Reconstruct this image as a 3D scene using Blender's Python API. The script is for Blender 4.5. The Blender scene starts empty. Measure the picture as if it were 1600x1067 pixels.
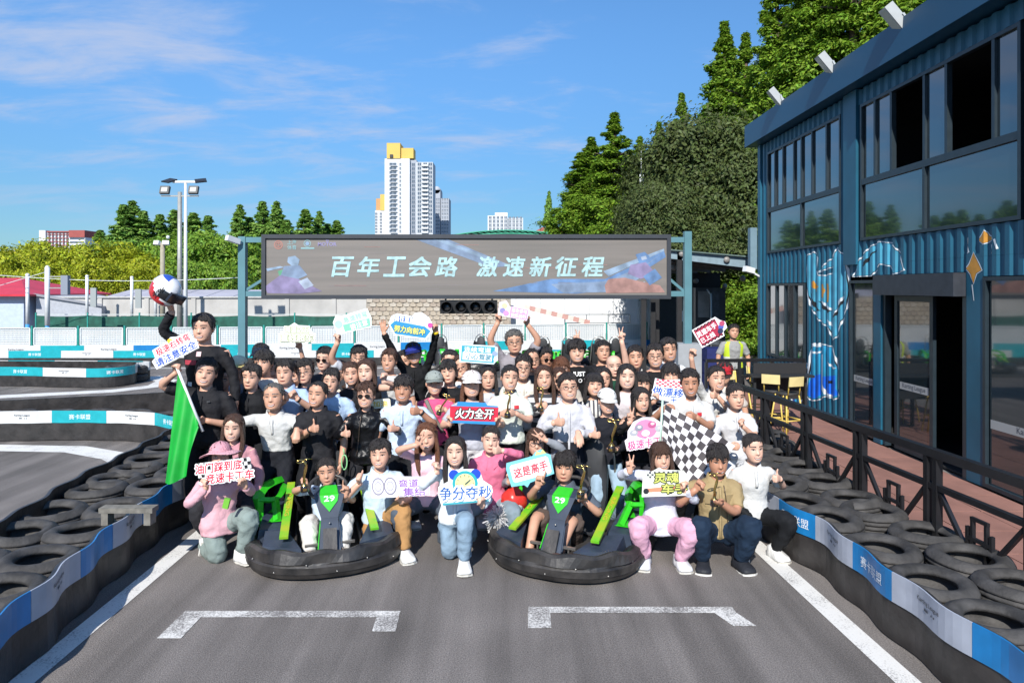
import bpy, bmesh, math, random
import numpy as np
from mathutils import Vector, Matrix, Euler
from mathutils.geometry import tessellate_polygon
rnd = random.Random(7)
S = bpy.context.scene
COL = S.collection
R = math.radians
# ---------------------------------------------------------------- camera, sky, sun, exposure
F, CX, CY, CH = 1067.0, 800.0, 450.0, 2.55      # focal length, principal column, horizon row (photo pixels), camera height (m)
cam = bpy.data.cameras.new('camera'); camo = bpy.data.objects.new('camera', cam); COL.objects.link(camo)
camo.location = (0, 0, CH); camo.rotation_euler = (R(90), 0, 0)
cam.sensor_width = 36; cam.lens = 36 * F / 1600; cam.shift_y = -(533.5 - CY) / 1600
cam.clip_start = 0.05; cam.clip_end = 3000
S.camera = camo
SUN_EL, SUN_AZ = 38.0, -13.0                     # elevation; azimuth of the sun behind the camera (negative: to the left)
W = bpy.data.worlds.new('World'); S.world = W; W.use_nodes = True
def build_world():
    nt = W.node_tree; N = nt.nodes; L = nt.links
    N.clear()
    out = N.new('ShaderNodeOutputWorld'); bg = N.new('ShaderNodeBackground'); L.new(bg.outputs[0], out.inputs[0])
    bg.inputs[1].default_value = 0.10
    sky = N.new('ShaderNodeTexSky'); sky.sky_type = 'NISHITA'; sky.sun_disc = False
    sky.sun_elevation = R(SUN_EL); sky.sun_rotation = R(180 + SUN_AZ)
    sky.air_density = 1.0; sky.dust_density = 0.15; sky.ozone_density = 3.5; sky.altitude = 0
    tc = N.new('ShaderNodeTexCoord')
    # project the view direction on a cloud layer: xy / (z + k)
    sep = N.new('ShaderNodeSeparateXYZ'); L.new(tc.outputs['Generated'], sep.inputs[0])
    def M(op, a, b=None, clamp=False):
        n = N.new('ShaderNodeMath'); n.operation = op; n.use_clamp = clamp
        for i, v in enumerate((a, b)):
            if v is None: continue
            if isinstance(v, (int, float)): n.inputs[i].default_value = v
            else: L.new(v, n.inputs[i])
        return n.outputs[0]
    zz = M('ADD', M('MAXIMUM', sep.outputs[2], 0.0), 0.14)
    cx_ = M('DIVIDE', sep.outputs[0], zz); cy_ = M('DIVIDE', sep.outputs[1], zz)
    comb = N.new('ShaderNodeCombineXYZ'); L.new(cx_, comb.inputs[0]); L.new(cy_, comb.inputs[1])
    mp = N.new('ShaderNodeMapping'); mp.inputs['Rotation'].default_value = (0, 0, R(-24)); mp.inputs['Scale'].default_value = (0.9, 1.7, 1)
    mp.inputs['Location'].default_value = (1.3, 0.2, 0)
    L.new(comb.outputs[0], mp.inputs[0])
    n1 = N.new('ShaderNodeTexNoise'); n1.inputs['Scale'].default_value = 2.1; n1.inputs['Detail'].default_value = 9; n1.inputs['Roughness'].default_value = 0.62; n1.inputs['Distortion'].default_value = 0.35
    L.new(mp.outputs[0], n1.inputs['Vector'])
    n2 = N.new('ShaderNodeTexNoise'); n2.inputs['Scale'].default_value = 0.55; n2.inputs['Detail'].default_value = 3
    L.new(comb.outputs[0], n2.inputs['Vector'])
    r1 = N.new('ShaderNodeMapRange'); r1.interpolation_type = 'SMOOTHSTEP'
    r1.inputs['From Min'].default_value = 0.50; r1.inputs['From Max'].default_value = 0.82
    # broad patches bias the cloud cover: thin veil over the left half of the sky, blue between
    bias = M('MULTIPLY', M('SUBTRACT', n2.outputs[0], 0.5), 0.55)
    west = M('MULTIPLY', M('MINIMUM', M('MAXIMUM', M('MULTIPLY', cx_, -0.16), -0.05), 0.12), 1.0)
    L.new(M('ADD', M('ADD', n1.outputs[0], bias), west), r1.inputs['Value'])
    fac = M('MULTIPLY', r1.outputs[0], 0.8)
    fade = N.new('ShaderNodeMapRange'); fade.inputs['From Min'].default_value = 0.03; fade.inputs['From Max'].default_value = 0.22
    L.new(sep.outputs[2], fade.inputs['Value'])
    fac = M('MULTIPLY', fac, fade.outputs[0])
    tint = N.new('ShaderNodeMixRGB'); tint.blend_type = 'MULTIPLY'; tint.inputs[0].default_value = 1.0
    tint.inputs[2].default_value = (0.58, 0.86, 1.04, 1)
    L.new(sky.outputs[0], tint.inputs[1])
    # the air near the horizon is a little deeper and the upper sky a little brighter than the model's
    el = N.new('ShaderNodeMapRange'); el.interpolation_type = 'SMOOTHSTEP'; el.inputs['From Max'].default_value = 0.42; el.inputs['To Min'].default_value = 0.54; el.inputs['To Max'].default_value = 1.18
    L.new(sep.outputs[2], el.inputs['Value'])
    gm = N.new('ShaderNodeMixRGB'); gm.blend_type = 'MULTIPLY'; gm.inputs[0].default_value = 1.0; L.new(tint.outputs[0], gm.inputs[1]); L.new(el.outputs[0], gm.inputs[2])
    mix = N.new('ShaderNodeMixRGB'); L.new(fac, mix.inputs[0]); L.new(gm.outputs[0], mix.inputs[1]); mix.inputs[2].default_value = (3.4, 3.95, 5.3, 1)
    L.new(mix.outputs[0], bg.inputs[0])
build_world()
sl = bpy.data.lights.new('sun', 'SUN'); so = bpy.data.objects.new('sun', sl); COL.objects.link(so)
sl.energy = 4.2; sl.angle = R(0.53); sl.color = (1.0, 0.955, 0.885)
_sd = Vector((math.sin(R(SUN_AZ)) * math.cos(R(SUN_EL)), -math.cos(R(SUN_AZ)) * math.cos(R(SUN_EL)), math.sin(R(SUN_EL))))
so.rotation_euler = _sd.to_track_quat('Z', 'Y').to_euler()
S.view_settings.view_transform = 'Standard'; S.view_settings.look = 'None'
S.view_settings.exposure = 0.62; S.view_settings.gamma = 1.0; S.view_settings.use_curve_mapping = False
S.render.engine = 'CYCLES'
S.cycles.max_bounces = 6; S.cycles.transparent_max_bounces = 8; S.cycles.use_denoising = True

# ---------------------------------------------------------------- coordinates
def at(px, py, d):
    return Vector(((px - CX) * d / F, d, CH + (CY - py) * d / F))
def gnd(px, py, z=0.0):
    d = F * (CH - z) / (py - CY)
    return Vector(((px - CX) * d / F, d, z))
def V(*a): return Vector(a)

# ---------------------------------------------------------------- materials
def lin(c):
    if isinstance(c, str):
        c = c.lstrip('#'); c = [int(c[i:i + 2], 16) / 255 for i in (0, 2, 4)]
        return tuple(((x + 0.055) / 1.055) ** 2.4 if x > 0.04045 else x / 12.92 for x in c)
    return tuple(c)
MATS = {}
def mat(name, color, rough=0.6, metal=0.0, var=0.0, vscale=8.0, bump=0.0, bscale=60.0, spec=0.5, island=0.0, color2=None, coat=0.0, detail=4, sheen=0.0, trans=0.0):
    if name in MATS: return MATS[name]
    m = bpy.data.materials.new(name); m.use_nodes = True
    nt = m.node_tree; N = nt.nodes; L = nt.links; b = N['Principled BSDF']
    c = lin(color)
    b.inputs['Base Color'].default_value = (*c, 1); b.inputs['Roughness'].default_value = rough; b.inputs['Metallic'].default_value = metal
    b.inputs['Specular IOR Level'].default_value = spec
    if coat: b.inputs['Coat Weight'].default_value = coat; b.inputs['Coat Roughness'].default_value = 0.08
    if sheen: b.inputs['Sheen Weight'].default_value = sheen
    tc = None
    def coords():
        nonlocal tc
        if tc is None: tc = N.new('ShaderNodeTexCoord')
        return tc.outputs['Object']
    src = None
    if var or color2 is not None:
        n = N.new('ShaderNodeTexNoise'); n.inputs['Scale'].default_value = vscale; n.inputs['Detail'].default_value = detail
        L.new(coords(), n.inputs['Vector'])
        r = N.new('ShaderNodeValToRGB'); r.color_ramp.elements[0].position = 0.32; r.color_ramp.elements[1].position = 0.68
        a = [max(0, x * (1 - var)) for x in c]; d = lin(color2) if color2 is not None else [min(1, x * (1 + var)) for x in c]
        r.color_ramp.elements[0].color = (*a, 1); r.color_ramp.elements[1].color = (*d, 1)
        L.new(n.outputs[0], r.inputs[0]); src = r.outputs[0]
    if island:
        g = N.new('ShaderNodeNewGeometry'); hs = N.new('ShaderNodeHueSaturation')
        if src is not None: L.new(src, hs.inputs['Color'])
        else: hs.inputs['Color'].default_value = (*c, 1)
        mr = N.new('ShaderNodeMapRange'); mr.inputs['To Min'].default_value = 1 - island; mr.inputs['To Max'].default_value = 1 + island
        L.new(g.outputs['Random Per Island'], mr.inputs['Value']); L.new(mr.outputs[0], hs.inputs['Value'])
        mh = N.new('ShaderNodeMapRange'); mh.inputs['To Min'].default_value = 0.48; mh.inputs['To Max'].default_value = 0.52
        mm = N.new('ShaderNodeMath'); mm.operation = 'FRACT'; mx = N.new('ShaderNodeMath'); mx.operation = 'MULTIPLY'; mx.inputs[1].default_value = 7.31
        L.new(g.outputs['Random Per Island'], mx.inputs[0]); L.new(mx.outputs[0], mm.inputs[0]); L.new(mm.outputs[0], mh.inputs['Value']); L.new(mh.outputs[0], hs.inputs['Hue'])
        src = hs.outputs[0]
    if src is not None: L.new(src, b.inputs['Base Color'])
    if bump:
        n = N.new('ShaderNodeTexNoise'); n.inputs['Scale'].default_value = bscale; n.inputs['Detail'].default_value = 5
        L.new(coords(), n.inputs['Vector'])
        bp = N.new('ShaderNodeBump'); bp.inputs['Strength'].default_value = bump; bp.inputs['Distance'].default_value = 0.02
        L.new(n.outputs[0], bp.inputs['Height']); L.new(bp.outputs[0], b.inputs['Normal'])
    if trans:
        tr = N.new('ShaderNodeBsdfTranslucent'); ms = N.new('ShaderNodeMixShader'); ms.inputs[0].default_value = trans
        if src is not None: L.new(src, tr.inputs[0])
        else: tr.inputs[0].default_value = (*c, 1)
        o = N['Material Output']; L.new(b.outputs[0], ms.inputs[1]); L.new(tr.outputs[0], ms.inputs[2]); L.new(ms.outputs[0], o.inputs[0])
    MATS[name] = m
    return m
def pm(hexc, rough=0.5, **k):        # a plain painted / printed colour
    return mat('paint_%s_%d' % (str(hexc).lstrip('#'), int(rough * 100)), hexc, rough, var=k.pop('var', 0.05), **k)

# ---------------------------------------------------------------- objects
def tag(o, label=None, cat=None, group=None, kind=None):
    if label: o['label'] = label
    if cat: o['category'] = cat
    if group: o['group'] = group
    if kind: o['kind'] = kind
    return o
def empty(name, loc=(0, 0, 0), rz=0.0, label=None, cat=None, group=None):
    o = bpy.data.objects.new(name, None); COL.objects.link(o); o.location = loc; o.rotation_euler = (0, 0, rz); o.empty_display_size = 0.1
    return tag(o, label, cat, group)
def link(name, me, parent=None):
    o = bpy.data.objects.new(name, me); COL.objects.link(o)
    if parent is not None: o.parent = parent
    return o
def copy_tree(o, parent=None):
    c = o.copy(); COL.objects.link(c)
    if parent is not None: c.parent = parent
    for ch in list(o.children): copy_tree(ch, c)
    return c
def frame_from(z, up=(0, 0, 1)):
    z = Vector(z).normalized(); u = Vector(up)
    if abs(z.dot(u)) > 0.98: u = Vector((0, 1, 0))
    x = u.cross(z).normalized(); y = z.cross(x)
    return x, y, z
class MB:
    def __init__(s): s.v = []; s.f = []; s.m = []; s.sm = []
    def add(s, vs, fs, mi=0, smooth=False):
        o = len(s.v); s.v.extend([tuple(p) for p in vs])
        for f in fs:
            s.f.append([i + o for i in f]); s.m.append(mi); s.sm.append(smooth)
        return s
    def hexa(s, p, mi=0):           # 8 corners: bottom 4 ccw, top 4 ccw
        return s.add(p, [(3, 2, 1, 0), (4, 5, 6, 7), (0, 1, 5, 4), (1, 2, 6, 5), (2, 3, 7, 6), (3, 0, 4, 7)], mi)
    def box(s, c, size, mi=0, rot=None):
        hx, hy, hz = [a / 2 for a in size]
        ps = [V(-hx, -hy, -hz), V(hx, -hy, -hz), V(hx, hy, -hz), V(-hx, hy, -hz), V(-hx, -hy, hz), V(hx, -hy, hz), V(hx, hy, hz), V(-hx, hy, hz)]
        if rot is not None: ps = [rot @ p for p in ps]
        return s.hexa([p + Vector(c) for p in ps], mi)
    def bb(s, a, b, mi=0):          # box from min to max corner
        return s.box([(x + y) / 2 for x, y in zip(a, b)], [abs(y - x) for x, y in zip(a, b)], mi)
    def bar(s, p0, p1, w, h=None, mi=0, up=(0, 0, 1)):
        h = h or w; p0 = Vector(p0); p1 = Vector(p1); x, y, z = frame_from(p1 - p0, up)
        q = []
        for p in (p0, p1):
            q += [p + x * sx * w / 2 + y * sy * h / 2 for sx, sy in ((-1, -1), (1, -1), (1, 1), (-1, 1))]
        return s.hexa(q, mi)
    def tube(s, pts, rad, n=8, mi=0, smooth=True, flat=1.0, up=(0, 0, 1), cap=True, closed=False):
        pts = [Vector(p) for p in pts]
        if not hasattr(rad, '__len__'): rad = [rad] * len(pts)
        vs = []; K = len(pts); px = None
        for i, p in enumerate(pts):
            t = (pts[(i + 1) % K] - pts[i - 1]) if closed else (pts[min(i + 1, K - 1)] - pts[max(i - 1, 0)])
            if t.length < 1e-9: t = Vector((0, 0, 1))
            t.normalize()
            if px is None: x, y, _ = frame_from(t, up)
            else:
                x = px - t * px.dot(t); x.normalize(); y = t.cross(x)
            px = x
            r = rad[i]; a, b = r if hasattr(r, '__len__') else (r, r * flat)
            for k in range(n):
                an = 2 * math.pi * k / n
                vs.append(p + x * math.cos(an) * a + y * math.sin(an) * b)
        fs = []
        for i in range(K if closed else K - 1):
            j = (i + 1) % K
            for k in range(n): fs.append((i * n + k, i * n + (k + 1) % n, j * n + (k + 1) % n, j * n + k))
        if cap and not closed: fs.append(tuple(range(n - 1, -1, -1))); fs.append(tuple((K - 1) * n + k for k in range(n)))
        return s.add(vs, fs, mi, smooth)
    def lathe(s, prof, n=24, c=(0, 0, 0), mi=0, smooth=True, axis=None, closed=False):
        c = Vector(c); vs = []; K = len(prof)
        if axis is not None: ax, ay, az = frame_from(axis)
        else: ax, ay, az = V(1, 0, 0), V(0, 1, 0), V(0, 0, 1)
        for r, z in prof:
            for k in range(n):
                a = 2 * math.pi * k / n; vs.append(c + ax * r * math.cos(a) + ay * r * math.sin(a) + az * z)
        fs = []
        for i in range(K if closed else K - 1):
            j = (i + 1) % K
            for k in range(n): fs.append((i * n + k, i * n + (k + 1) % n, j * n + (k + 1) % n, j * n + k))
        if not closed:
            if prof[0][0] > 1e-6: fs.append(tuple(range(n - 1, -1, -1)))
            if prof[-1][0] > 1e-6: fs.append(tuple((K - 1) * n + k for k in range(n)))
        return s.add(vs, fs, mi, smooth)
    def ball(s, c, r, n=12, m=8, mi=0):
        rx, ry, rz = r if hasattr(r, '__len__') else (r, r, r); c = Vector(c); vs = []
        for i in range(m + 1):
            t = math.pi * i / m
            for k in range(n):
                a = 2 * math.pi * k / n
                vs.append(c + V(rx * math.sin(t) * math.cos(a), ry * math.sin(t) * math.sin(a), -rz * math.cos(t)))
        fs = [(i * n + k, i * n + (k + 1) % n, (i + 1) * n + (k + 1) % n, (i + 1) * n + k) for i in range(m) for k in range(n)]
        return s.add(vs, fs, mi, True)
    def prism(s, poly, t, fr=None, mi=0, mi_side=None):
        """a 2-D polygon (x, z) given thickness t along +y (front face at y = 0, looking at -y); fr maps local to world"""
        n = len(poly); tri = tessellate_polygon([[Vector((p[0], p[1], 0)) for p in poly]])
        area = sum(poly[i - 1][0] * poly[i][1] - poly[i][0] * poly[i - 1][1] for i in range(n))
        pts = [V(p[0], 0, p[1]) for p in poly] + [V(p[0], t, p[1]) for p in poly]
        if fr is not None: pts = [fr @ p for p in pts]
        def ccw(f):
            a, b, c = [poly[i] for i in f]
            return f if (b[0] - a[0]) * (c[1] - a[1]) - (b[1] - a[1]) * (c[0] - a[0]) > 0 else (f[0], f[2], f[1])
        ff = [ccw(f) for f in tri]
        s.add(pts, ff, mi); o = len(s.v) - 2 * n
        for f in ff: s.f.append([o + n + i for i in (f[2], f[1], f[0])]); s.m.append(mi); s.sm.append(False)
        ms = mi if mi_side is None else mi_side
        for i in range(n):
            j = (i + 1) % n
            q = (o + i, o + n + i, o + n + j, o + j) if area > 0 else (o + j, o + n + j, o + n + i, o + i)
            s.f.append(list(q)); s.m.append(ms); s.sm.append(False)
        return s
    def mesh(s, name, mats, off=None):
        me = bpy.data.meshes.new(name)
        vs = s.v if off is None else [(p[0] - off[0], p[1] - off[1], p[2] - off[2]) for p in s.v]
        me.from_pydata(vs, [], s.f)
        for m in (mats if isinstance(mats, (list, tuple)) else [mats]): me.materials.append(m)
        me.polygons.foreach_set('material_index', s.m); me.polygons.foreach_set('use_smooth', s.sm); me.update()
        return me
    def build(s, name, mats, parent=None, off=None, label=None, cat=None, group=None, kind=None):
        if off is None and parent is not None and parent.get('_abs'): off = parent.matrix_basis.translation if False else parent['_abs']
        o = link(name, s.mesh(name, mats, off), parent)
        return tag(o, label, cat, group, kind)
def athing(name, loc, label, cat, group=None):
    """an Empty at loc whose parts are given in world coordinates"""
    o = empty(name, loc, 0, label, cat, group); o['_abs'] = tuple(loc); return o
def single(name, mb, mats, label, cat, group=None, kind=None, loc=(0, 0, 0)):
    """a thing that is one mesh; world coordinates, origin moved to loc"""
    o = mb.build(name, mats, None, loc, label, cat, group, kind); o.location = loc; return o

# ---------------------------------------------------------------- lettering
_TXT = {}
def text_geo(s, bold=0.0, shear=0.0):
    """(verts 2-D array with em = 1, faces) of a filled string, centred on its own box; cached"""
    key = (s, bold, shear)
    if key in _TXT: return _TXT[key]
    c = bpy.data.curves.new('lettering', 'FONT'); c.body = s; c.offset = bold; c.shear = shear; c.resolution_u = 2; c.align_x = 'CENTER'
    o = bpy.data.objects.new('lettering', c); COL.objects.link(o)
    dg = bpy.context.evaluated_depsgraph_get(); dg.update()
    me = bpy.data.meshes.new_from_object(o.evaluated_get(dg))
    vs = np.array([v.co[:2] for v in me.vertices]) if len(me.vertices) else np.zeros((0, 2))
    fs = [tuple(p.vertices) for p in me.polygons]
    if len(vs):
        lo, hi = vs.min(0), vs.max(0); vs = vs - (lo + hi) / 2; size = hi - lo
    else: size = (0, 0)
    bpy.data.objects.remove(o); bpy.data.curves.remove(c); bpy.data.meshes.remove(me)
    _TXT[key] = (vs, fs, size)
    return _TXT[key]
def lettering(mb, s, fn, w=None, h=None, mi=0, bold=0.0, shear=0.0, cx=0, cy=0):
    """string s scaled to width w (and height h), each vertex placed by fn(u, v)"""
    vs, fs, size = text_geo(s, bold, shear)
    if not len(vs): return
    kx = w / size[0] if w else None; ky = h / size[1] if h else None
    kx = kx or ky; ky = ky or kx
    mb.add([fn(cx + p[0] * kx, cy + p[1] * ky) for p in vs], fs, mi)
def lettering2(mb, s, fn, w=None, h=None, mi=0, bold=0.0, shear=0.0, cx=0, cy=0, lift=0.0, outline=0.0):
    """thickened lettering: shifted copies of the same string, each a hair above the other; fn(u, v, lift)"""
    vs, fs, size = text_geo(s, 0.0, shear)
    if not len(vs): return lift
    kx = w / size[0] if w else None; ky = h / size[1] if h else None
    kx = kx or ky; ky = ky or kx
    n = 10 if outline else 4; r = (outline or bold) * size[1] * ky
    for i in range(n):
        a = 2 * math.pi * (i + .5) / n; dx, dy = r * math.cos(a), r * math.sin(a); l = lift + i * .00012
        mb.add([fn(cx + p[0] * kx + dx, cy + p[1] * ky + dy, l) for p in vs], fs, mi)
    return lift + n * .00012
def smooth_path(pts, step=0.08, closed=False):
    P = [Vector(p) for p in pts]; n = len(P); out = []
    rng = range(n if closed else n - 1)
    for i in rng:
        p0 = P[i - 1] if (closed or i > 0) else P[0] * 2 - P[1]
        p1, p2 = P[i], P[(i + 1) % n]
        p3 = P[(i + 2) % n] if (closed or i + 2 < n) else P[-1] * 2 - P[-2]
        k = max(2, int((p2 - p1).length / step))
        for j in range(k):
            t = j / k
            out.append(0.5 * ((2 * p1) + (p2 - p0) * t + (2 * p0 - 5 * p1 + 4 * p2 - p3) * t * t + (3 * p1 - p0 - 3 * p2 + p3) * t ** 3))
    if not closed: out.append(P[-1])
    return out
# ================================================================ ground and paint
def ground_materials():
    m = mat('asphalt', (0.178, 0.161, 0.150), 0.86, var=0.16, vscale=0.9, bump=0.55, bscale=150, detail=8, spec=0.35)
    nt = m.node_tree; N = nt.nodes; L = nt.links; b = N['Principled BSDF']
    src = b.inputs['Base Color'].links[0].from_socket; tc = [n for n in N if n.type == 'TEX_COORD'][0].outputs['Object']
    n = N.new('ShaderNodeTexNoise'); n.inputs['Scale'].default_value = 95; n.inputs['Detail'].default_value = 3; L.new(tc, n.inputs['Vector'])
    r = N.new('ShaderNodeMapRange'); r.inputs['From Min'].default_value = 0.3; r.inputs['From Max'].default_value = 0.7; r.inputs['To Min'].default_value = 0.62; r.inputs['To Max'].default_value = 1.38
    L.new(n.outputs[0], r.inputs['Value'])
    mp = N.new('ShaderNodeMapping'); mp.inputs['Scale'].default_value = (2.1, 0.12, 1); mp.inputs['Rotation'].default_value = (0, 0, R(6)); L.new(tc, mp.inputs[0])
    n2 = N.new('ShaderNodeTexNoise'); n2.inputs['Scale'].default_value = 1.5; n2.inputs['Detail'].default_value = 6; L.new(mp.outputs[0], n2.inputs['Vector'])
    r2 = N.new('ShaderNodeMapRange'); r2.inputs['From Min'].default_value = 0.35; r2.inputs['From Max'].default_value = 0.65; r2.inputs['To Min'].default_value = 0.68; r2.inputs['To Max'].default_value = 1.18
    L.new(n2.outputs[0], r2.inputs['Value'])
    mu = N.new('ShaderNodeMath'); mu.operation = 'MULTIPLY'; L.new(r.outputs[0], mu.inputs[0]); L.new(r2.outputs[0], mu.inputs[1])
    hs = N.new('ShaderNodeHueSaturation'); L.new(src, hs.inputs['Color']); L.new(mu.outputs[0], hs.inputs['Value']); L.new(hs.outputs[0], b.inputs['Base Color'])
    # worn road paint: white that gives way to the asphalt below in specks
    p = bpy.data.materials.new('road_paint'); p.use_nodes = True; nt = p.node_tree; N = nt.nodes; L = nt.links; b = N['Principled BSDF']
    tc = N.new('ShaderNodeTexCoord').outputs['Object']
    n = N.new('ShaderNodeTexNoise'); n.inputs['Scale'].default_value = 70; n.inputs['Detail'].default_value = 6; n.inputs['Roughness'].default_value = 0.7; L.new(tc, n.inputs['Vector'])
    n2 = N.new('ShaderNodeTexNoise'); n2.inputs['Scale'].default_value = 3.5; n2.inputs['Detail'].default_value = 3; L.new(tc, n2.inputs['Vector'])
    ad = N.new('ShaderNodeMath'); ad.operation = 'MULTIPLY_ADD'; L.new(n2.outputs[0], ad.inputs[0]); ad.inputs[1].default_value = 0.55; L.new(n.outputs[0], ad.inputs[2])
    r = N.new('ShaderNodeValToRGB'); r.color_ramp.elements[0].position = 0.68; r.color_ramp.elements[1].position = 0.90
    r.color_ramp.elements[0].color = (0.17, 0.16, 0.155, 1); r.color_ramp.elements[1].color = (0.66, 0.65, 0.62, 1); L.new(ad.outputs[0], r.inputs[0])
    L.new(r.outputs[0], b.inputs['Base Color']); b.inputs['Roughness'].default_value = 0.8
    MATS['road_paint'] = p
    q = p.copy(); q.name = 'road_paint_fresh'; q.node_tree.nodes['Color Ramp'].color_ramp.elements[0].position = 0.52; q.node_tree.nodes['Color Ramp'].color_ramp.elements[1].position = 0.74
    MATS['road_paint_fresh'] = q
ground_materials()
def sheet(name, poly, z, m, kind='structure'):
    mb = MB(); tri = tessellate_polygon([[Vector((p[0], p[1], 0)) for p in poly]])
    fs = []
    for f in tri:
        a, b, c = [poly[i] for i in f]
        fs.append(f if (b[0] - a[0]) * (c[1] - a[1]) - (b[1] - a[1]) * (c[0] - a[0]) > 0 else (f[0], f[2], f[1]))
    mb.add([(p[0], p[1], z) for p in poly], fs)
    return mb.build(name, m, kind=kind)
sheet('ground', [(-900, -60), (900, -60), (900, 1600), (-900, 1600)], 0.0, MATS['asphalt'])
def strip(name, pts, w, z, m):
    P = [Vector((p[0], p[1], 0)) for p in pts]; mb = MB(); vs = []
    for i, p in enumerate(P):
        t = P[min(i + 1, len(P) - 1)] - P[max(i - 1, 0)]; t.normalize(); n = V(t.y, -t.x, 0)
        vs += [(p.x - n.x * w / 2, p.y - n.y * w / 2, z), (p.x + n.x * w / 2, p.y + n.y * w / 2, z)]
    mb.add(vs, [(2 * i, 2 * i + 1, 2 * i + 3, 2 * i + 2) for i in range(len(P) - 1)])
    return mb.build(name, m, kind='structure')
strip('track_edge_line', [(-3.10, 2.5), (-3.17, 4.44), (-3.22, 6.8), (-3.3, 9.5)], 0.17, 0.004, MATS['road_paint_fresh'])
strip('track_edge_line', [(2.62, 2.5), (2.56, 4.43), (2.42, 6.89), (2.36, 9.5)], 0.17, 0.004, MATS['road_paint_fresh'])
for a in ([(-2.58, 4.97), (-2.58, 5.34), (-0.88, 5.34), (-0.87, 5.07)], [(0.125, 5.12), (0.13, 5.41), (1.76, 5.41), (1.84, 5.15)]):
    (x0, y0), (x1, y1), (x2, y2), (x3, y3) = a
    w = 0.052
    sheet('grid_box_line', [(x1, y1 - w), (x2, y2 - w), (x2, y2 + w), (x1, y1 + w)], 0.004, MATS['road_paint'])
    for (ax, ay), (bx, by), sg in (((x0, y0), (x1, y1 - w - 0.002), 1), ((x3, y3), (x2, y2 - w - 0.002), -1)):
        sheet('grid_box_line', [(ax - 0.005, ay), (ax + sg * 0.17, ay), (bx + sg * 0.17, by), (bx - 0.005, by)] if sg > 0 else [(ax - 0.17, ay), (ax + 0.005, ay), (bx + 0.005, by), (bx - 0.17, by)], 0.004, MATS['road_paint'])
# the terracotta terrace in front of the container building, laid in slabs
TERR = mat('terracotta_paving', (0.25, 0.125, 0.10), 0.8, var=0.14, vscale=2.5, bump=0.3, bscale=80)
sheet('terrace', [(3.95, 1.0), (5.93, 1.0), (5.93, 17.0), (3.3, 17.0), (3.3, 10.5)], 0.03, mat('terrace_joint', (0.2, 0.1, 0.075), 0.9, var=0.1))
def terrace_slabs():
    root = empty('terrace_paving', (0, 0, 0)); root['kind'] = 'structure'
    y = 4.6; k = 0
    while y < 16.6:
        x = 4.02 if y < 10.2 else 3.4
        while x < 5.8:
            x1 = min(x + 0.62, 5.9)
            mb = MB().bb((x + 0.006, y + 0.006, 0.031), (x1 - 0.006, y + 0.60, 0.046 + rnd.uniform(0, 0.003)))
            mb.build('slab', TERR, root); x = x1 + 0.002
        y += 0.612
terrace_slabs()
# white run-off paint by the far island and by the near turquoise wall
strip('kerb_paint', [(-16, 15.0), (-13, 15.6), (-11.2, 16.35), (-9.9, 16.9), (-9.25, 17.8), (-9.5, 18.8), (-10.4, 19.6)], 0.55, 0.004, MATS['road_paint_fresh'])
strip('kerb_paint', [(-14, 10.75), (-8.5, 10.92), (-6.9, 10.8), (-6.0, 10.35), (-5.3, 9.7)], 0.42, 0.004, MATS['road_paint_fresh'])
strip('kerb_paint', [(-22, 21.6), (-8, 21.7), (2, 21.9)], 0.14, 0.004, MATS['road_paint_fresh'])
strip('kerb_paint', [(-12, 14.5), (-8.5, 15.5), (-6.2, 17.5), (-4, 19.5)], 0.14, 0.004, MATS['road_paint_fresh'])

# ================================================================ barriers of tyres wrapped in belting
RUB = mat('belt_rubber', (0.030, 0.027, 0.026), 0.42, var=0.45, vscale=5, bump=0.5, bscale=9, spec=0.5, detail=8)
TYRE = mat('tyre_rubber', (0.043, 0.041, 0.040), 0.75, var=0.5, vscale=7, bump=0.3, bscale=40, detail=7)
B_BLUE = mat('banner_blue', (0.012, 0.18, 0.45), 0.35, var=0.12, vscale=6)
B_PALE = mat('banner_pale', (0.36, 0.39, 0.46), 0.4, var=0.10, vscale=6)
B_TURQ = mat('banner_turquoise', (0.014, 0.34, 0.39), 0.35, var=0.1, vscale=6)
B_WHITE = mat('banner_white', (0.58, 0.59, 0.59), 0.4, var=0.07, vscale=6)
INKW = mat('ink_white', (0.8, 0.85, 0.88), 0.5); INKK = mat('ink_dark', (0.06, 0.07, 0.09), 0.5)
def arc_table(P):
    s = [0.0]
    for a, b in zip(P, P[1:]): s.append(s[-1] + (b - a).length)
    return s
class Path:
    def __init__(q, pts, wave=0.0, period=0.62, flip=False, ph=0.0):
        P = smooth_path([(x, y, 0) for x, y in pts], 0.06); s = arc_table(P); out = []
        for i, p in enumerate(P):
            t = P[min(i + 1, len(P) - 1)] - P[max(i - 1, 0)]; t.normalize(); n = V(t.y, -t.x, 0)
            if flip: n = -n
            out.append(p + n * wave * (math.sin(2 * math.pi * s[i] / period + ph) + 0.5 * math.sin(2 * math.pi * s[i] / (period * 2.7) + 1)))
        q.P = out; q.s = arc_table(out); q.len = q.s[-1]; q.flip = flip
    def at(q, u):
        u = min(max(u, 0), q.len - 1e-6)
        lo, hi = 0, len(q.s) - 1
        while hi - lo > 1:
            m = (lo + hi) // 2
            if q.s[m] <= u: lo = m
            else: hi = m
        t = q.P[hi] - q.P[lo]; k = (u - q.s[lo]) / max(1e-9, q.s[hi] - q.s[lo]); d = t.normalized(); n = V(d.y, -d.x, 0)
        return q.P[lo] + t * k, (-n if q.flip else n), d
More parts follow.
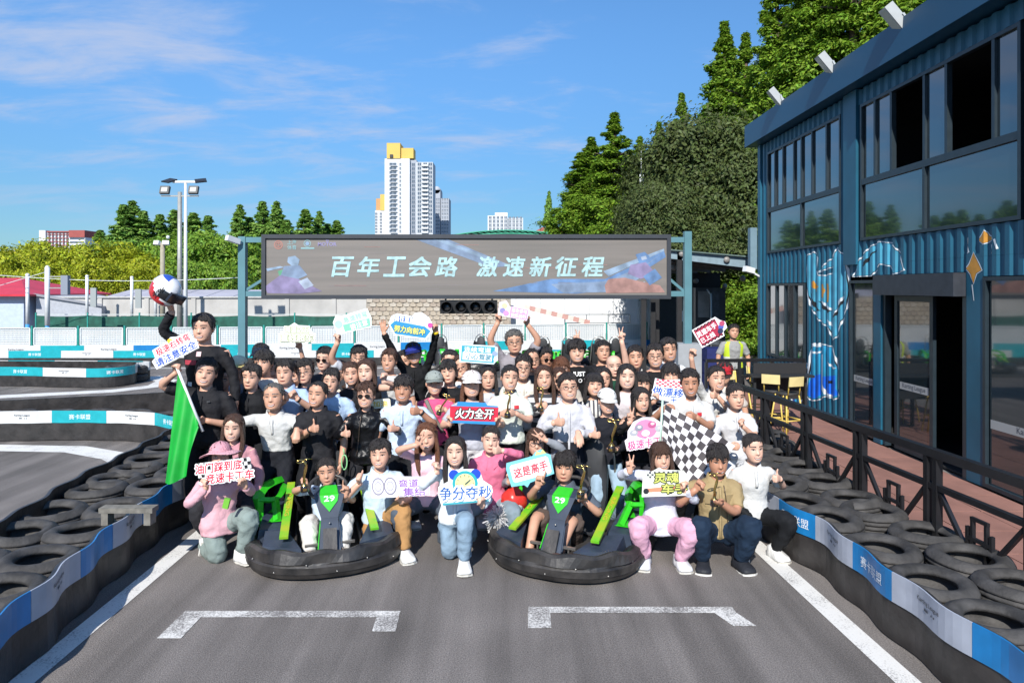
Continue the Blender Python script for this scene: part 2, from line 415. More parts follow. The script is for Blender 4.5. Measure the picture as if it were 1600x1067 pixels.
def band(path, u0, u1, z0, z1, off, thick=0.012, step=0.06, tilt=0.0):
    mb = MB(); k = max(2, int((u1 - u0) / step)); vs = []
    for i in range(k + 1):
        p, n, _ = path.at(u0 + (u1 - u0) * i / k)
        for o, z in ((off + tilt, z0), (off, z1), (off - thick, z1), (off - thick + tilt, z0)):
            q = p + n * o; vs.append((q.x, q.y, z))
    fs = []
    for i in range(k):
        a, b = i * 4, i * 4 + 4
        for j in range(4): fs.append((a + j, a + (j + 1) % 4, b + (j + 1) % 4, b + j) if path.flip else (a + j, b + j, b + (j + 1) % 4, a + (j + 1) % 4))
    fs += [(0, 1, 2, 3) if not path.flip else (3, 2, 1, 0), tuple(k * 4 + j for j in ((3, 2, 1, 0) if not path.flip else (0, 1, 2, 3)))]
    mb.add(vs, fs, 0, False)
    return mb
def barrier(label, path, panels=None, h=0.5, zb=0.29, start=0.0, group='belted track barriers', reverse_text=False):
    p0, _, _ = path.at(path.len / 2)
    root = athing('track_barrier', (p0.x, p0.y, 0), label, 'barrier', group)
    band(path, 0, path.len, 0.012, h - 0.012, 0.0, 0.03, 0.08, tilt=0.012).build('skirt', RUB, root)
    u = start; i = 0
    while panels and u < path.len - 0.05:
        L_, m, txt = panels[i % len(panels)]; u1 = min(u + L_, path.len)
        if u1 > 0:
            pn = band(path, max(u, 0) + 0.002, u1 - 0.002, zb, h + 0.004, 0.016, 0.010).build('banner_panel', m, root)
            if txt and u1 - u > 0.35 and u > -0.1:
                mb = MB(); c = (u + u1) / 2; zc = (zb + h) / 2 + txt[2] * (h - zb)
                def fn(a, b, sg=(-1 if reverse_text else 1)):
                    p, n, _ = path.at(c + sg * a); q = p + n * 0.0195; return (q.x, q.y, zc + b)
                lettering(mb, txt[0], fn, h=txt[1] * (h - zb), bold=txt[3] if len(txt) > 3 else 0.01)
                if len(mb.v) and txt[0].startswith('K'):
                    for dx, w_, hh in ((-0.05, 0.05, 0.018), (0.04, 0.014, 0.014), (0.07, 0.014, 0.014)):
                        mb.add([fn(dx + a * w_, -0.055 + b * hh) for a, b in ((0, 0), (1, 0), (1, 1), (0, 1))], [(0, 1, 2, 3)])
                if len(mb.v): mb.build('lettering', INKK if m in (B_PALE, B_WHITE) else INKW, pn, off=root['_abs'])
        u = u1; i += 1
    return root
T1 = ('赛卡联盟', 0.42, 0.0, 0.0); T2 = ('Karting League', 0.2, 0.16, 0.012)
pathR = Path([(2.98, 2.9), (2.88, 3.84), (2.82, 4.19), (2.78, 4.94), (2.75, 5.5), (2.73, 6.14), (2.60, 6.63), (2.60, 7.2), (2.66, 8.2), (2.75, 9.4), (2.95, 10.6)], 0.022, 0.66)
# normal of pathR must face the track (-x): path runs +y so n = (1,0) -> flip
pathR = Path([(2.98, 2.9), (2.88, 3.84), (2.82, 4.19), (2.78, 4.94), (2.75, 5.5), (2.73, 6.14), (2.60, 6.63), (2.60, 7.2), (2.66, 8.2), (2.75, 9.4), (2.95, 10.6)], 0.022, 0.66, flip=True)
barrier('black belted tyre barrier with blue and pale panels at the foot of the black railing', pathR,
        [(1.31, B_BLUE, T1), (0.76, B_PALE, T2), (0.58, B_BLUE, T1), (0.64, B_PALE, T2), (0.52, B_BLUE, T1), (0.6, B_PALE, T2), (0.8, B_BLUE, T1), (1.0, B_PALE, T2)], reverse_text=True)
pathL = Path([(-2.98, 2.9), (-3.14, 3.6), (-3.23, 4.31), (-3.37, 5.26), (-3.45, 5.85), (-3.58, 6.81), (-3.55, 7.44), (-3.62, 8.4), (-3.8, 9.4), (-4.1, 10.4)], 0.028, 0.66, ph=2.0)
barrier('black belted tyre barrier with blue and pale panels below the green flag', pathL,
        [(1.78, B_BLUE, T1), (0.72, B_PALE, T2), (0.62, B_BLUE, None), (0.63, B_PALE, T2), (0.66, B_BLUE, None), (0.8, B_PALE, T2), (0.8, B_BLUE, T1)])
pathLb = Path([(-4.55, 3.4), (-4.52, 4.6), (-4.58, 6.1), (-4.8, 7.7), (-4.92, 9.2), (-5.1, 10.5)], 0.03, 0.7, flip=True)
barrier('plain black belt round the back of the near left tyre island', pathLb, None)
pathM = Path([(-15, 10.9), (-9, 11.32), (-7, 11.42), (-5.9, 11.22), (-5.1, 10.6)], 0.012, 0.62)
barrier('turquoise and white panelled barrier curving in front of the near left tyre row', pathM, [(0.93, B_TURQ, T1), (0.93, B_WHITE, T2)], zb=0.30, start=-0.08)
pathMb = Path([(-15, 11.9), (-11, 12.15), (-8.2, 13.0), (-6.5, 13.7), (-5.2, 14.2), (-3.2, 14.4)], 0.012, 0.62, flip=True)
barrier('plain black belt behind the near left row of tyres', pathMb, None)
pathI = Path([(-24, 17.6), (-14, 17.75), (-11.6, 17.5), (-10.5, 17.42), (-10.05, 17.9), (-10.3, 18.7), (-11.4, 19.2), (-24, 19.6)], 0.006)
barrier('turquoise and white rounded end of the far track island', pathI, [(1.35, B_TURQ, T1), (1.25, B_WHITE, T2)], zb=0.28, start=0.2)
pathB = Path([(-27, 22.2), (-10, 22.35), (0, 22.6), (7, 23.2)], 0.008)
barrier('long turquoise and white barrier across the far side of the track', pathB, [(1.7, B_TURQ, T1), (1.7, B_WHITE, T2)], zb=0.27, start=0.4)
pathF = Path([(-30, 23.8), (-12, 24.3), (0, 26.2), (6, 26.8)], 0.0)
barrier('turquoise and white kerb blocks along the foot of the mesh fence', pathF, [(1.45, B_TURQ, None), (1.7, B_WHITE, T2), (1.5, B_TURQ, None), (1.7, B_WHITE, T2), (1.3, B_BLUE, None), (1.7, B_WHITE, None)], zb=0.1, h=0.52, start=0.9)

def tyre_mesh(k):
    mb = MB(); ro, w, ri = 0.31, 0.205, 0.175
    prof = [(ri, 0.03), (ri + 0.02, 0.008), (ri + 0.045, 0.0), (ro - 0.055, 0.004), (ro - 0.018, 0.018), (ro - 0.004, 0.042)]
    for g in (0.062, 0.102, 0.142): prof += [(ro + 0.002, g - 0.012), (ro - 0.008, g - 0.007), (ro - 0.008, g + 0.005), (ro + 0.003, g + 0.008)]
    prof += [(ro - 0.004, w - 0.042), (ro - 0.018, w - 0.018), (ro - 0.05, w - 0.004), (ri + 0.075, w + 0.004), (ri + 0.045, w), (ri + 0.02, w - 0.008), (ri, w - 0.03), (ri - 0.004, w - 0.05), (ri + 0.05, w - 0.06), (ri + 0.08, w / 2), (ri + 0.05, 0.06), (ri - 0.004, 0.05)]
    mb.lathe([(r, z) for r, z in prof], 32, closed=True)
    r_ = random.Random(k)
    mb.v = [(x * (1 + 0.02 * math.sin(3 * math.atan2(y, x) + k)), y, z + 0.006 * math.sin(2 * math.atan2(y, x) + k * 2)) for x, y, z in mb.v]
    return mb.mesh('tyre', TYRE)
TY = [tyre_mesh(i) for i in range(4)]
def tyre(x, y, z, label, group, s=1.0, tilt=None):
    o = link('tyre', TY[rnd.randrange(4)]); o.location = (x, y, z); o.scale = (s, s, 1)
    o.rotation_euler = tilt or (R(rnd.uniform(-2.5, 2.5)), R(rnd.uniform(-2.5, 2.5)), rnd.uniform(0, 6.28))
    return tag(o, label, 'tyre', group)
ORD = ('first', 'second', 'third', 'fourth', 'fifth', 'sixth', 'seventh', 'eighth', 'ninth', 'tenth', 'eleventh', 'twelfth', 'thirteenth', 'fourteenth', 'fifteenth', 'sixteenth', 'seventeenth', 'eighteenth', 'nineteenth', 'twentieth')
def tyre_rows(path, offs, rows, base, end, group, sp=0.62, u0=0.2, u1=None, layers=2):
    """stacks of two along a barrier, counted from the end of the row that is in view"""
    for k, off in enumerate(offs):
        u = u0 + (0.31 if k % 2 else 0); n = 0
        while u < (u1 or path.len - 0.2):
            p, nn, _ = path.at(u); q = p - nn * off; px, py = CX + q.x * F / q.y, CY + (CH - .43) * F / q.y; r_ = .31 * F / q.y
            if px > -r_ and px < 1600 + r_ and py < 1067 + r_ * .5:
                for l in range(layers):
                    lab = '%s black tyre, %s of the %s stack %s, %s' % (base, ('bottom', 'top')[l], ORD[min(n, 19)], end, rows[k])
                    tyre(q.x + rnd.uniform(-.015, .015), q.y + rnd.uniform(-.015, .015), 0.005 + l * 0.212, lab, group, rnd.uniform(0.95, 1.0))
                n += 1
            u += sp * rnd.uniform(0.985, 1.03)
tyre_rows(pathR, (0.345, 0.90), ('along the right banner', 'along the railing'), 'worn', 'from the front', 'tyres of the right-hand barrier', u0=0.35)
tyre_rows(pathL, (0.36, 0.90), ('behind the left banner', 'along the left back belt'), 'worn', 'from the front', 'tyres of the near left barrier', u0=0.3)
tyre_rows(pathM, (0.36,), ('behind the turquoise wall',), 'dark', 'from the left', 'tyres behind the turquoise barrier', u0=3.5)
tyre_rows(pathI, (0.4,), ('inside the rounded far island',), 'small', 'from the left', 'tyres of the far island', u0=7.5, u1=16.5)
# a square wooden frame left on the near left tyres
b = at(205, 800, 6.1)
mb = MB(); c = V(b.x - 0.05, 6.15, 0.43)
for dx in (-0.19, 0.19): mb.bb((c.x + dx - 0.03, c.y - 0.05, c.z), (c.x + dx + 0.03, c.y + 0.05, c.z + 0.11))
mb.bb((c.x - 0.24, c.y - 0.055, c.z + 0.11), (c.x + 0.24, c.y + 0.055, c.z + 0.155))
single('wooden_trestle', mb, mat('weathered_wood', (0.16, 0.15, 0.13), 0.85, var=0.3, vscale=15), 'small weathered grey bracket standing on the near left tyres', 'trestle', loc=tuple(c))

# ================================================================ mesh fence behind the track
GREEN = mat('fence_green', (0.02, 0.24, 0.20), 0.45, var=0.1); WIRE = mat('fence_white_steel', (0.66, 0.70, 0.70), 0.45, var=0.08)
SHEET = mat('fence_sheet', (0.70, 0.72, 0.73), 0.6, var=0.08, vscale=1.5)
def mesh_fence():
    path = Path([(-30, 24.15), (-12, 24.65), (0, 26.55), (6, 27.15)], 0)
    p0, _, _ = path.at(path.len / 2)
    root = athing('mesh_fence', (p0.x, p0.y, 0), 'long white wire mesh fence with green posts behind the far barrier', 'fence')
    u = 8.0; sp = 1.62
    while u < path.len - 0.3:
        p, n, d = path.at(u)
        MB().bb((p.x - 0.03, p.y - 0.03, 0), (p.x + 0.03, p.y + 0.03, 1.2)).build('post', GREEN, root)
        a = u + 0.07; b_ = min(u + sp - 0.07, path.len); pa, pb = path.at(a)[0], path.at(b_)[0]
        mb = MB()
        for z in (0.50, 1.12): mb.bar(pa + V(0, 0, z), pb + V(0, 0, z), 0.035, mi=1)
        for q in (pa, pb): mb.bar(q + V(0, 0, 0.5175), q + V(0, 0, 1.1025), 0.034, mi=1)
        for i in range(1, 8): mb.bar(pa + V(0, -0.012, 0.5 + 0.62 * i / 8), pb + V(0, -0.012, 0.5 + 0.62 * i / 8), 0.009, mi=2)
        for i in range(1, 16):
            q = pa.lerp(pb, i / 16); mb.bar(q + V(0, -0.024, 0.52), q + V(0, -0.024, 1.1), 0.007, mi=2)
        pn = mb.build('mesh_panel', [SHEET, WIRE, mat('fence_wire', (0.42, 0.46, 0.47), 0.5)], root)
        m2 = MB(); m2.bar(pa + V(0, 0.03, 0.81), pb + V(0, 0.03, 0.81), 0.008, 0.60); m2.build('backing_sheet', SHEET, pn, off=root['_abs'])
        u += sp
mesh_fence()
# dark green netting on a second fence
def net_fence():
    root = athing('net_fence', (-10, 33, 0), 'low dark green netting fence in front of the long pale wall', 'fence')
    NET = mat('green_netting', (0.012, 0.085, 0.06), 0.8, var=0.3, vscale=3)
    x = -23.0
    while x < 0.5:
        MB().bb((x - 0.03, 32.97, 0), (x + 0.03, 33.03, 1.36)).build('post', GREEN, root)
        mb = MB(); n = 8; vs = []
        for i in range(n + 1):
            xx = x + 0.04 + (2.42) * i / n
            for z in (0.3, 1.22 - 0.05 * math.sin(math.pi * i / n)): vs.append((xx, 33.0 + 0.03 * math.sin(i * 1.7), z))
        mb.add(vs, [(2 * i, 2 * i + 2, 2 * i + 3, 2 * i + 1) for i in range(n)]); mb.build('netting', NET, root)
        MB().bar((x + 0.035, 33.0, 1.27), (x + 2.465, 33.0, 1.27), 0.03).build('top_rail', mat('pale_rail', (0.5, 0.55, 0.53), 0.5), root)
        x += 2.5
net_fence()

# ================================================================ low buildings and walls beyond the track
WALLW = mat('pale_render', (0.42, 0.41, 0.39), 0.85, var=0.16, vscale=0.8, detail=7)
LILAC = mat('lilac_sheet_roof', (0.42, 0.41, 0.47), 0.5, var=0.1, vscale=0.6)
def low_buildings():
    mb = MB().bb((-25.5, 38.0, 0), (-3.2, 38.35, 2.0)); w = single('boundary_wall', mb, WALLW, 'long pale rendered wall behind the green netting', 'wall', loc=(-14, 38, 0))
    for i in range(9): MB().bb((-25.5 + i * 2.6 - 14 * 0 - 0.12, 37.93, 0), (-25.5 + i * 2.6 + 0.12, 37.997, 1.98)).build('pilaster', WALLW, w, off=(-14, 38, 0))
    MB().bb((-25.6, 37.9, 2.003), (-3.1, 38.45, 2.08)).build('coping', mat('concrete_cap', (0.45, 0.45, 0.44), 0.85, var=0.1), w, off=(-14, 38, 0))
    # long low warehouses with lilac sheet roofs
    for k, (x0, x1, y0, y1, ze, zr, lab) in enumerate(((-26.5, -8.5, 44, 52, 1.7, 2.35, 'long low shed with a pale lilac sheet roof behind the wall'), (-8.0, 3.0, 46, 56, 1.6, 2.3, 'second low shed with red patched pale roof, partly behind the gantry post'))):
        r = athing('low_shed', ((x0 + x1) / 2, y0, 0), lab, 'shed')
        MB().bb((x0, y0, 0), (x1, y1, ze)).build('wall', WALLW, r)
        m2 = MB(); ym = (y0 + y1) / 2
        m2.hexa([(x0 - .3, y0 - .4, ze + .003), (x1 + .3, y0 - .4, ze + .003), (x1 + .3, ym, zr), (x0 - .3, ym, zr), (x0 - .3, y0 - .4, ze + .083), (x1 + .3, y0 - .4, ze + .083), (x1 + .3, ym, zr + .08), (x0 - .3, ym, zr + .08)])
        m2.hexa([(x0 - .3, ym + .002, zr), (x1 + .3, ym + .002, zr), (x1 + .3, y1 + .4, ze + .003), (x0 - .3, y1 + .4, ze + .003), (x0 - .3, ym + .002, zr + .08), (x1 + .3, ym + .002, zr + .08), (x1 + .3, y1 + .4, ze + .083), (x0 - .3, y1 + .4, ze + .083)])
        rf = m2.build('roof', LILAC if k == 0 else mat('patched_roof', (0.44, 0.42, 0.43), 0.6, color2=(0.42, 0.16, 0.12), vscale=0.35), r)
        for i in range(int((x1 - x0) / 1.8)):
            x = x0 + 0.9 + i * 1.8
            MB().bar((x, y0 - .38, ze + .09), (x, ym - .02, zr + .085), 0.08, 0.03).build('roof_rib', mat('roof_rib', (0.36, 0.36, 0.4), 0.5), rf, off=r['_abs'])
    # red roofed shed at the left edge
    r = athing('red_roofed_shed', (-31, 38, 0), 'low pale blue shed with a bright red hipped roof at the left edge', 'shed')
    MB().bb((-36, 37.2, 0), (-26.6, 44, 2.1)).build('wall', mat('pale_blue_wall', (0.42, 0.50, 0.62), 0.7, var=0.06), r)
    m2 = MB(); rb = [(-36.5, 36.7), (-26.1, 36.7), (-26.1, 44.5), (-36.5, 44.5)]
    m2.add([(x, y, 2.102) for x, y in rb] + [(x, y, 2.2) for x, y in rb] + [(-33.5, 40.6, 3.15), (-29.2, 40.6, 3.15)], [(3, 2, 1, 0), (0, 1, 5, 4), (1, 2, 6, 5), (2, 3, 7, 6), (3, 0, 4, 7), (4, 5, 9, 8), (5, 6, 9), (6, 7, 8, 9), (7, 4, 8)])
    m2.build('roof', mat('red_sheet_roof', (0.52, 0.03, 0.05), 0.45, var=0.12, vscale=1.5), r)
    MB().bb((-29.6, 37.14, 1.3), (-28.9, 37.197, 1.75)).build('window', mat('dark_glass_small', (0.03, 0.035, 0.04), 0.1), r)
    # dark grey gabled shed beside it
    r = athing('grey_shed', (-24, 38, 0), 'grey plain shed with sloping top beside the red roofed shed', 'shed')
    MB().add([(-26.2, 37.6, 0), (-22.6, 37.6, 0), (-22.6, 43, 0), (-26.2, 43, 0), (-26.2, 37.6, 2.15), (-22.6, 37.6, 1.55), (-22.6, 43, 1.55), (-26.2, 43, 2.15)], [(3, 2, 1, 0), (4, 5, 6, 7), (0, 1, 5, 4), (1, 2, 6, 5), (2, 3, 7, 6), (3, 0, 4, 7)]).build('wall', mat('grey_sheet_wall', (0.36, 0.38, 0.42), 0.6, var=0.08), r)
    MB().bar((-26.3, 37.5, 2.2), (-22.5, 37.5, 1.6), 0.1, 0.12).build('roof_edge', mat('grey_trim', (0.25, 0.26, 0.29), 0.6), r)
    # stone retaining wall of rounded blocks, a part of it hidden by the crowd
    r = athing('stone_wall', (-3.2, 29, 0), 'beige retaining wall of rounded stone blocks under the screen', 'wall')
    MB().bb((-6.2, 29.05, 0), (-0.05, 29.5, 2.2)).build('wall_core', mat('mortar', (0.30, 0.27, 0.23), 0.9, var=0.1), r)
    ST = [mat('stone_block_%d' % i, c, 0.85, var=0.15, vscale=5, bump=0.3, bscale=14) for i, c in enumerate(((0.42, 0.36, 0.28), (0.36, 0.30, 0.24), (0.46, 0.41, 0.34)))]
    ms = []
    for k in range(3):
        m2 = MB(); m2.add([(-0.135, 0, 0), (0.135, 0, 0), (0.135, 0, 0.11), (0.10, 0, 0.165), (0, 0, 0.19), (-0.10, 0, 0.165), (-0.135, 0, 0.11), (-0.115, -0.05, 0.015), (0.115, -0.05, 0.015), (0.115, -0.05, 0.10), (0.08, -0.05, 0.14), (0, -0.05, 0.165), (-0.08, -0.05, 0.14), (-0.115, -0.05, 0.10)],
               [(7, 8, 9, 10, 11, 12, 13)] + [(i, (i + 1) % 7, 7 + (i + 1) % 7, 7 + i) for i in range(7)]); ms.append(m2.mesh('stone', ST[k]))
    off = Vector(r['_abs'])
    for row in range(7):
        for i in range(21):
            o = link('stone', ms[rnd.randrange(3)], r); o.location = V(-6.05 + i * 0.285 + (0.14 if row % 2 else 0), 29.048, 0.82 + row * 0.185) - off
            o.scale = (rnd.uniform(.93, 1.04), rnd.uniform(.7, 1.3), rnd.uniform(.95, 1.03))
    # white panel wall to the right of it
    r = athing('panel_wall', (2.6, 30, 0), 'white panel clad wall right of the stone wall below the screen', 'wall')
    x = -0.9
    while x < 5.8:
        MB().bb((x, 30.0, 0.55), (x + 1.06, 30.12, 2.75)).build('panel', mat('white_panel', (0.72, 0.73, 0.74), 0.5, var=0.05, vscale=1.2), r); x += 1.075
    MB().bb((-0.9, 29.98, 0), (5.9, 30.2, 0.545)).build('plinth', WALLW, r)
    # steel handrail with red and white kerb beam in front of it
    r = athing('handrail', (3.4, 28.4, 0), 'grey steel handrail in front of the white panel wall', 'railing')
    for z in (1.1, 1.45): MB().bar((2.2, 28.4, z), (4.9, 28.4, z), 0.04).build('rail', mat('steel_grey', (0.36, 0.38, 0.38), 0.4, metal=0.5), r)
    for x in (2.2, 3.1, 4.0, 4.9): MB().bar((x, 28.4, 0), (x, 28.4, 1.43), 0.045).build('post', mat('steel_grey', 0, 0), r)
    r = athing('kerb_beam', (1.3, 28.1, 0), 'sloping red and white striped beam leading down to the right behind the fence', 'barrier')
    a, b_ = V(0.5, 28.1, 1.78), V(3.2, 28.1, 1.12); n = 12
    for i in range(n): MB().bar(a.lerp(b_, i / n), a.lerp(b_, (i + .99) / n), 0.05, 0.2).build('striped_block', pm('b98d84', .6) if i % 2 else pm('c9c2b8', .6), r)
low_buildings()

# ================================================================ masts, poles and wires
POLEW = mat('pole_white', (0.68, 0.70, 0.71), 0.4, var=0.06); GALV = mat('galvanised', (0.34, 0.34, 0.32), 0.5, var=0.1, metal=0.3); DARKM = mat('dark_metal', (0.02, 0.022, 0.025), 0.45, var=0.15)
LENS = mat('lamp_lens', (0.5, 0.52, 0.5), 0.15, spec=0.6)
def poles():
    p = at(290, 450, 27); r = athing('light_mast', (p.x, p.y, 0), 'tall white mast with flat solar lamps at its head', 'lamp post')
    MB().tube([(p.x, p.y, 0), (p.x, p.y, 6.7)], [0.085, 0.05], 12).build('pole', POLEW, r)
    MB().bb((p.x - .5, p.y - .05, 6.7), (p.x + .5, p.y + .05, 6.78)).build('cross_arm', POLEW, r)
    for sx in (-1, 1):
        q = V(p.x + sx * 0.62, p.y - 0.05, 6.78); rot = Euler((R(24), R(-sx * 10), R(sx * 25))).to_matrix()
        l = MB().box(q, (0.42, 0.42, 0.05), rot=rot).build('solar_lamp', DARKM, r)
        for i in (-1, 0, 1):
            for j in (-1, 0, 1): MB().box(q + rot @ V(i * .12, j * .12, -0.028), (0.1, 0.1, 0.006), rot=rot).build('lens', LENS, l, off=r['_abs'])
    p = at(281, 450, 31); r = athing('floodlight_pole', (p.x, p.y, 0), 'grey pole with two square floodlights on a cross arm', 'lamp post')
    MB().tube([(p.x, p.y, 0), (p.x, p.y, 6.9)], [0.13, 0.09], 12).build('pole', GALV, r)
    MB().bar((p.x - .85, p.y, 6.72), (p.x + .85, p.y, 6.72), 0.06).build('cross_arm', GALV, r)
    for sx in (-.65, .65):
        q = V(p.x + sx, p.y - .05, 6.98); rot = Euler((R(-18), 0, 0)).to_matrix()
        f = MB().box(q, (0.42, 0.14, 0.36), rot=rot).build('floodlight', DARKM, r); MB().box(q + rot @ V(0, -.074, 0), (0.27, 0.01, 0.22), rot=rot).build('lens', LENS, f, off=r['_abs'])
    p = at(254, 450, 35); r = athing('camera_pole', (p.x, p.y, 0), 'shorter brown grey pole with a pair of small pale lamps on top', 'lamp post')
    MB().tube([(p.x, p.y, 0), (p.x, p.y, 4.85)], [0.13, 0.11], 10).build('pole', mat('concrete_pole', (0.32, 0.29, 0.22), 0.8, var=0.1), r)
    for sx in (-.22, .22): MB().box((p.x + sx, p.y - .1, 4.85), (0.3, 0.2, 0.2), rot=Euler((R(-15), 0, R(sx * 60))).to_matrix()).build('lamp_head', POLEW, r)
    MB().ball((p.x + .28, p.y, 5.15), 0.09).build('dome', POLEW, r)
    BL = mat('pole_blue', (0.05, 0.28, 0.6), 0.5)
    for px, top, d, lab in ((43, 430, 31, 'white round pole with blue foot, leftmost in front of the red roof'), (74, 418, 30, 'thicker white pole carrying a small grey box beside the red roof'), (136, 432, 36, 'white round pole in front of the yellow green tree'), (206, 434, 36, 'white round pole between the tree and the raised helmet'), (243, 437, 36, 'slim white pole just left of the raised helmet')):
        p = at(px, 450, d); z = CH + (CY - top) * d / F; r = athing('white_pole', (p.x, p.y, 0), lab, 'pole', 'white poles across the far field')
        MB().tube([(p.x, p.y, 0.9), (p.x, p.y, z)], 0.10 if px == 74 else 0.075, 10).build('shaft', POLEW, r); MB().tube([(p.x, p.y, 0), (p.x, p.y, 0.9)], 0.085, 10).build('foot', BL, r)
        MB().ball((p.x, p.y, z), 0.09, 8, 6).build('cap', POLEW, r)
        if px == 74:
            MB().bar((p.x, p.y, z - .9), (p.x + .9, p.y, z - .9), 0.05).build('bracket', GALV, r); MB().bar((p.x, p.y, z - .4), (p.x + .9, p.y, z - .4), 0.05).build('bracket', GALV, r)
            MB().bb((p.x + .65, p.y - .1, z - 1.2), (p.x + .95, p.y + .1, z - .35)).build('box', mat('grey_box', (0.22, 0.25, 0.3), 0.5), r)
        elif px > 74 and px < 240: MB().bb((p.x + .2, p.y - .05, z - 1.6), (p.x + .5, p.y + .05, z - .6)).build('sign_plate', mat('grey_plate', (0.3, 0.33, 0.33), 0.5), r)
    # overhead wire
    mb = MB(); a = at(-30, 428, 30); b_ = at(372, 434, 30)
    mb.tube([a.lerp(b_, i / 12) + V(0, 0, -0.22 * math.sin(math.pi * i / 12)) for i in range(13)], 0.014, 5); single('overhead_wire', mb, POLEW, 'thin pale wire strung across the trees on the left', 'wire', loc=tuple(a))
    mb = MB(); a = at(-20, 452, 30.5); b_ = at(72, 425, 30.5); mb.tube([a.lerp(b_, i / 6) for i in range(7)], 0.014, 5); single('stay_wire', mb, POLEW, 'short pale wire rising to the pole with the grey box', 'wire', loc=tuple(a))
    # lattice radio mast among the trees
    p = at(1002, 450, 30); r = athing('lattice_mast', (p.x, p.y, 0), 'thin lattice mast with whip antenna in front of the dark trees', 'mast')
    zt = CH + (CY - 272) * 30 / F; zm = zt
    for sx, sy in ((-1, -1), (1, -1), (0, 1)): MB().bar((p.x + sx * .15, p.y + sy * .12, 0), (p.x + sx * .07, p.y + sy * .06, zm), 0.035).build('leg', WIRE, r)
    mb = MB(); k = 0; z = 2.2
    while z < zm - .25:
        f = 0.15 - 0.08 * z / zm; s = 1 if k % 2 else -1
        mb.bar((p.x - s * f, p.y - f * .8, z), (p.x + s * f * .96, p.y - f * .8, z + .28), 0.02); mb.bar((p.x - f, p.y - f * .8, z), (p.x + f, p.y - f * .8, z), 0.02); z += .28; k += 1
    mb.build('bracing', WIRE, r); MB().tube([(p.x, p.y, zm), (p.x, p.y, zm + 1.0)], 0.018, 6).build('antenna', WIRE, r)
poles()

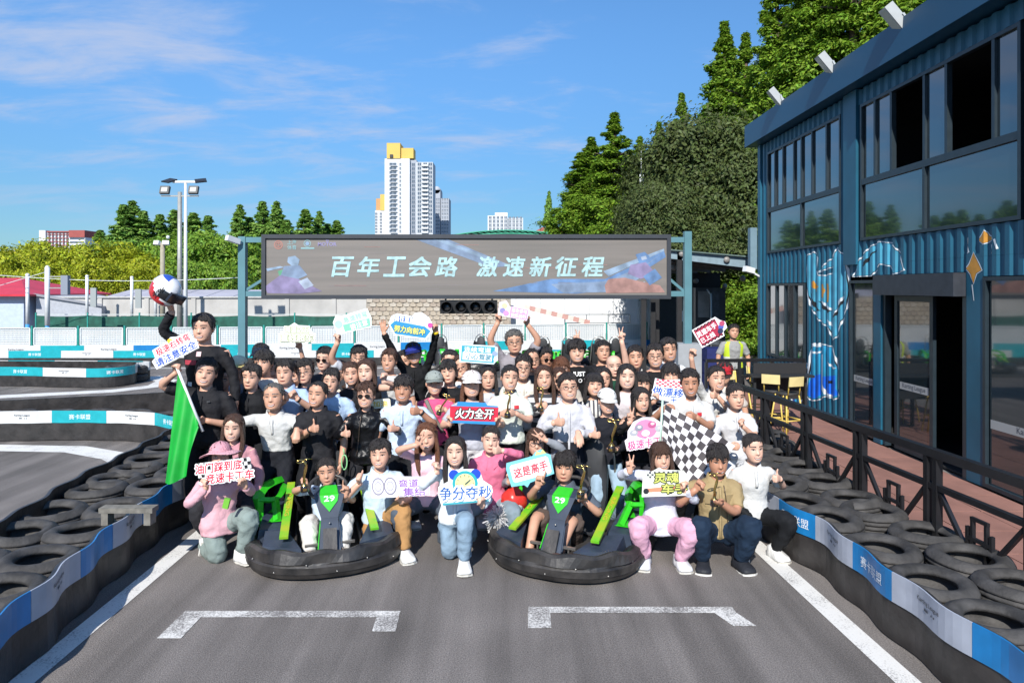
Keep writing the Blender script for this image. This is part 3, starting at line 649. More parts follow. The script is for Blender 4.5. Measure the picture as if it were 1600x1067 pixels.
# ================================================================ far buildings
def glassm(): return mat('far_window_glass', (0.10, 0.13, 0.17), 0.25, var=0.2, vscale=0.3)
def block(root, name, x0, x1, y0, y1, z0, z1, m): return MB().bb((x0, y0, z0), (x1, y1, z1)).build(name, m, root)
_WM = {}
def win(root, x, y, z, w, h, frame, m=None):
    key = (round(w, 2), round(h, 2), frame.name)
    if key not in _WM:
        mb = MB(); mb.bb((-w / 2, 0, 0), (w / 2, .12, h), 0)
        mb.bb((-w / 2 - .12, -.15, -.14), (w / 2 + .12, .1, -.003), 1); mb.bb((-.05, -.05, 0.001), (.05, .1, h - .001), 1)
        _WM[key] = mb.mesh('window', [glassm(), frame])
    o = link('window', _WM[key], root); o.location = V(x, y, z) - Vector(root['_abs']); return o
def towers():
    Wt = mat('tower_white', (0.62, 0.64, 0.66), 0.8, var=0.06, vscale=0.2); Gt = mat('tower_grey', (0.34, 0.37, 0.42), 0.8, var=0.08, vscale=0.2); Yt = mat('tower_yellow', (0.62, 0.42, 0.10), 0.75, var=0.06, vscale=0.2)
    D = 350; k = D / F
    X = lambda px: (px - 800) * k
    Z = lambda py: CH + (450 - py) * k
    r = athing('apartment_tower', (X(622), D, 0), 'tall white apartment tower with stepped yellow crown', 'apartment tower')
    block(r, 'wall', X(601), X(640), D, D + 14, 0, Z(248), Wt)
    block(r, 'crown_block', X(604.5), X(625.5), D - .4, D + 10, Z(248) + .01, Z(224), Yt); block(r, 'crown_block', X(626), X(645.5), D + 1, D + 9, Z(247), Z(231), mat('tower_yellow', 0))
    block(r, 'wing', X(640.2), X(650), D + 2, D + 14, 0, Z(249), Gt); block(r, 'wing', X(650.2), X(676), D + 1, D + 13, 0, Z(253), mat('tower_pale', (0.5, 0.53, 0.56), 0.8, var=0.06))
    MB().bb((X(609.5), D - .9, Z(247)), (X(614.5), D - .41, Z(242))).build('crown_vent', DARKM, r)
    nf = 17
    for f in range(nf):
        z = Z(364) + f * (Z(253) - Z(364)) / nf
        win(r, X(614), D - .1, z + .3, 3.6, 1.3, Wt); win(r, X(625.5), D - .1, z + .3, .9, 1.2, Wt)
        win(r, X(645), D + 1.9, z + .3, 1.6, 1.5, Gt)
        for px in (655, 664, 672): win(r, X(px), D + .9, z + .3, 1.9, 1.5, Wt)
        MB().bb((X(610), D - .9, z - .05), (X(621), D - .003, z + .18)).build('balcony', Wt, r)
        MB().bb((X(658.5), D - .2, z - .05), (X(669), D + .997, z + .7)).build('balcony', Wt, r)
    r = athing('apartment_tower', (X(594), D + 30, 0), 'narrow white tower with yellow head left behind the tall one', 'apartment tower')
    D2 = D + 30; k2 = D2 / F; X2 = lambda px: (px - 800) * k2; Z2 = lambda py: CH + (450 - py) * k2
    block(r, 'wall', X2(586), X2(602), D2, D2 + 10, 0, Z2(329), Wt); block(r, 'crown_block', X2(587), X2(594), D2 + 1, D2 + 9, Z2(329) + .01, Z2(310), mat('tower_ochre', (0.5, 0.28, 0.12), 0.8)); block(r, 'crown_block', X2(594.2), X2(602), D2 - .3, D2 + 9, Z2(329) + .01, Z2(304), Yt)
    for f in range(7): win(r, X2(588), D2 - .1, Z2(364) + f * 1.7, 1.2, 1.0, Wt); win(r, X2(595), D2 - .1, Z2(364) + f * 1.7, 1.2, 1.0, Wt)
    D3 = D + 45; k3 = D3 / F; X3 = lambda px: (px - 800) * k3; Z3 = lambda py: CH + (450 - py) * k3
    for lab, a, b_, t in (('grey tower with rounded top tucked behind the tall white tower', 676.5, 688, 297), ('lower grey tower at the right end of the tower cluster', 689, 701.5, 310)):
        r = athing('apartment_tower', (X3(a), D3, 0), lab, 'apartment tower'); block(r, 'wall', X3(a), X3(b_), D3, D3 + 12, 0, Z3(t), Gt)
        if t < 300: MB().lathe([(2.1, 0), (2.1, 12)], 20, ((X3(a + b_) + 0) / 2 if 0 else X3((a + b_) / 2), D3, Z3(t)), axis=(0, 1, 0)).build('rounded_top', Gt, r)
        for f in range(10):
            for i in (0.2, 0.5, 0.8): win(r, X3(a) + (X3(b_) - X3(a)) * i, D3 - .1, Z3(364) + f * 2.1, .8, 1.1, Wt)
    D4 = 260; k4 = D4 / F; X4 = lambda px: (px - 800) * k4; Z4 = lambda py: CH + (450 - py) * k4
    r = athing('office_block', (X4(790), D4, 0), 'small pale office block with rows of dark windows above the screen', 'office building')
    block(r, 'wall', X4(762), X4(793), D4, D4 + 12, 0, Z4(337), Wt); block(r, 'wing', X4(793.2), X4(817.5), D4 + 1.5, D4 + 12, 0, Z4(340), mat('tower_pale', 0)); block(r, 'roof_house', X4(773), X4(793), D4 + 3, D4 + 9, Z4(337), Z4(331), Wt)
    for f in range(4):
        for i in range(5): win(r, X4(766 + i * 6), D4 - .1, Z4(360) + f * 1.45, .95, .95, Wt)
        for i in range(4): win(r, X4(797 + i * 5.6), D4 + 1.4, Z4(360) + f * 1.45, .8, .95, Wt)
    D5 = 150; k5 = D5 / F; X5 = lambda px: (px - 800) * k5; Z5 = lambda py: CH + (450 - py) * k5
    RedT = mat('red_tile_band', (0.30, 0.07, 0.06), 0.7, var=0.1, vscale=1)
    r = athing('hotel_block', (X5(97), D5, 0), 'pale block with dark red top band rising behind the yellow green trees on the left', 'building')
    block(r, 'wall', X5(61), X5(71), D5, D5 + 8, 0, Z5(360), Wt); block(r, 'wall', X5(71.2), X5(108), D5 + .5, D5 + 8, 0, Z5(363), Wt); block(r, 'wall', X5(108.2), X5(133), D5, D5 + 8, 0, Z5(371), Wt)
    block(r, 'red_band', X5(72), X5(108), D5 + .2, D5 + 7, Z5(363) + .01, Z5(361), RedT); block(r, 'red_band', X5(108.3), X5(133), D5 - .2, D5 + 7, Z5(371) + .01, Z5(360), RedT)
    for f in range(5):
        for i in range(6): win(r, X5(75 + i * 5.6), D5 + .4, Z5(388) + f * .78 , .42, .5, RedT)
        MB().bb((X5(109.5), D5 - .06, Z5(391) + f * .78), (X5(132), D5 - .003, Z5(391) + f * .78 + .36)).build('window_strip', glassm(), r)
    # houses with red tiled roofs seen between the trees
    for px, py, d, w, lab in ((8, 404, 95, 6, 'white house with a red tiled roof at the far left edge'), (205, 397, 110, 8, 'red tiled roof showing between the conifers on the left')):
        p = at(px, py, d); r = athing('small_house', (p.x, d, 0), lab, 'house'); block(r, 'wall', p.x - w / 2, p.x + w / 2, d, d + 6, 0, p.z - .6, WALLW)
        m2 = MB(); z = p.z - .6; m2.add([(p.x - w / 2 - .4, d - .4, z + .003), (p.x + w / 2 + .4, d - .4, z + .003), (p.x + w / 2 + .4, d + 6.4, z + .003), (p.x - w / 2 - .4, d + 6.4, z + .003), (p.x - w / 2 + .6, d + 3, z + 1.8), (p.x + w / 2 - .6, d + 3, z + 1.8)], [(3, 2, 1, 0), (0, 1, 5, 4), (1, 2, 5), (2, 3, 4, 5), (3, 0, 4)])
        m2.build('roof', mat('red_clay_tiles', (0.30, 0.09, 0.06), 0.75, var=0.2, vscale=3), r)
    # green steel arch roof behind the screen
    r = athing('arched_hall', (0, 90, 0), 'low hall with a green lattice arch roof showing just above the screen', 'hall')
    GT = mat('truss_green', (0.03, 0.30, 0.18), 0.5); D6 = 90; k6 = D6 / F; X6 = lambda px: (px - 800) * k6; Z6 = lambda py: CH + (450 - py) * k6
    A = [V(X6(690 + i * 9.5), D6, Z6(360 + 11 * ((i - 11) / 11) ** 2)) for i in range(23)]
    Bm = [p - V(0, 0, .42) for p in A]
    for q in (A, Bm): MB().tube(q, 0.09, 6).build('chord', GT, r)
    for i in range(22): MB().bar(A[i] - V(0, 0, .07), Bm[i + 1] + V(0, 0, .07), 0.05).build('brace', GT, r)
    m2 = MB(); vs = []
    for p in A: vs += [(p.x, D6 + .2, p.z - .05), (p.x, D6 + 20, p.z - .05)]
    m2.add(vs, [(2 * i, 2 * i + 2, 2 * i + 3, 2 * i + 1) for i in range(22)]); m2.build('roof_sheet', mat('hall_roof', (0.12, 0.3, 0.22), 0.5), r)
    block(r, 'wall', X6(690), X6(895), D6 + .5, D6 + 20, 0, Z6(374), WALLW)
    p = at(862, 360, 120); r = athing('small_house', (p.x, 120, 0), 'brownish tiled roof at the foot of the lone conifer', 'house'); block(r, 'wall', p.x - 3.5, p.x + 3.5, 120, 126, 0, p.z - .8, WALLW)
    MB().add([(p.x - 4, 119.6, p.z - .79), (p.x + 4, 119.6, p.z - .79), (p.x + 4, 126.4, p.z - .79), (p.x - 4, 126.4, p.z - .79), (p.x - 1.5, 123, p.z + .8), (p.x + 1.5, 123, p.z + .8)], [(3, 2, 1, 0), (0, 1, 5, 4), (1, 2, 5), (2, 3, 4, 5), (3, 0, 4)]).build('roof', mat('red_clay_tiles', 0), r)
towers()
# ================================================================ start gantry with LED screen
TEAL = mat('gantry_teal', (0.085, 0.20, 0.235), 0.45, var=0.08, vscale=3)
def gantry():
    D = 13.0; k = D / F
    X = lambda px: (px - 800) * k
    Z = lambda py: CH + (CY - py) * k
    r = athing('start_gantry', (0, D, 0), 'teal steel start gantry of two posts carrying the screen', 'gantry')
    xl, xr = X(379.5), X(1074)
    for x, t in ((xl, 370), (xr, 362)):
        MB().bb((x - .068, D - .068, 0), (x + .068, D + .068, Z(t))).build('post', TEAL, r)
    for sx, xp, xs in ((1, xl, X(411)), (-1, xr, X(1047))):
        a, b_ = xp + sx * .07, xs
        for zc, h in ((Z(375), .10), (Z(459), .10)): MB().bb((min(a, b_), D - .05, zc - h / 2), (max(a, b_), D + .05, zc + h / 2)).build('bracket', TEAL, r)
        MB().bar((a, D, Z(455)) if sx < 0 else (a, D, Z(453)), (b_, D, Z(437)), .05).build('brace', TEAL, r)
    for zc in (Z(376), Z(457)): MB().bb((X(411) + .002, D + .085, zc - .05), (X(1047) - .002, D + .18, zc + .05)).build('beam', TEAL, r)
    MB().bb((xr - .22, D - .19, 0), (xr + .22, D + .22, 1.50)).build('plinth', mat('plinth_grey', (0.30, 0.32, 0.34), 0.7, var=0.08), r)
    # camera on the left post
    cmr = athing('security_camera', (xl - .06, D - .15, Z(376)), 'white bullet camera on top of the left gantry post', 'camera')
    MB().box((xl - .10, D - .22, Z(376)), (.10, .26, .10), rot=Euler((R(-15), 0, R(-35))).to_matrix()).build('housing', POLEW, cmr)
    MB().tube([(xl, D - .07, Z(381)), (xl - .06, D - .16, Z(380))], .025, 6).build('bracket', POLEW, cmr)
    # screen
    x0, x1, z0, z1 = X(411.5), X(1046.5), Z(467), Z(367)
    s = athing('led_screen', ((x0 + x1) / 2, D, z0), 'wide LED screen showing a racing slogan in pale letters', 'led screen')
    FR = mat('screen_frame', (0.03, 0.035, 0.045), 0.5, var=0.1)
    fy = D - .11; t = .075
    for a, b_ in (((x0, fy, z1 - t), (x1, D + .08, z1)), ((x0, fy, z0), (x1, D + .08, z0 + t)), ((x0, fy, z0 + t), (x0 + t, D + .08, z1 - t)), ((x1 - t, fy, z0 + t), (x1, D + .08, z1 - t))): MB().bb(a, b_).build('frame', FR, s)
    dm = bpy.data.materials.new('led_display'); dm.use_nodes = True; nt = dm.node_tree; N = nt.nodes; L = nt.links; b = N['Principled BSDF']
    tc = N.new('ShaderNodeTexCoord'); mp = N.new('ShaderNodeMapping'); mp.inputs['Scale'].default_value = (0.35, 1, 9); L.new(tc.outputs['Object'], mp.inputs[0])
    n = N.new('ShaderNodeTexNoise'); n.inputs['Scale'].default_value = 0.8; n.inputs['Detail'].default_value = 4; L.new(mp.outputs[0], n.inputs['Vector'])
    rp = N.new('ShaderNodeValToRGB'); rp.color_ramp.elements[0].position = .3; rp.color_ramp.elements[1].position = .75
    rp.color_ramp.elements[0].color = (0.145, 0.134, 0.122, 1); rp.color_ramp.elements[1].color = (0.205, 0.182, 0.166, 1); L.new(n.outputs[0], rp.inputs[0]); L.new(rp.outputs[0], b.inputs['Base Color']); b.inputs['Roughness'].default_value = .55
    disp = MB().bb((x0 + t, D - .07, z0 + t), (x1 - t, D - .03, z1 - t)).build('display', dm, s)
    off = s['_abs']; y1 = D - .074
    def fn(u, v, y=y1): return (u, y, v)
    TX = mat('screen_letters', (0.34, 0.52, 0.54), 0.6, var=0.22, vscale=9)
    mb = MB()
    for txt, a, b_ in (('百年工会路', 517, 718), ('激速新征程', 742, 946)):
        n_ = len(txt)
        for i, ch in enumerate(txt):
            c = X(a + (b_ - a) * (i + .5) / n_); lettering2(mb, ch, lambda u, v, l: fn(u, v, y1 - .004 - l), w=X(a + 34) - X(a), h=Z(402) - Z(432), bold=.035, shear=.18, cx=c, cy=Z(417))
    mb.build('lettering', TX, disp, off=off)
    # blue speed streaks sweeping across the display, and the two racers drawn at its ends
    def streak(pts, m, y):
        q = MB(); tri = tessellate_polygon([[Vector((p[0], -p[1], 0)) for p in pts]]); q.add([(X(a), y, Z(c)) for a, c in pts], [tuple(f) for f in tri]); q.build('screen_graphic', m, disp, off=off)
    sB = [mat('screen_blue_%d' % i, c, .6, var=.3, vscale=5) for i, c in enumerate(((0.16, 0.22, 0.32), (0.10, 0.19, 0.36), (0.20, 0.28, 0.38), (0.30, 0.17, 0.15), (0.19, 0.16, 0.28), (0.09, 0.30, 0.17), (0.28, 0.33, 0.42)))]
    y0 = D - .0725
    streak([(648, 374), (700, 374), (800, 416), (768, 418)], sB[0], y0); streak([(676, 374), (690, 374), (778, 408), (768, 409)], sB[2], y0 - .0006)
    streak([(770, 455), (860, 436), (945, 436), (1036, 392), (1039, 402), (960, 452), (900, 459)], sB[1], y0); streak([(860, 444), (942, 440), (1000, 420), (1030, 398), (960, 456), (880, 458)], sB[0], y0 - .0006)
    streak([(942, 424), (1036, 389), (1037, 392), (950, 432)], sB[2], y0 - .0007)
    for j in range(16):
        a = rnd.uniform(430, 990); c = rnd.uniform(378, 454); w = rnd.uniform(18, 70)
        streak([(a, c), (a + w, c + .2), (a + w, c + .9), (a, c + .7)], mat('screen_dim', (0.20, 0.18, 0.18), .6) if j % 3 else sB[3], y0 - .0004)
    # left racer: body, helmet, kart nose, wheels in pale blue and green
    for pts, m in (([(452, 402), (463, 400), (470, 406), (468, 415), (458, 416), (451, 410)], 2), ([(446, 416), (470, 415), (482, 430), (466, 437), (440, 432)], 0), ([(416, 448), (440, 430), (468, 436), (505, 455), (470, 459), (420, 458)], 4), ([(436, 424), (448, 420), (454, 432), (440, 436)], 5), ([(468, 440), (482, 434), (492, 446), (478, 452)], 6), ([(420, 446), (432, 440), (436, 452), (424, 456)], 6), ([(449, 444), (466, 440), (474, 450), (456, 454)], 1), ([(418, 420), (440, 416), (446, 418), (420, 424)], 2)): streak(pts, sB[m], y0 - .0010 - rnd.random() * .0012)
    for pts, m in (([(992, 398), (1006, 394), (1014, 401), (1010, 411), (998, 412)], 1), ([(984, 414), (1008, 410), (1024, 428), (1000, 436), (980, 428)], 4), ([(944, 446), (950, 436), (975, 434), (1000, 440), (1030, 446), (1038, 457), (946, 458)], 3), ([(960, 434), (984, 424), (1000, 434), (980, 446)], 0), ([(1004, 432), (1022, 420), (1033, 434), (1014, 446)], 1), ([(990, 446), (1006, 440), (1014, 450), (996, 455)], 6), ([(948, 440), (958, 438), (962, 446), (950, 448)], 2), ([(1000, 402), (1008, 400), (1010, 405), (1002, 407)], 6)): streak(pts, sB[m], y0 - .0010 - rnd.random() * .0012)
    # row of small emblems at the top left of the display
    def ring(cx, cy, r0, r1, m, y):
        q = MB(); n_ = 20; vs = []
        for i in range(n_):
            a = 2 * math.pi * i / n_; vs += [(X(cx + r0 * math.cos(a)), y, Z(cy + r0 * math.sin(a))), (X(cx + r1 * math.cos(a)), y, Z(cy + r1 * math.sin(a)))]
        q.add(vs, [(2 * i, 2 * i + 1, (2 * i + 3) % (2 * n_), (2 * i + 2) % (2 * n_)) for i in range(n_)]); q.build('emblem', m, disp, off=off)
    eR = mat('screen_red', (0.34, 0.16, 0.13), .6); eT = mat('screen_teal', (0.22, 0.38, 0.40), .6); eV = mat('screen_violet', (0.24, 0.22, 0.38), .6)
    ring(437, 383, 5.2, 7, eR, y0 - .002); ring(437, 383, 2.6, 4.0, eR, y0 - .002); q = MB(); lettering(q, '工', lambda u, v: (u, y0 - .002, v), h=.06, bold=.02, cx=X(437), cy=Z(383)); q.build('emblem', eR, disp, off=off)
    q = MB(); lettering(q, '上海', lambda u, v: (u, y0 - .002, v), h=.085, bold=.01, cx=X(458), cy=Z(379)); lettering(q, '体育', lambda u, v: (u, y0 - .002, v), h=.085, bold=.01, cx=X(458), cy=Z(387)); q.build('emblem', eT, disp, off=off)
    ring(482, 381, 4.6, 5.6, eT, y0 - .002); ring(482, 381, 0.01, 3.2, mat('screen_emblem_blue', (0.2, 0.3, 0.42), .6), y0 - .002); q = MB(); q.bb((X(472), y0 - .002, Z(389.5)), (X(493), y0 - .001, Z(387.2))); q.build('emblem', eT, disp, off=off)
    q = MB(); lettering(q, 'MOTOR', lambda u, v: (u, y0 - .002, v), h=.075, bold=.03, cx=X(513), cy=Z(382)); q.build('emblem', eV, disp, off=off); ring(513, 376.6, 1.0, 2.2, eV, y0 - .002)
    # four lamp start light box under the screen
    xa, xb, za, zb_ = X(688), X(777), Z(490), Z(466.5)
    l = athing('start_lights', ((xa + xb) / 2, D, za), 'black start light box with four unlit round lamps hanging under the screen', 'traffic lights')
    BK = mat('lamp_black', (0.012, 0.012, 0.013), 0.4, var=0.1)
    MB().bb((xa, D - .06, za), (xb, D + .10, zb_ - .03)).build('housing', BK, l)
    for i in range(4):
        c = V(xa + (xb - xa) * (i + .5) / 4, D - .06, (za + zb_ - .03) / 2)
        MB().lathe([(.088, 0), (.10, 0), (.10, .11), (.115, .17), (.105, .172), (.088, .10)], 24, c, axis=(0, -1, 0), closed=True).build('visor', BK, l)
        MB().lathe([(.086, -.0), (.086, .012), (.05, .032), (0, .04)], 20, c, axis=(0, -1, 0)).build('lens', mat('dark_lens', (0.03, 0.03, 0.032), 0.12), l)
    for x in (xa + .1, xb - .1): MB().bar((x, D + .02, zb_ - .03), (x, D + .02, Z(462)), .03).build('hanger', BK, l)
gantry()

# ================================================================ two storey container building
XW = 5.93
CB = mat('container_blue', (0.011, 0.092, 0.155), 0.42, var=0.14, vscale=1.6, detail=8, bump=0.08, bscale=4)
FRAME = mat('window_frame_dark', (0.018, 0.03, 0.04), 0.4, var=0.1)
GLASS = mat('tinted_glass', (0.012, 0.022, 0.028), 0.03, spec=0.9, coat=1.0)
def glass_ior():
    b = GLASS.node_tree.nodes['Principled BSDF']; b.inputs['IOR'].default_value = 1.65
glass_ior()
FASC = mat('fascia_blue', (0.006, 0.055, 0.115), 0.38, var=0.08, vscale=0.8)
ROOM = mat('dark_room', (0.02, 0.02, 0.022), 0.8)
PER = 0.22
def wprof(y):                      # depth of the corrugated face (0 proud, 0.03 recessed)
    t = (y / PER) % 1.0
    if t < .36: return 0.0
    if t < .5: return 0.032 * (t - .36) / .14
    if t < .86: return 0.032
    return 0.032 * (1 - (t - .86) / .14)
def breaks(y0, y1):
    ys = {y0, y1}; k = math.floor(y0 / PER)
    while k * PER < y1:
        for f in (0, .36, .5, .86):
            y = (k + f) * PER
            if y0 < y < y1: ys.add(y)
        k += 1
    return sorted(ys)
def container_building():
    r = athing('container_building', (XW, 12, 0), 'two storey blue container building with graffiti and dark windows', 'building')
    def corr(y0, y1, z0, z1):
        mb = MB(); ys = breaks(y0, y1); vs = []
        for y in ys: vs += [(XW + wprof(y), y, z0), (XW + wprof(y), y, z1)]
        mb.add(vs, [(2 * i, 2 * i + 1, 2 * i + 3, 2 * i + 2) for i in range(len(ys) - 1)])
        return mb.build('corrugated_panel', CB, r)
    def post(y0, y1, z0, z1, proud=.03): MB().bb((XW - proud, y0, z0), (XW + .10, y1, z1)).build('post', CB, r)
    def window(y0, y1, z0, z1, vs_, hz, open_=(), lower=None):
        """frame with mullions at the y of vs_, a transom at hz, panes between"""
        w = MB(); f = .05; xa, xb = XW - .012, XW + .07
        w.bb((xa, y0, z0), (xb, y0 + f, z1)); w.bb((xa, y1 - f, z0), (xb, y1, z1)); w.bb((xa, y0 + f, z1 - f), (xb, y1 - f, z1)); w.bb((xa, y0 + f, z0), (xb, y1 - f, z0 + f))
        if hz: w.bb((xa + .004, y0 + f, hz - f), (xb, y1 - f, hz + f))
        wo = w.build('window', FRAME, r)
        def panes(ys, za, zb_, op=()):
            ys = sorted(ys)
            for i in range(len(ys) - 1):
                a, b_ = ys[i], ys[i + 1]
                m2 = MB()
                if i > 0: m2.bb((xa + .006, a - .028, za), (xb - .002, a + .028, zb_)); m2.build('mullion', FRAME, wo, off=r['_abs'])
                if i in op: continue
                j = rnd.uniform(-.004, .004)
                q = MB(); q.hexa([(XW + .03, a + .03, za + .002), (XW + .042, a + .03, za + .002), (XW + .042 + j, b_ - .03, za + .002), (XW + .03 + j, b_ - .03, za + .002), (XW + .03, a + .03, zb_ - .002), (XW + .042, a + .03, zb_ - .002), (XW + .042 + j, b_ - .03, zb_ - .002), (XW + .03 + j, b_ - .03, zb_ - .002)])
                q.build('pane', GLASS, wo, off=r['_abs'])
        if hz: panes([y0 + f] + list(vs_) + [y1 - f], hz + f, z1 - f, open_); panes([y0 + f] + list(lower or ()) + [y1 - f], z0 + f, hz - f)
        else: panes([y0 + f] + list(vs_) + [y1 - f], z0 + f, z1 - f, open_)
    Y = lambda X4: 6327 / (1150 + X4 * .3187 - 800)
    # lower storey
    corr(13.82 + 2.08, 16.23, 0.1, 2.95); corr(13.82, 15.9, 0.1, 0.99); corr(12.02, 13.81, 0.1, 2.95); corr(13.82, 15.9, 2.66, 2.95)
    corr(8.92, 12.0, 2.76, 2.95); corr(5.3, 8.6, 2.70, 2.95); 
    post(16.24, 16.4, 0.05, 5.95); post(11.96, 12.16, 2.952, 5.95, .035); post(11.70, 11.955, 2.952, 5.95, .04); post(10.93, 11.15, .05, 2.75, .03); post(8.60, 8.915, .05, 2.99, -.002); post(7.62, 7.86, 3.0, 5.95, .03); post(5.0, 5.29, .05, 5.95)
    window(13.85, 15.88, 1.0, 2.65, [14.35, 14.85, 15.35], None, ())
    window(11.16, 12.0, .08, 2.68, [], None)
    window(5.3, 8.59, .06, 2.69, [6.9], None)
    # strip between storeys
    corr(12.165, 16.23, 2.952, 3.34); corr(7.87, 11.69, 2.952, 3.34); corr(5.3, 7.61, 2.952, 5.9)
    # upper storey windows (pane edges follow the photograph)
    window(12.32, 15.86, 3.35, 5.68, sorted([Y(190), Y(230), Y(283), Y(320), Y(372), Y(443)]), 4.34, (), [Y(318)])
    window(7.95, 11.62, 3.35, 5.66, sorted([Y(680), Y(760), Y(922), Y(1030), Y(1262)]), 4.34, (1, 3), [Y(920)])
    corr(12.165, 12.315, 3.342, 5.93); corr(15.87, 16.23, 3.342, 5.93); corr(12.32, 15.86, 5.69, 5.93); corr(7.87, 11.69, 5.67, 5.93)
    # entrance: lintel box, sliding glass leaf half open, dark interior
    MB().bb((XW - .16, 8.93, 2.44), (XW + .06, 10.92, 2.75)).build('lintel_box', mat('lintel_dark', (0.03, 0.035, 0.045), .5, var=.2), r)
    d = MB(); 
    for a, b_ in ((10.62, 10.70), (9.72, 9.80)): d.bb((XW + .06, a, .05), (XW + .11, b_, 2.43))
    d.bb((XW + .06, 9.80, .05), (XW + .11, 10.62, .17)); d.bb((XW + .06, 9.80, 2.35), (XW + .11, 10.62, 2.43)); do = d.build('door', FRAME, r)
    MB().bb((XW + .08, 9.805, .175), (XW + .092, 10.615, 2.345)).build('pane', GLASS, do, off=r['_abs'])
    MB().bb((XW + .0, 10.85, .05), (XW + .1, 10.925, 2.435)).build('door_jamb', FRAME, r); MB().bb((XW + .0, 8.92, .05), (XW + .1, 8.99, 2.435)).build('door_jamb', FRAME, r)
    # pale stickers with lettering on the glass
    for ya, yb, z, src in ((11.22, 11.9, .99, 1), (7.0, 8.5, .86, 1), (9.85, 10.58, 1.05, 0)):
        x = XW + (.0285 if src else .0785); st = MB().bb((x - .001, ya, z - .055), (x, yb, z + .055)).build('sticker', mat('sticker_grey', (0.34, 0.36, 0.36), .5), r)
        q = MB(); lettering(q, 'Karting League', lambda u, v: (x - .002, (ya + yb) / 2 - u, z + v), w=min(.62, (yb - ya) * .8), bold=.01); q.build('lettering', INKK, st, off=r['_abs'])
    # eave fascia, soffit, roof, end wall, dark rooms
    MB().bb((5.66, 4.6, 5.96), (5.72, 16.62, 6.47)).build('fascia', FASC, r); MB().bb((5.722, 16.56, 5.96), (9.5, 16.62, 6.47)).build('fascia', FASC, r)
    MB().bb((5.722, 4.6, 5.963), (9.4, 16.555, 6.0)).build('soffit', FASC, r); MB().bb((5.722, 4.6, 6.40), (9.5, 16.555, 6.46)).build('roof', FASC, r)
    m2 = MB(); m2.bb((XW + .101, 16.26, .03), (9.3, 16.38, 5.955)); m2.build('end_wall', CB, r)
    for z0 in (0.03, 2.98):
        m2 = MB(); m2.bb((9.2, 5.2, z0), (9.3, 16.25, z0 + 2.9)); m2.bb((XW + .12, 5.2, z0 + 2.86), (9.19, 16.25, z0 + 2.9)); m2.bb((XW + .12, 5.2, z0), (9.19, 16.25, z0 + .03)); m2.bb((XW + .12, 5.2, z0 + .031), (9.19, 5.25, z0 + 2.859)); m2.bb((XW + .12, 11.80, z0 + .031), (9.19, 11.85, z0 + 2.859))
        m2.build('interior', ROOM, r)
    # ---- graffiti: flat paint that follows the corrugation
    def paint(poly, m, lift, name='graffiti'):
        """poly: points of the crop of the photograph, turned into wall positions"""
        q = []
        for X_, Y_ in poly:
            px, py = 1150 + X_ * .3187, 320 + Y_ * .3187
            y = XW * F / (px - 800); q.append((y, CH + (CY - py) * y / F))
        bm = bmesh.new(); vs = [bm.verts.new((0, a, b_)) for a, b_ in q]
        for f in tessellate_polygon([[Vector((a, b_, 0)) for a, b_ in q]]):
            try: bm.faces.new([vs[i] for i in f])
            except ValueError: pass
        y0, y1 = min(a for a, _ in q), max(a for a, _ in q)
        for y in breaks(y0, y1)[1:-1]:
            bmesh.ops.bisect_plane(bm, geom=bm.verts[:] + bm.edges[:] + bm.faces[:], plane_co=(0, y, 0), plane_no=(0, 1, 0))
        me = bpy.data.meshes.new(name); off = Vector(r['_abs'])
        for v in bm.verts: v.co = V(XW + (0 if 8.58 < v.co.y < 8.93 and v.co.z < 3.02 else wprof(v.co.y + 1e-6)) - lift, v.co.y, v.co.z) - off
        bmesh.ops.recalc_face_normals(bm, faces=bm.faces[:]); bm.to_mesh(me); bm.free(); me.materials.append(m); link(name, me, r)
    gW = mat('spray_white', (0.62, 0.68, 0.72), .5, var=.1); gK = mat('spray_black', (0.012, 0.013, 0.016), .5); gL = mat('spray_light_blue', (0.06, 0.30, 0.44), .45, var=.2, vscale=3); gD = mat('spray_deep_blue', (0.01, 0.12, 0.62), .4, var=.25, vscale=3); gT = mat('spray_sky', (0.02, 0.24, 0.42), .45, var=.2, vscale=4); gO = mat('spray_orange', (0.55, 0.25, 0.03), .5, var=.15)
    def grow(poly, s):
        """offset outline: push every point along its averaged outward normal"""
        n = len(poly); ar = sum(poly[i - 1][0] * poly[i][1] - poly[i][0] * poly[i - 1][1] for i in range(n)); sg = 1 if ar > 0 else -1; o = []
        for i in range(n):
            a, b_, c = poly[i - 1], poly[i], poly[(i + 1) % n]
            def nn(p, q_):
                dx, dy = q_[0] - p[0], q_[1] - p[1]; l = math.hypot(dx, dy) or 1; return (dy / l, -dx / l)
            n1, n2 = nn(a, b_), nn(b_, c); mx, my = n1[0] + n2[0], n1[1] + n2[1]; l = math.hypot(mx, my) or 1
            o.append((b_[0] + sg * s * mx / l, b_[1] + sg * s * my / l))
        return o
    def letter(poly, fill):
        paint(grow(poly, 8), gW, .0020); paint(grow(poly, 2.5), gK, .0032); paint(poly, fill, .0044)
    A_ = [(352, 250), (380, 236), (396, 262), (388, 320), (400, 350), (440, 352), (470, 340), (480, 300), (440, 310), (405, 330), (440, 290), (478, 262), (492, 215), (525, 255), (540, 320), (546, 420), (540, 500), (512, 570), (490, 640), (470, 662), (458, 605), (405, 558), (366, 492), (350, 400), (346, 310)]
    letter(A_, gL)
    letter([(575, 350), (604, 275), (652, 214), (702, 186), (758, 192), (798, 244), (818, 318), (772, 336), (752, 296), (702, 286), (662, 344)], gL)
    letter([(686, 356), (712, 350), (712, 448), (704, 466), (680, 446)], gL)
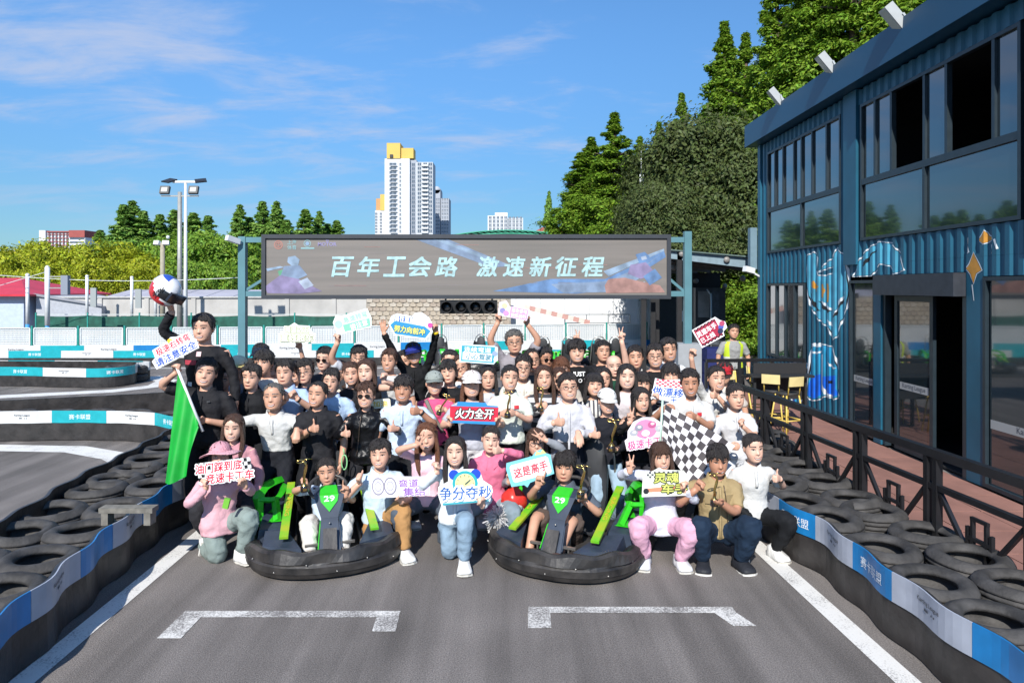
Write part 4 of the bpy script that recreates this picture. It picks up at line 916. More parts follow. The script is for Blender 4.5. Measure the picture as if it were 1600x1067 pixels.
    for pl in ([(365, 380), (382, 372), (384, 386), (406, 400), (386, 428), (384, 412), (366, 402)], [(412, 392), (428, 388), (434, 420), (428, 458), (412, 444), (420, 420)], [(436, 386), (454, 388), (458, 430), (454, 478), (438, 476), (444, 430)]): paint(pl, gO, .0056)
    for pl in ([(404, 470), (440, 500), (462, 520), (450, 530), (420, 505)], [(470, 560), (500, 480), (530, 440), (520, 480), (490, 540)], [(360, 430), (380, 470), (410, 520), (395, 520), (368, 480)], [(610, 300), (650, 250), (690, 215), (660, 255), (625, 305)]): paint(pl, gK, .0056)
    for pl in ([(408, 458), (444, 490), (466, 510), (462, 518), (436, 500)], [(476, 548), (504, 470), (536, 426), (524, 456), (500, 500)], [(446, 560), (462, 575), (470, 600), (458, 590)]): paint(pl, gW, .0060)
    letter([(244, 800), (262, 782), (300, 778), (352, 782), (345, 800), (328, 806), (332, 870), (345, 930), (338, 958), (318, 940), (300, 990), (286, 1000), (276, 950), (256, 930), (246, 880), (256, 840)], gT)
    paint([(250, 900), (268, 896), (272, 940), (290, 955), (286, 992), (276, 946), (256, 928)], gD, .0056); paint([(300, 830), (328, 850), (332, 900), (340, 944), (318, 935), (305, 900)], gD, .0056)
    letter([(368, 712), (382, 690), (420, 688), (470, 700), (482, 760), (492, 812), (490, 900), (500, 935), (480, 950), (440, 932), (420, 940), (400, 952), (366, 955), (348, 930), (358, 850), (362, 780)], gT)
    paint([(362, 840), (410, 830), (412, 930), (396, 946), (366, 950), (352, 928)], gD, .0056); paint([(420, 842), (486, 836), (486, 900), (492, 932), (476, 942), (440, 925), (424, 900)], gD, .0056)
    for pl in ([(414, 735), (426, 732), (424, 880), (440, 918), (476, 938), (470, 946), (432, 930), (414, 890)], [(450, 770), (470, 790), (488, 800), (480, 806), (456, 790)], [(360, 715), (400, 722), (418, 712), (420, 720), (398, 732), (362, 726)], [(270, 815), (282, 812), (284, 850), (274, 850)], [(286, 862), (296, 858), (300, 930), (290, 940)], [(372, 682), (385, 676), (394, 690), (408, 676), (424, 684), (418, 694), (398, 698), (380, 694)]): paint(pl, gW, .0062)
    for pl in ([(268, 806), (272, 806), (276, 870), (264, 880), (262, 872)], [(452, 862), (468, 862), (470, 876), (454, 876)], [(336, 800), (342, 800), (344, 930), (338, 930)]): paint(pl, gK, .0064)
    for pl in ([(1165, 236), (1190, 290), (1204, 320), (1178, 336), (1165, 386), (1152, 340), (1130, 312), (1146, 292)], [(1216, 128), (1230, 152), (1252, 165), (1228, 180), (1212, 190), (1190, 174), (1206, 152)]):
        paint(grow(pl, 6), gW, .002); paint(grow(pl, 1.5), gK, .0032); paint(pl, gO, .0044)
    for pl in ([(1128, 180), (1140, 160), (1136, 200), (1146, 232), (1134, 240), (1128, 210)], [(1262, 170), (1272, 166), (1282, 215), (1276, 218)], [(1240, 196), (1248, 194), (1254, 238), (1246, 246)], [(1156, 392), (1162, 390), (1170, 470), (1166, 470)]): paint(pl, gW, .0044)
    return r
container_building()
def building_fittings():
    POL = mat('lamp_grey', (0.42, 0.44, 0.44), .45, var=.06)
    for px, py, lab in ((1405, 28, 'grey floodlight on the eave, nearest of the three on the roof'), (1298, 100, 'grey floodlight on the eave between the two others'), (1218, 152, 'grey floodlight on the eave at the far end of the roof')):
        y = 5.69 * F / (px - 800); z = CH + (CY - py) * y / F
        f = athing('roof_floodlight', (5.69, y, 6.47), lab, 'floodlight', 'floodlights on the container roof'); rot = Euler((R(10), R(-38), R(-18))).to_matrix()
        c = V(5.62, y, z); MB().box(c, (.13, .30, .42), rot=rot).build('housing', POL, f); MB().box(c + rot @ V(-.069, 0, 0), (.008, .25, .36), rot=rot).build('lens', LENS, f)
        for s in (-1, 1): MB().bar(V(5.69, y + s * .165, 6.47), c + V(0.03, s * .165, 0), .02, .03).build('bracket', POL, f)
    # camera and a pale downpipe box at the far corner
    c = athing('security_camera', (5.8, 16.35, 2.95), 'white bullet camera on the far corner of the blue building', 'camera')
    MB().box((5.62, 16.2, 2.98), (.26, .13, .13), rot=Euler((0, R(12), R(20))).to_matrix()).build('housing', POLEW, c); MB().bar((5.7, 16.25, 2.93), (5.9, 16.3, 2.83), .04).build('bracket', POLEW, c)
    MB().bb((5.74, 16.44, 3.0), (5.90, 16.62, 4.0)).build('conduit_box', mat('pale_teal_box', (0.14, 0.22, 0.27), .5, var=.08), athing('conduit', (5.8, 16.5, 3), 'pale teal vertical box at the far corner of the blue building', 'conduit'))
building_fittings()

# ================================================================ black railing along the terrace
def railing():
    BK = mat('railing_black', (0.012, 0.012, 0.014), 0.38, var=0.15)
    r = athing('terrace_railing', (3.9, 8, 0), 'heavy black steel railing with diagonal braces along the terrace', 'railing')
    A_ = V(3.42, 10.6, 0); B_ = V(4.02, 4.0, 0)
    up = lambda p, z: p + V(0, 0, z)
    zt, zm, zb = 1.06, .76, .12
    MB().bar(up(A_, zt), up(B_, zt), .075, .075).build('top_rail', BK, r); MB().bar(up(A_, zm), up(B_, zm), .05, .05).build('mid_rail', BK, r); MB().bar(up(A_, zb), up(B_, zb), .05, .05).build('bottom_rail', BK, r)
    n = 6
    for i in range(n + 1):
        p = A_.lerp(B_, i / n)
        for s in (0, .12):
            q = p + (B_ - A_).normalized() * (s - .06); MB().bb((q.x - .03, q.y - .03, .03), (q.x + .03, q.y + .03, zt - .039)).build('post', BK, r)
    for i in range(n):
        a, b_ = A_.lerp(B_, (i + .08) / n), A_.lerp(B_, (i + .92) / n); mid = a.lerp(b_, .5)
        MB().bar(up(a, zm - .03), up(mid, zb + .03), .035).build('brace', BK, r); MB().bar(up(b_, zm - .03), up(mid, zb + .03), .035).build('brace', BK, r)
        q = MB()
        for t in (.42, .58): w = a.lerp(b_, t); q.bar(up(w, .28), up(w, .62), .03)
        q.bar(up(a.lerp(b_, .36), .45), up(a.lerp(b_, .64), .45), .03); q.bar(up(a.lerp(b_, .40), .62), up(a.lerp(b_, .60), .62), .028); q.bar(up(a.lerp(b_, .36), .36), up(a.lerp(b_, .36), .54), .03); q.bar(up(a.lerp(b_, .64), .36), up(a.lerp(b_, .64), .54), .03); q.build('ornament', BK, r)
    r2 = athing('cross_railing', (4.4, 12.6, 0), 'short black railing crossing the walkway in front of the vest wearer', 'railing')
    P, Q = V(3.5, 12.3, 0), V(5.35, 12.5, 0)
    MB().bar(up(P, 1.24), up(Q, 1.24), .06).build('top_rail', BK, r2); MB().bar(up(P, .95), up(Q, .95), .04).build('mid_rail', BK, r2)
    for i in range(4): q = P.lerp(Q, i / 3); MB().bar(up(q, .03), up(q, 1.21), .05).build('post', BK, r2)
    MB().bb((4.35, 12.30, .55), (5.3, 12.33, 1.2)).build('panel', mat('black_panel', (0.016, 0.016, 0.018), .6), r2)
railing()
def stools():
    YM = mat('stool_yellow', (0.62, 0.46, 0.10), 0.45, var=.08); SEAT = mat('stool_cream', (0.66, 0.55, 0.26), .5, var=.06); DK = mat('stool_seat_dark', (0.03, 0.03, 0.03), .6)
    def make(label):
        t = empty('bar_stool', (0, 0, 0), 0, label, 'bar stool', 'yellow bar stools by the blue wall')
        MB().lathe([(0, .70), (.17, .70), (.18, .715), (.17, .735), (0, .74)], 18).build('seat', DK, t)
        for sx, sy in ((-1, -1), (1, -1), (1, 1), (-1, 1)): MB().tube([(sx * .21, sy * .21, 0), (sx * .13, sy * .13, .70)], .014, 6).build('leg', YM, t)
        q = MB(); ps = [V(-.17, -.17, .28), V(.17, -.17, .28), V(.17, .17, .28), V(-.17, .17, .28)]
        for i in range(4): q.tube([ps[i], ps[(i + 1) % 4]], .011, 6)
        q.build('footrest', YM, t)
        for sx in (-1, 1): MB().tube([(sx * .12, .15, .71), (sx * .12, .19, 1.0)], .012, 6).build('back_post', YM, t)
        q = MB(); n = 8; vs = []
        for i in range(n + 1):
            a = -.15 + .30 * i / n; b_ = .2 - .5 * (a * a)
            vs += [(a, b_ + .01, .86), (a, b_ + .02, 1.02), (a, b_ + .035, 1.02), (a, b_ + .025, .86)]
        fs = [(i * 4 + j, i * 4 + (j + 1) % 4, i * 4 + 4 + (j + 1) % 4, i * 4 + 4 + j) for i in range(n) for j in range(4)] + [(3, 2, 1, 0), (n * 4, n * 4 + 1, n * 4 + 2, n * 4 + 3)]
        q.add(vs, fs); q.build('backrest', SEAT, t); return t
    base = make('yellow bar stool, the one nearest to the white lettered wall paint')
    spots = [((1208, 590), 11.9, 2.6, None), ((1152, 585), 12.05, 0.4, 'yellow bar stool standing under the man in the yellow vest'), ((1186, 600), 12.9, 1.2, 'yellow bar stool between the two others at the dark table'), ((1230, 600), 11.6, 3.5, 'yellow bar stool close against the blue painted letters')]
    for i, ((px, py), d, rz, lab) in enumerate(spots):
        o = base if i == 0 else copy_tree(base); p = at(px, py, d); o.location = (min(p.x, 5.6), d, .046); o.rotation_euler = (0, 0, rz)
        if lab: o['label'] = lab
    t = athing('bar_table', (4.6, 12.5, 0), 'small dark bar table among the yellow stools', 'table')
    MB().bb((4.2, 11.95, .98), (5.3, 12.25, 1.02)).build('tabletop', DARKM, t)
    for x in (4.3, 5.2): MB().bb((x - .02, 12.08, .046), (x + .02, 12.12, .979)).build('leg', DARKM, t)
stools()

# ================================================================ dark canopy shed between gantry and building
def canopy():
    r = athing('canopy_shed', (5, 17, 0), 'open shed under a sloping grey blue roof beam, dark inside', 'shed')
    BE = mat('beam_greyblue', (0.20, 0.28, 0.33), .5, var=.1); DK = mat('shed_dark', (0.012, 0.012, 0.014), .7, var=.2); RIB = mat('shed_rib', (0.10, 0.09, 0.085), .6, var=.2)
    D = 17.2; k = D / F; X = lambda px: (px - 800) * k; Z = lambda py: CH + (CY - py) * k
    xl, xr = X(1030), X(1186)
    MB().hexa([(xl, D, Z(402)), (xr, D, Z(421)), (xr, D + .15, Z(421)), (xl, D + .15, Z(402)), (xl, D, Z(389)), (xr, D, Z(405)), (xr, D + .15, Z(405)), (xl, D + .15, Z(389))]).build('eave_beam', BE, r)
    MB().hexa([(xl - .3, D - .1, Z(388.5)), (xr + .1, D - .1, Z(404.5)), (xr + .1, D + 9, Z(404.5)), (xl - .3, D + 9, Z(388.5)), (xl - .3, D - .1, Z(387)), (xr + .1, D - .1, Z(402.5)), (xr + .1, D + 9, Z(402.5)), (xl - .3, D + 9, Z(387))]).build('roof', mat('shed_roof', (0.10, 0.15, 0.14), .6, var=.15), r)
    for i in range(5):
        y = D + 1.2 + i * 1.5; MB().hexa([(xl, y, Z(402)), (xr, y, Z(421)), (xr, y + .1, Z(421)), (xl, y + .1, Z(402)), (xl, y, Z(391)), (xr, y, Z(408)), (xr, y + .1, Z(408)), (xl, y + .1, Z(391))]).build('rafter', RIB, r)
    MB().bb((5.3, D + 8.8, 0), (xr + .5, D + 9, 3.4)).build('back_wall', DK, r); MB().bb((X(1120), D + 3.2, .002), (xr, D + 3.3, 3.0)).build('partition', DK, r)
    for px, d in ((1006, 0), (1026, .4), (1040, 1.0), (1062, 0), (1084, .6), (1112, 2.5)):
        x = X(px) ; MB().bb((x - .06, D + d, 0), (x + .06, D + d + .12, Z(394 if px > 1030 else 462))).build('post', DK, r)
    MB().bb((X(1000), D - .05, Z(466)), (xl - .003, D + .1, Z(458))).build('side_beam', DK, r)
    for px, py, d in ((1065, 397, 0), (1135, 406, 0), (1087, 439, 3), (1132, 447, 3.1), (1160, 435, 1.5), (1052, 418, 1)):
        p = at(px, py, D + d - .02); MB().lathe([(0, 0), (.07, 0), (.08, .03), (.06, .06), (0, .065)], 14, p, axis=(0, -1, 0)).build('spot_lamp', mat('spot_lamp_grey', (0.22, 0.21, 0.2), .5), r)
    q = MB(); q.tube([at(1105, 452, D + 1.8), at(1110, 460, D + 1.8), at(1111, 500, D + 1.8), at(1111, 560, D + 1.8)], .02, 8); q.build('pipe', mat('steel_grey', 0), r)
    # glazed grey cabin inside the shed, white balustrade, blue cloth
    c = athing('glazed_cabin', (X(1150), D + 2.2, 0), 'grey glazed door unit inside the dark shed behind the vest wearer', 'cabin')
    MB().bb((X(1130), D + 2.6, 0), (X(1184), D + 3.1, Z(462) + .2)).build('body', mat('cabin_dark', (0.04, 0.045, 0.05), .4, var=.2), c)
    MB().bb((X(1134), D + 2.57, 1.7), (X(1154), D + 2.597, Z(462) + .1)).build('pane', mat('cabin_pane', (0.22, 0.22, 0.21), .12, var=.35, vscale=2), c); MB().bb((X(1158), D + 2.57, .9), (X(1172), D + 2.597, Z(462) + .1)).build('pane', mat('cabin_pane_dark', (0.08, 0.09, 0.1), .1, var=.3), c)
    MB().tube([(X(1156), D + 2.5, .3), (X(1156), D + 2.5, 2.4)], .03, 8).build('handle', mat('steel_grey', 0), c)
    b = athing('white_balustrade', (X(1095), D + 6, 0), 'white baluster railing seen deep under the shed', 'railing'); D2 = D + 6; k2 = D2 / F; X2 = lambda px: (px - 800) * k2; z1 = CH + (450 - 487) * k2; z0 = CH + (450 - 501) * k2
    for z in (z0, z1): MB().bar((X2(1064), D2, z), (X2(1122), D2, z), .05).build('rail', POLEW, b)
    for i in range(14): x = X2(1066 + i * 4.2); MB().bar((x, D2, z0 + .026), (x, D2, z1 - .026), .03).build('baluster', POLEW, b)
    for x in (X2(1064), X2(1122)): MB().bar((x, D2, 0), (x, D2, z0 - .03), .06).build('post', POLEW, b)
    # stacked bright crates and a blue cover half hidden behind the people
    q = MB(); p = at(1122, 540, 15.5)
    for i, z in enumerate((0, .3, .6, .9)): q.bb((p.x - .28, 15.4, z), (p.x + .28, 15.9, z + .285))
    single('crate_stack_cover', q, mat('blue_tarp', (0.008, 0.016, 0.11), .6, var=.2), 'dark blue covered load standing left of the vest wearer', 'covered load', loc=(p.x, 15.5, 0))
canopy()
# ================================================================ trees
BARK = mat('bark', (0.09, 0.065, 0.045), .9, var=.25, vscale=6, bump=.5, bscale=18)
LEAF = {'conifer': mat('leaf_conifer', (0.22, 0.38, 0.075), .6, island=.38, trans=.30, spec=.25),
        'conifer_near': mat('leaf_conifer_near', (0.17, 0.29, 0.025), .6, island=.42, trans=.32, spec=.25),
        'camphor': mat('leaf_camphor', (0.34, 0.385, 0.02), .55, island=.35, trans=.32, spec=.3),
        'camphor_dark': mat('leaf_camphor_dark', (0.17, 0.30, 0.03), .55, island=.35, trans=.3, spec=.3),
        'broad': mat('leaf_broad', (0.070, 0.098, 0.026), .6, island=.42, trans=.22, spec=.3)}
def leaves(centers, per, spread, size, seed, droop=0.0):
    """quads scattered round the clump centres; a leaf-cluster is two small bent quads"""
    g = np.random.RandomState(seed); C = np.repeat(np.asarray(centers), per, 0); n = len(C)
    sp = np.repeat(np.asarray(spread), per, 0) if hasattr(spread, '__len__') else np.full(n, spread)
    P = C + g.normal(size=(n, 3)) * sp[:, None] * np.array([.5, .5, .42])
    nr = (P - C) / (np.linalg.norm(P - C, axis=1)[:, None] + 1e-9) * .9 + g.normal(size=(n, 3)) * .55 + np.array([0, 0, .45])      # leaf faces turn outward and up
    ax = C - C.mean(0); ax[:, 2] *= .3; nr += .7 * ax / (np.linalg.norm(ax, axis=1)[:, None] + 1e-9); nr /= np.linalg.norm(nr, axis=1)[:, None] + 1e-9
    a = g.normal(size=(n, 3)); a[:, 2] -= droop; a -= nr * (a * nr).sum(1)[:, None]; a /= np.linalg.norm(a, axis=1)[:, None] + 1e-9
    b = np.cross(nr, a)
    s = size * g.uniform(.6, 1.35, size=n)[:, None]
    c = np.cross(a, b) * .28 * s
    A = a * s; Bv = b * s * .42
    vs = np.stack([P - A, P - Bv + c, P + A, P + Bv + c], 1).reshape(-1, 3)
    fs = np.arange(n * 4).reshape(-1, 4)
    return vs, fs
def quad_mesh(name, vs, fs, m):
    me = bpy.data.meshes.new(name); me.vertices.add(len(vs)); me.vertices.foreach_set('co', vs.ravel())
    me.loops.add(fs.size); me.loops.foreach_set('vertex_index', fs.ravel().astype(np.int32)); me.polygons.add(len(fs))
    me.polygons.foreach_set('loop_start', np.arange(0, fs.size, fs.shape[1], dtype=np.int32)); me.polygons.foreach_set('loop_total', np.full(len(fs), fs.shape[1], dtype=np.int32))
    me.update(calc_edges=True); me.validate(); me.materials.append(m); return me
def conifer_mesh(h, r, seed, m, nclump=230, per=70, size=.16, base=.06, tip=0.8):
    g = random.Random(seed); cs = []; sp = []
    for i in range(nclump):
        t = g.random() ** 1.25; t = base + (1 - base) * t
        rr = r * max(0, 1 - t - .01) ** tip * (0.84 + .12 * math.sin(t * 23 + seed) + g.uniform(-.14, .16)); a = g.uniform(0, 6.283); q = math.sqrt(g.uniform(.25, 1)) if g.random() < .75 else g.uniform(.1, .6)
        cs.append((rr * q * math.cos(a), rr * q * math.sin(a), h * t + g.uniform(-.2, .2) - .10 * rr * q)); sp.append(max(.11, .26 * r * (1 - t) ** .8 * g.uniform(.6, 1.15)))
    for k in range(7): cs.append((g.uniform(-.02, .02) * r, g.uniform(-.02, .02) * r, h * (.925 + .011 * k))); sp.append(.010 * r * (1 + (6 - k) * .55))
    vs, fs = leaves(cs, per, sp, size, seed, .5); return quad_mesh('crown', vs, fs, m)
def round_mesh(h, r, seed, m, nclump=150, per=90, size=.15, z0=.35, flat=.62):
    g = random.Random(seed); cs = []; sp = []
    lob = [(g.uniform(-.55, .55) * r, g.uniform(-.55, .55) * r, h * g.uniform(.55, .85), r * g.uniform(.35, .6)) for _ in range(9)]
    for i in range(nclump):
        lx, ly, lz, lr = lob[g.randrange(len(lob))]; u = g.uniform(-1, 1); a = g.uniform(0, 6.283); q = lr * g.uniform(.7, 1.02); s = math.sqrt(1 - u * u)
        z = lz + q * u * flat
        if z < h * z0: z = h * z0 + g.uniform(0, .3)
        cs.append((lx + q * s * math.cos(a), ly + q * s * math.sin(a), z)); sp.append(r * g.uniform(.12, .24))
    vs, fs = leaves(cs, per, sp, size, seed); return quad_mesh('crown', vs, fs, m)
def trunk_mesh(h, rad, limbs, seed, spread):
    g = random.Random(seed); mb = MB(); mb.tube([(0, 0, 0), (g.uniform(-.05, .05), 0, h * .35), (g.uniform(-.1, .1), g.uniform(-.1, .1), h * .7), (0, 0, h * .97)], [rad * 1.25, rad, rad * .6, rad * .12], 9)
    for i in range(limbs):
        t = g.uniform(.3, .85); a = g.uniform(0, 6.283); L = spread * (1 - t * .6) * g.uniform(.6, .95); z = h * t
        mb.tube([(0, 0, z), (math.cos(a) * L * .5, math.sin(a) * L * .5, z + L * .25), (math.cos(a) * L, math.sin(a) * L, z + L * .35)], [rad * .4, rad * .25, rad * .06], 6)
    return mb.mesh('trunk', BARK)
def tree(name, label, cat, x, y, crown, trunk, s, group, rz=None, sz=None):
    r = empty(name, (x, y, 0), rnd.uniform(0, 6.28) if rz is None else rz, label, cat, group); r.scale = (s, s, sz or s)
    c = link('crown', crown, r); t = link('trunk', trunk, r); return r
def plant():
    CF = [conifer_mesh(10, 2.5, 11 + i, LEAF['conifer'], 280, 95, .125, .06, .82) for i in range(3)]; CT = trunk_mesh(10, .2, 12, 1, 1.5)
    CN = [conifer_mesh(15, 3.1, 31 + i, LEAF['conifer_near'], 560, 185, .078, .04, .78) for i in range(3)]; NT = trunk_mesh(15, .28, 24, 2, 1.8)
    RM = [round_mesh(6, 3.4, 51 + i, LEAF['camphor'], 170, 70, .15) for i in range(3)]; RD = [round_mesh(6, 3.4, 61 + i, LEAF['camphor_dark'], 170, 70, .15) for i in range(2)]; RT = trunk_mesh(5.2, .2, 9, 3, 2.6)
    BM = [round_mesh(9, 3.6, 71 + i, LEAF['broad'], 300, 200, .09, .2, .85) for i in range(2)]; BT = trunk_mesh(8, .26, 14, 4, 2.8)
    pos = ['leftmost', 'second', 'third']
    # conifers behind the left field: pixel column, pixel row of the tip, distance
    L = [(157, 360, 78, 'small lone conifer left of the conifer group'), (193, 323, 70, 'tall conifer at the left end of the group left of the masts'), (207, 316, 72, 'tallest conifer of the pair left of the masts'), (224, 330, 71, 'broad conifer at the right of the tall pair left of the masts'), (250, 338, 72, 'conifer just left of the two masts'), (272, 330, 74, 'conifer standing behind the two masts'), (302, 333, 70, 'conifer just right of the white mast'), (325, 340, 70, 'lower conifer right of the white mast'), (375, 322, 74, 'slim conifer above the left gantry camera'), (390, 340, 76, 'low conifer beside the left gantry camera'), (410, 318, 74, 'pointed conifer above the left end of the screen'), (432, 317, 74, 'tallest pointed conifer above the left of the screen'), (448, 344, 72, 'blunt low conifer between two pointed ones above the screen'), (477, 330, 76, 'even pointed conifer above the red screen emblem'), (499, 332, 78, 'slim conifer near the right of the row above the screen'), (512, 350, 80, 'very small conifer in the row above the screen'), (526, 347, 80, 'last small conifer of the row above the screen'), (858, 301, 100, 'lone narrow conifer right of the pale office block')]
    for i, (px, py, d, lab) in enumerate(L):
        p = at(px, py, d); s = p.z / 10
        o = tree('conifer_tree', lab, 'conifer', p.x, d, CF[i % 3], CT, s, 'conifers beyond the left field')
        w = {858: .72, 499: 1.3, 432: 1.5, 410: 1.6, 375: 1.5}.get(px, 1.9); o.scale = (s * w, s * w, s)
    # yellow green camphors
    Cm = [(5, 398, 58), (48, 392, 56), (92, 378, 60), (122, 388, 56), (160, 386, 58), (196, 398, 55), (230, 412, 54), (20, 418, 52), (75, 412, 51), (140, 414, 51), (205, 424, 50), (-35, 400, 57)]
    words = ['at the left picture edge', 'second from the left edge', 'under the red topped block', 'right of the red topped block', 'below the lone conifer', 'left of the tall conifer pair', 'just left of the raised helmet', 'low in front at the left edge', 'low in front by the red roof', 'low in front between the white poles', 'low in front left of the helmet', 'cut by the left edge']
    for i, (px, py, d) in enumerate(Cm):
        p = at(px, py, d); tree('camphor_tree', 'round yellow green tree ' + words[i], 'tree', p.x, d, RM[i % 3], RT, p.z / 5.9, 'yellow green trees on the left')
    Dm = [(262, 370, 62, 'behind the raised helmet'), (300, 366, 62, 'right of the white mast'), (335, 368, 60, 'left of the gantry post'), (365, 372, 60, 'behind the gantry camera'), (395, 390, 60, 'right of the left gantry post'), (315, 408, 52, 'low in front between mast and gantry'), (350, 410, 52, 'low in front at the left gantry post'), (430, 400, 64, 'hidden behind the left of the screen'), (500, 420, 66, 'seen under the left half of the screen')]
    for i, (px, py, d, w) in enumerate(Dm):
        p = at(px, py, d); tree('camphor_tree', 'round mid green tree ' + w, 'tree', p.x, d, RD[i % 2], RT, p.z / 5.9, 'mid green trees behind the masts')
    # the wood on the right: tall dawn redwoods and dark broadleaved trees
    Rm = [(908, 240, 39, 'outermost slim redwood at the left edge of the right wood'), (924, 218, 40, 'second redwood at the left edge of the right wood'), (960, 182, 36, 'pointed redwood leading the right wood'), (1000, 215, 44, 'redwood half behind the dark round tree'), (1030, 195, 46, 'redwood behind the top of the dark round tree'), (1065, 152, 40, 'thin topped redwood above the dark round trees'), (1095, 180, 38, 'bushy redwood left of the tallest pair'), (1132, 40, 33, 'tall redwood just left of the roof floodlights'), (1165, 60, 31, 'redwood beside the tallest one, near the far roof corner'), (1215, -40, 29, 'tall redwood rising out of the picture above the far roof corner'), (1265, -90, 27, 'tall redwood behind the middle roof floodlight'), (1330, -110, 25.5, 'tall redwood behind the nearest roof floodlight'), (1400, -160, 25, 'redwood rising behind the roof at the top right'), (1470, -200, 24.5, 'rightmost redwood rising behind the roof'), (1172, 210, 27, 'lower redwood close to the corner of the blue building')]
    for i, (px, py, d, lab) in enumerate(Rm):
        p = at(px, py, d); s = p.z / 15; o = tree('redwood_tree', lab, 'conifer', p.x, d, CN[i % 3], NT, s, 'redwoods on the right'); w = 1.2 if px > 1090 else 1.75 if px < 990 else 1.2
        o.scale = (max(s, .8) * w, max(s, .8) * w, s)
    Bm = [(1090, 205, 30, 'big dark round tree behind the canopy shed'), (1068, 236, 32, 'dark round tree left of the big one, behind the lattice mast'), (1135, 245, 28, 'dark round tree close to the corner of the blue building'), (1050, 305, 29, 'lower dark tree at the foot of the lattice mast'), (1060, 300, 27.5, 'low dark tree just above the canopy roof'), (1120, 330, 27, 'low dark tree above the right of the canopy roof'), (1165, 345, 27.3, 'low bright dark tree beside the blue corner post'), (1032, 352, 28, 'low dark tree right above the screen end')]
    for i, (px, py, d, lab) in enumerate(Bm):
        p = at(px, py, d); tree('broadleaf_tree', lab, 'tree', p.x, d, BM[i % 2], BT, p.z / 8.6, 'dark broadleaved trees on the right')
plant()
# ================================================================ people: one builder, every person posed by hand
SKIN = [mat('skin_%d' % i, c, .48, var=.06, vscale=14, spec=.4) for i, c in enumerate(((0.60, 0.345, 0.245), (0.53, 0.29, 0.195), (0.43, 0.215, 0.135), (0.65, 0.40, 0.30)))]
LIP = mat('lip', (0.36, 0.10, 0.085), .4); EYEW = mat('eye_white', (0.55, 0.52, 0.5), .3); IRIS = mat('iris', (0.012, 0.008, 0.006), .15); TEETH = mat('teeth', (0.72, 0.69, 0.64), .3)
HAIR = {'k': mat('hair_black', (0.020, 0.016, 0.015), .45, var=.5, vscale=40, bump=.6, bscale=90), 'b': mat('hair_brown', (0.06, 0.028, 0.017), .42, var=.5, vscale=40, bump=.6, bscale=90),
        'r': mat('hair_auburn', (0.12, 0.045, 0.02), .42, var=.5, vscale=40, bump=.6, bscale=90), 'g': mat('hair_grey', (0.10, 0.095, 0.09), .55, var=.5, vscale=50, bump=.6, bscale=90)}
GOLDF = mat('frame_metal', (0.12, 0.09, 0.07), .3, metal=.6); SUNG = mat('sunglass_lens', (0.008, 0.006, 0.006), .08, spec=.7)
def cloth(c, gloss=.8, **k): return mat('cloth_%s_%d' % (c.lstrip('#'), int(gloss * 100)), c, gloss, var=.09, vscale=7, bump=.65, bscale=16, spec=.3, **k)
def striped(name, a, b, freq, axis=2):
    m = mat(name, a, .8, spec=.3)
    nt = m.node_tree; N = nt.nodes; L = nt.links
    if len(N) > 2: return m
    tc = N.new('ShaderNodeTexCoord'); sx = N.new('ShaderNodeSeparateXYZ'); L.new(tc.outputs['Object'], sx.inputs[0])
    mu = N.new('ShaderNodeMath'); mu.operation = 'MULTIPLY'; mu.inputs[1].default_value = freq; L.new(sx.outputs[axis], mu.inputs[0])
    fr = N.new('ShaderNodeMath'); fr.operation = 'FRACT'; L.new(mu.outputs[0], fr.inputs[0]); gt = N.new('ShaderNodeMath'); gt.operation = 'GREATER_THAN'; gt.inputs[1].default_value = .55; L.new(fr.outputs[0], gt.inputs[0])
    mx = N.new('ShaderNodeMixRGB'); L.new(gt.outputs[0], mx.inputs[0]); mx.inputs[1].default_value = (*lin(a), 1); mx.inputs[2].default_value = (*lin(b), 1); L.new(mx.outputs[0], N['Principled BSDF'].inputs['Base Color'])
    return m
PZ = np.array([-.03, .0, .04, .10, .20, .33, .45, .55, .70, .82, .91, .965, .99, 1.0])
PW = np.array([.07, .14, .20, .245, .295, .325, .342, .348, .345, .312, .235, .135, .06, .004])
PF = np.array([-.24, -.335, -.365, -.38, -.385, -.38, -.372, -.372, -.375, -.345, -.262, -.15, -.065, -.004])
PB = np.array([-.08, -.01, .04, .10, .19, .29, .39, .44, .46, .42, .31, .175, .08, .004])
def head_bump(x, z):
    ax = np.abs(x); e = np.exp
    nose = np.interp(z, [.305, .335, .365, .45, .57], [0, .075, .115, .06, 0]) * e(-(x / np.interp(z, [.34, .56], [.062, .04])) ** 2)
    return nose - .034 * e(-((ax - .15) / .085) ** 2 - ((z - .5) / .05) ** 2) + .016 * e(-((ax - .14) / .11) ** 2 - ((z - .59) / .03) ** 2) + .022 * e(-(x / .10) ** 2 - ((z - .2) / .05) ** 2) - .012 * e(-(x / .12) ** 2 - ((z - .125) / .022) ** 2) + .022 * e(-(x / .10) ** 2 - ((z - .055) / .05) ** 2) + .022 * e(-((ax - .19) / .085) ** 2 - ((z - .30) / .08) ** 2)
def head_sec(z): return np.interp(z, PZ, PW), np.interp(z, PZ, PF), np.interp(z, PZ, PB)
def face_y(x, z):
    w, f, b = head_sec(z); yc = (f + b) / 2; r = (b - f) / 2
    return yc - r * np.sqrt(np.maximum(0, 1 - (x / w) ** 2)) ** .9 - head_bump(x, z)
def head_grid(zs, phis, bumps=True):
    Z, PH = np.meshgrid(zs, phis, indexing='ij'); w, f, b = head_sec(Z); yc = (f + b) / 2; r = (b - f) / 2
    s, c = np.sin(PH), np.cos(PH)
    X = w * np.sign(s) * np.abs(s) ** .92; Y = yc - r * np.sign(c) * np.abs(c) ** .92
    if bumps: Y = Y - head_bump(X, Z) * np.clip(c * 1.6, 0, 1)
    return np.stack([X, Y, Z], -1)
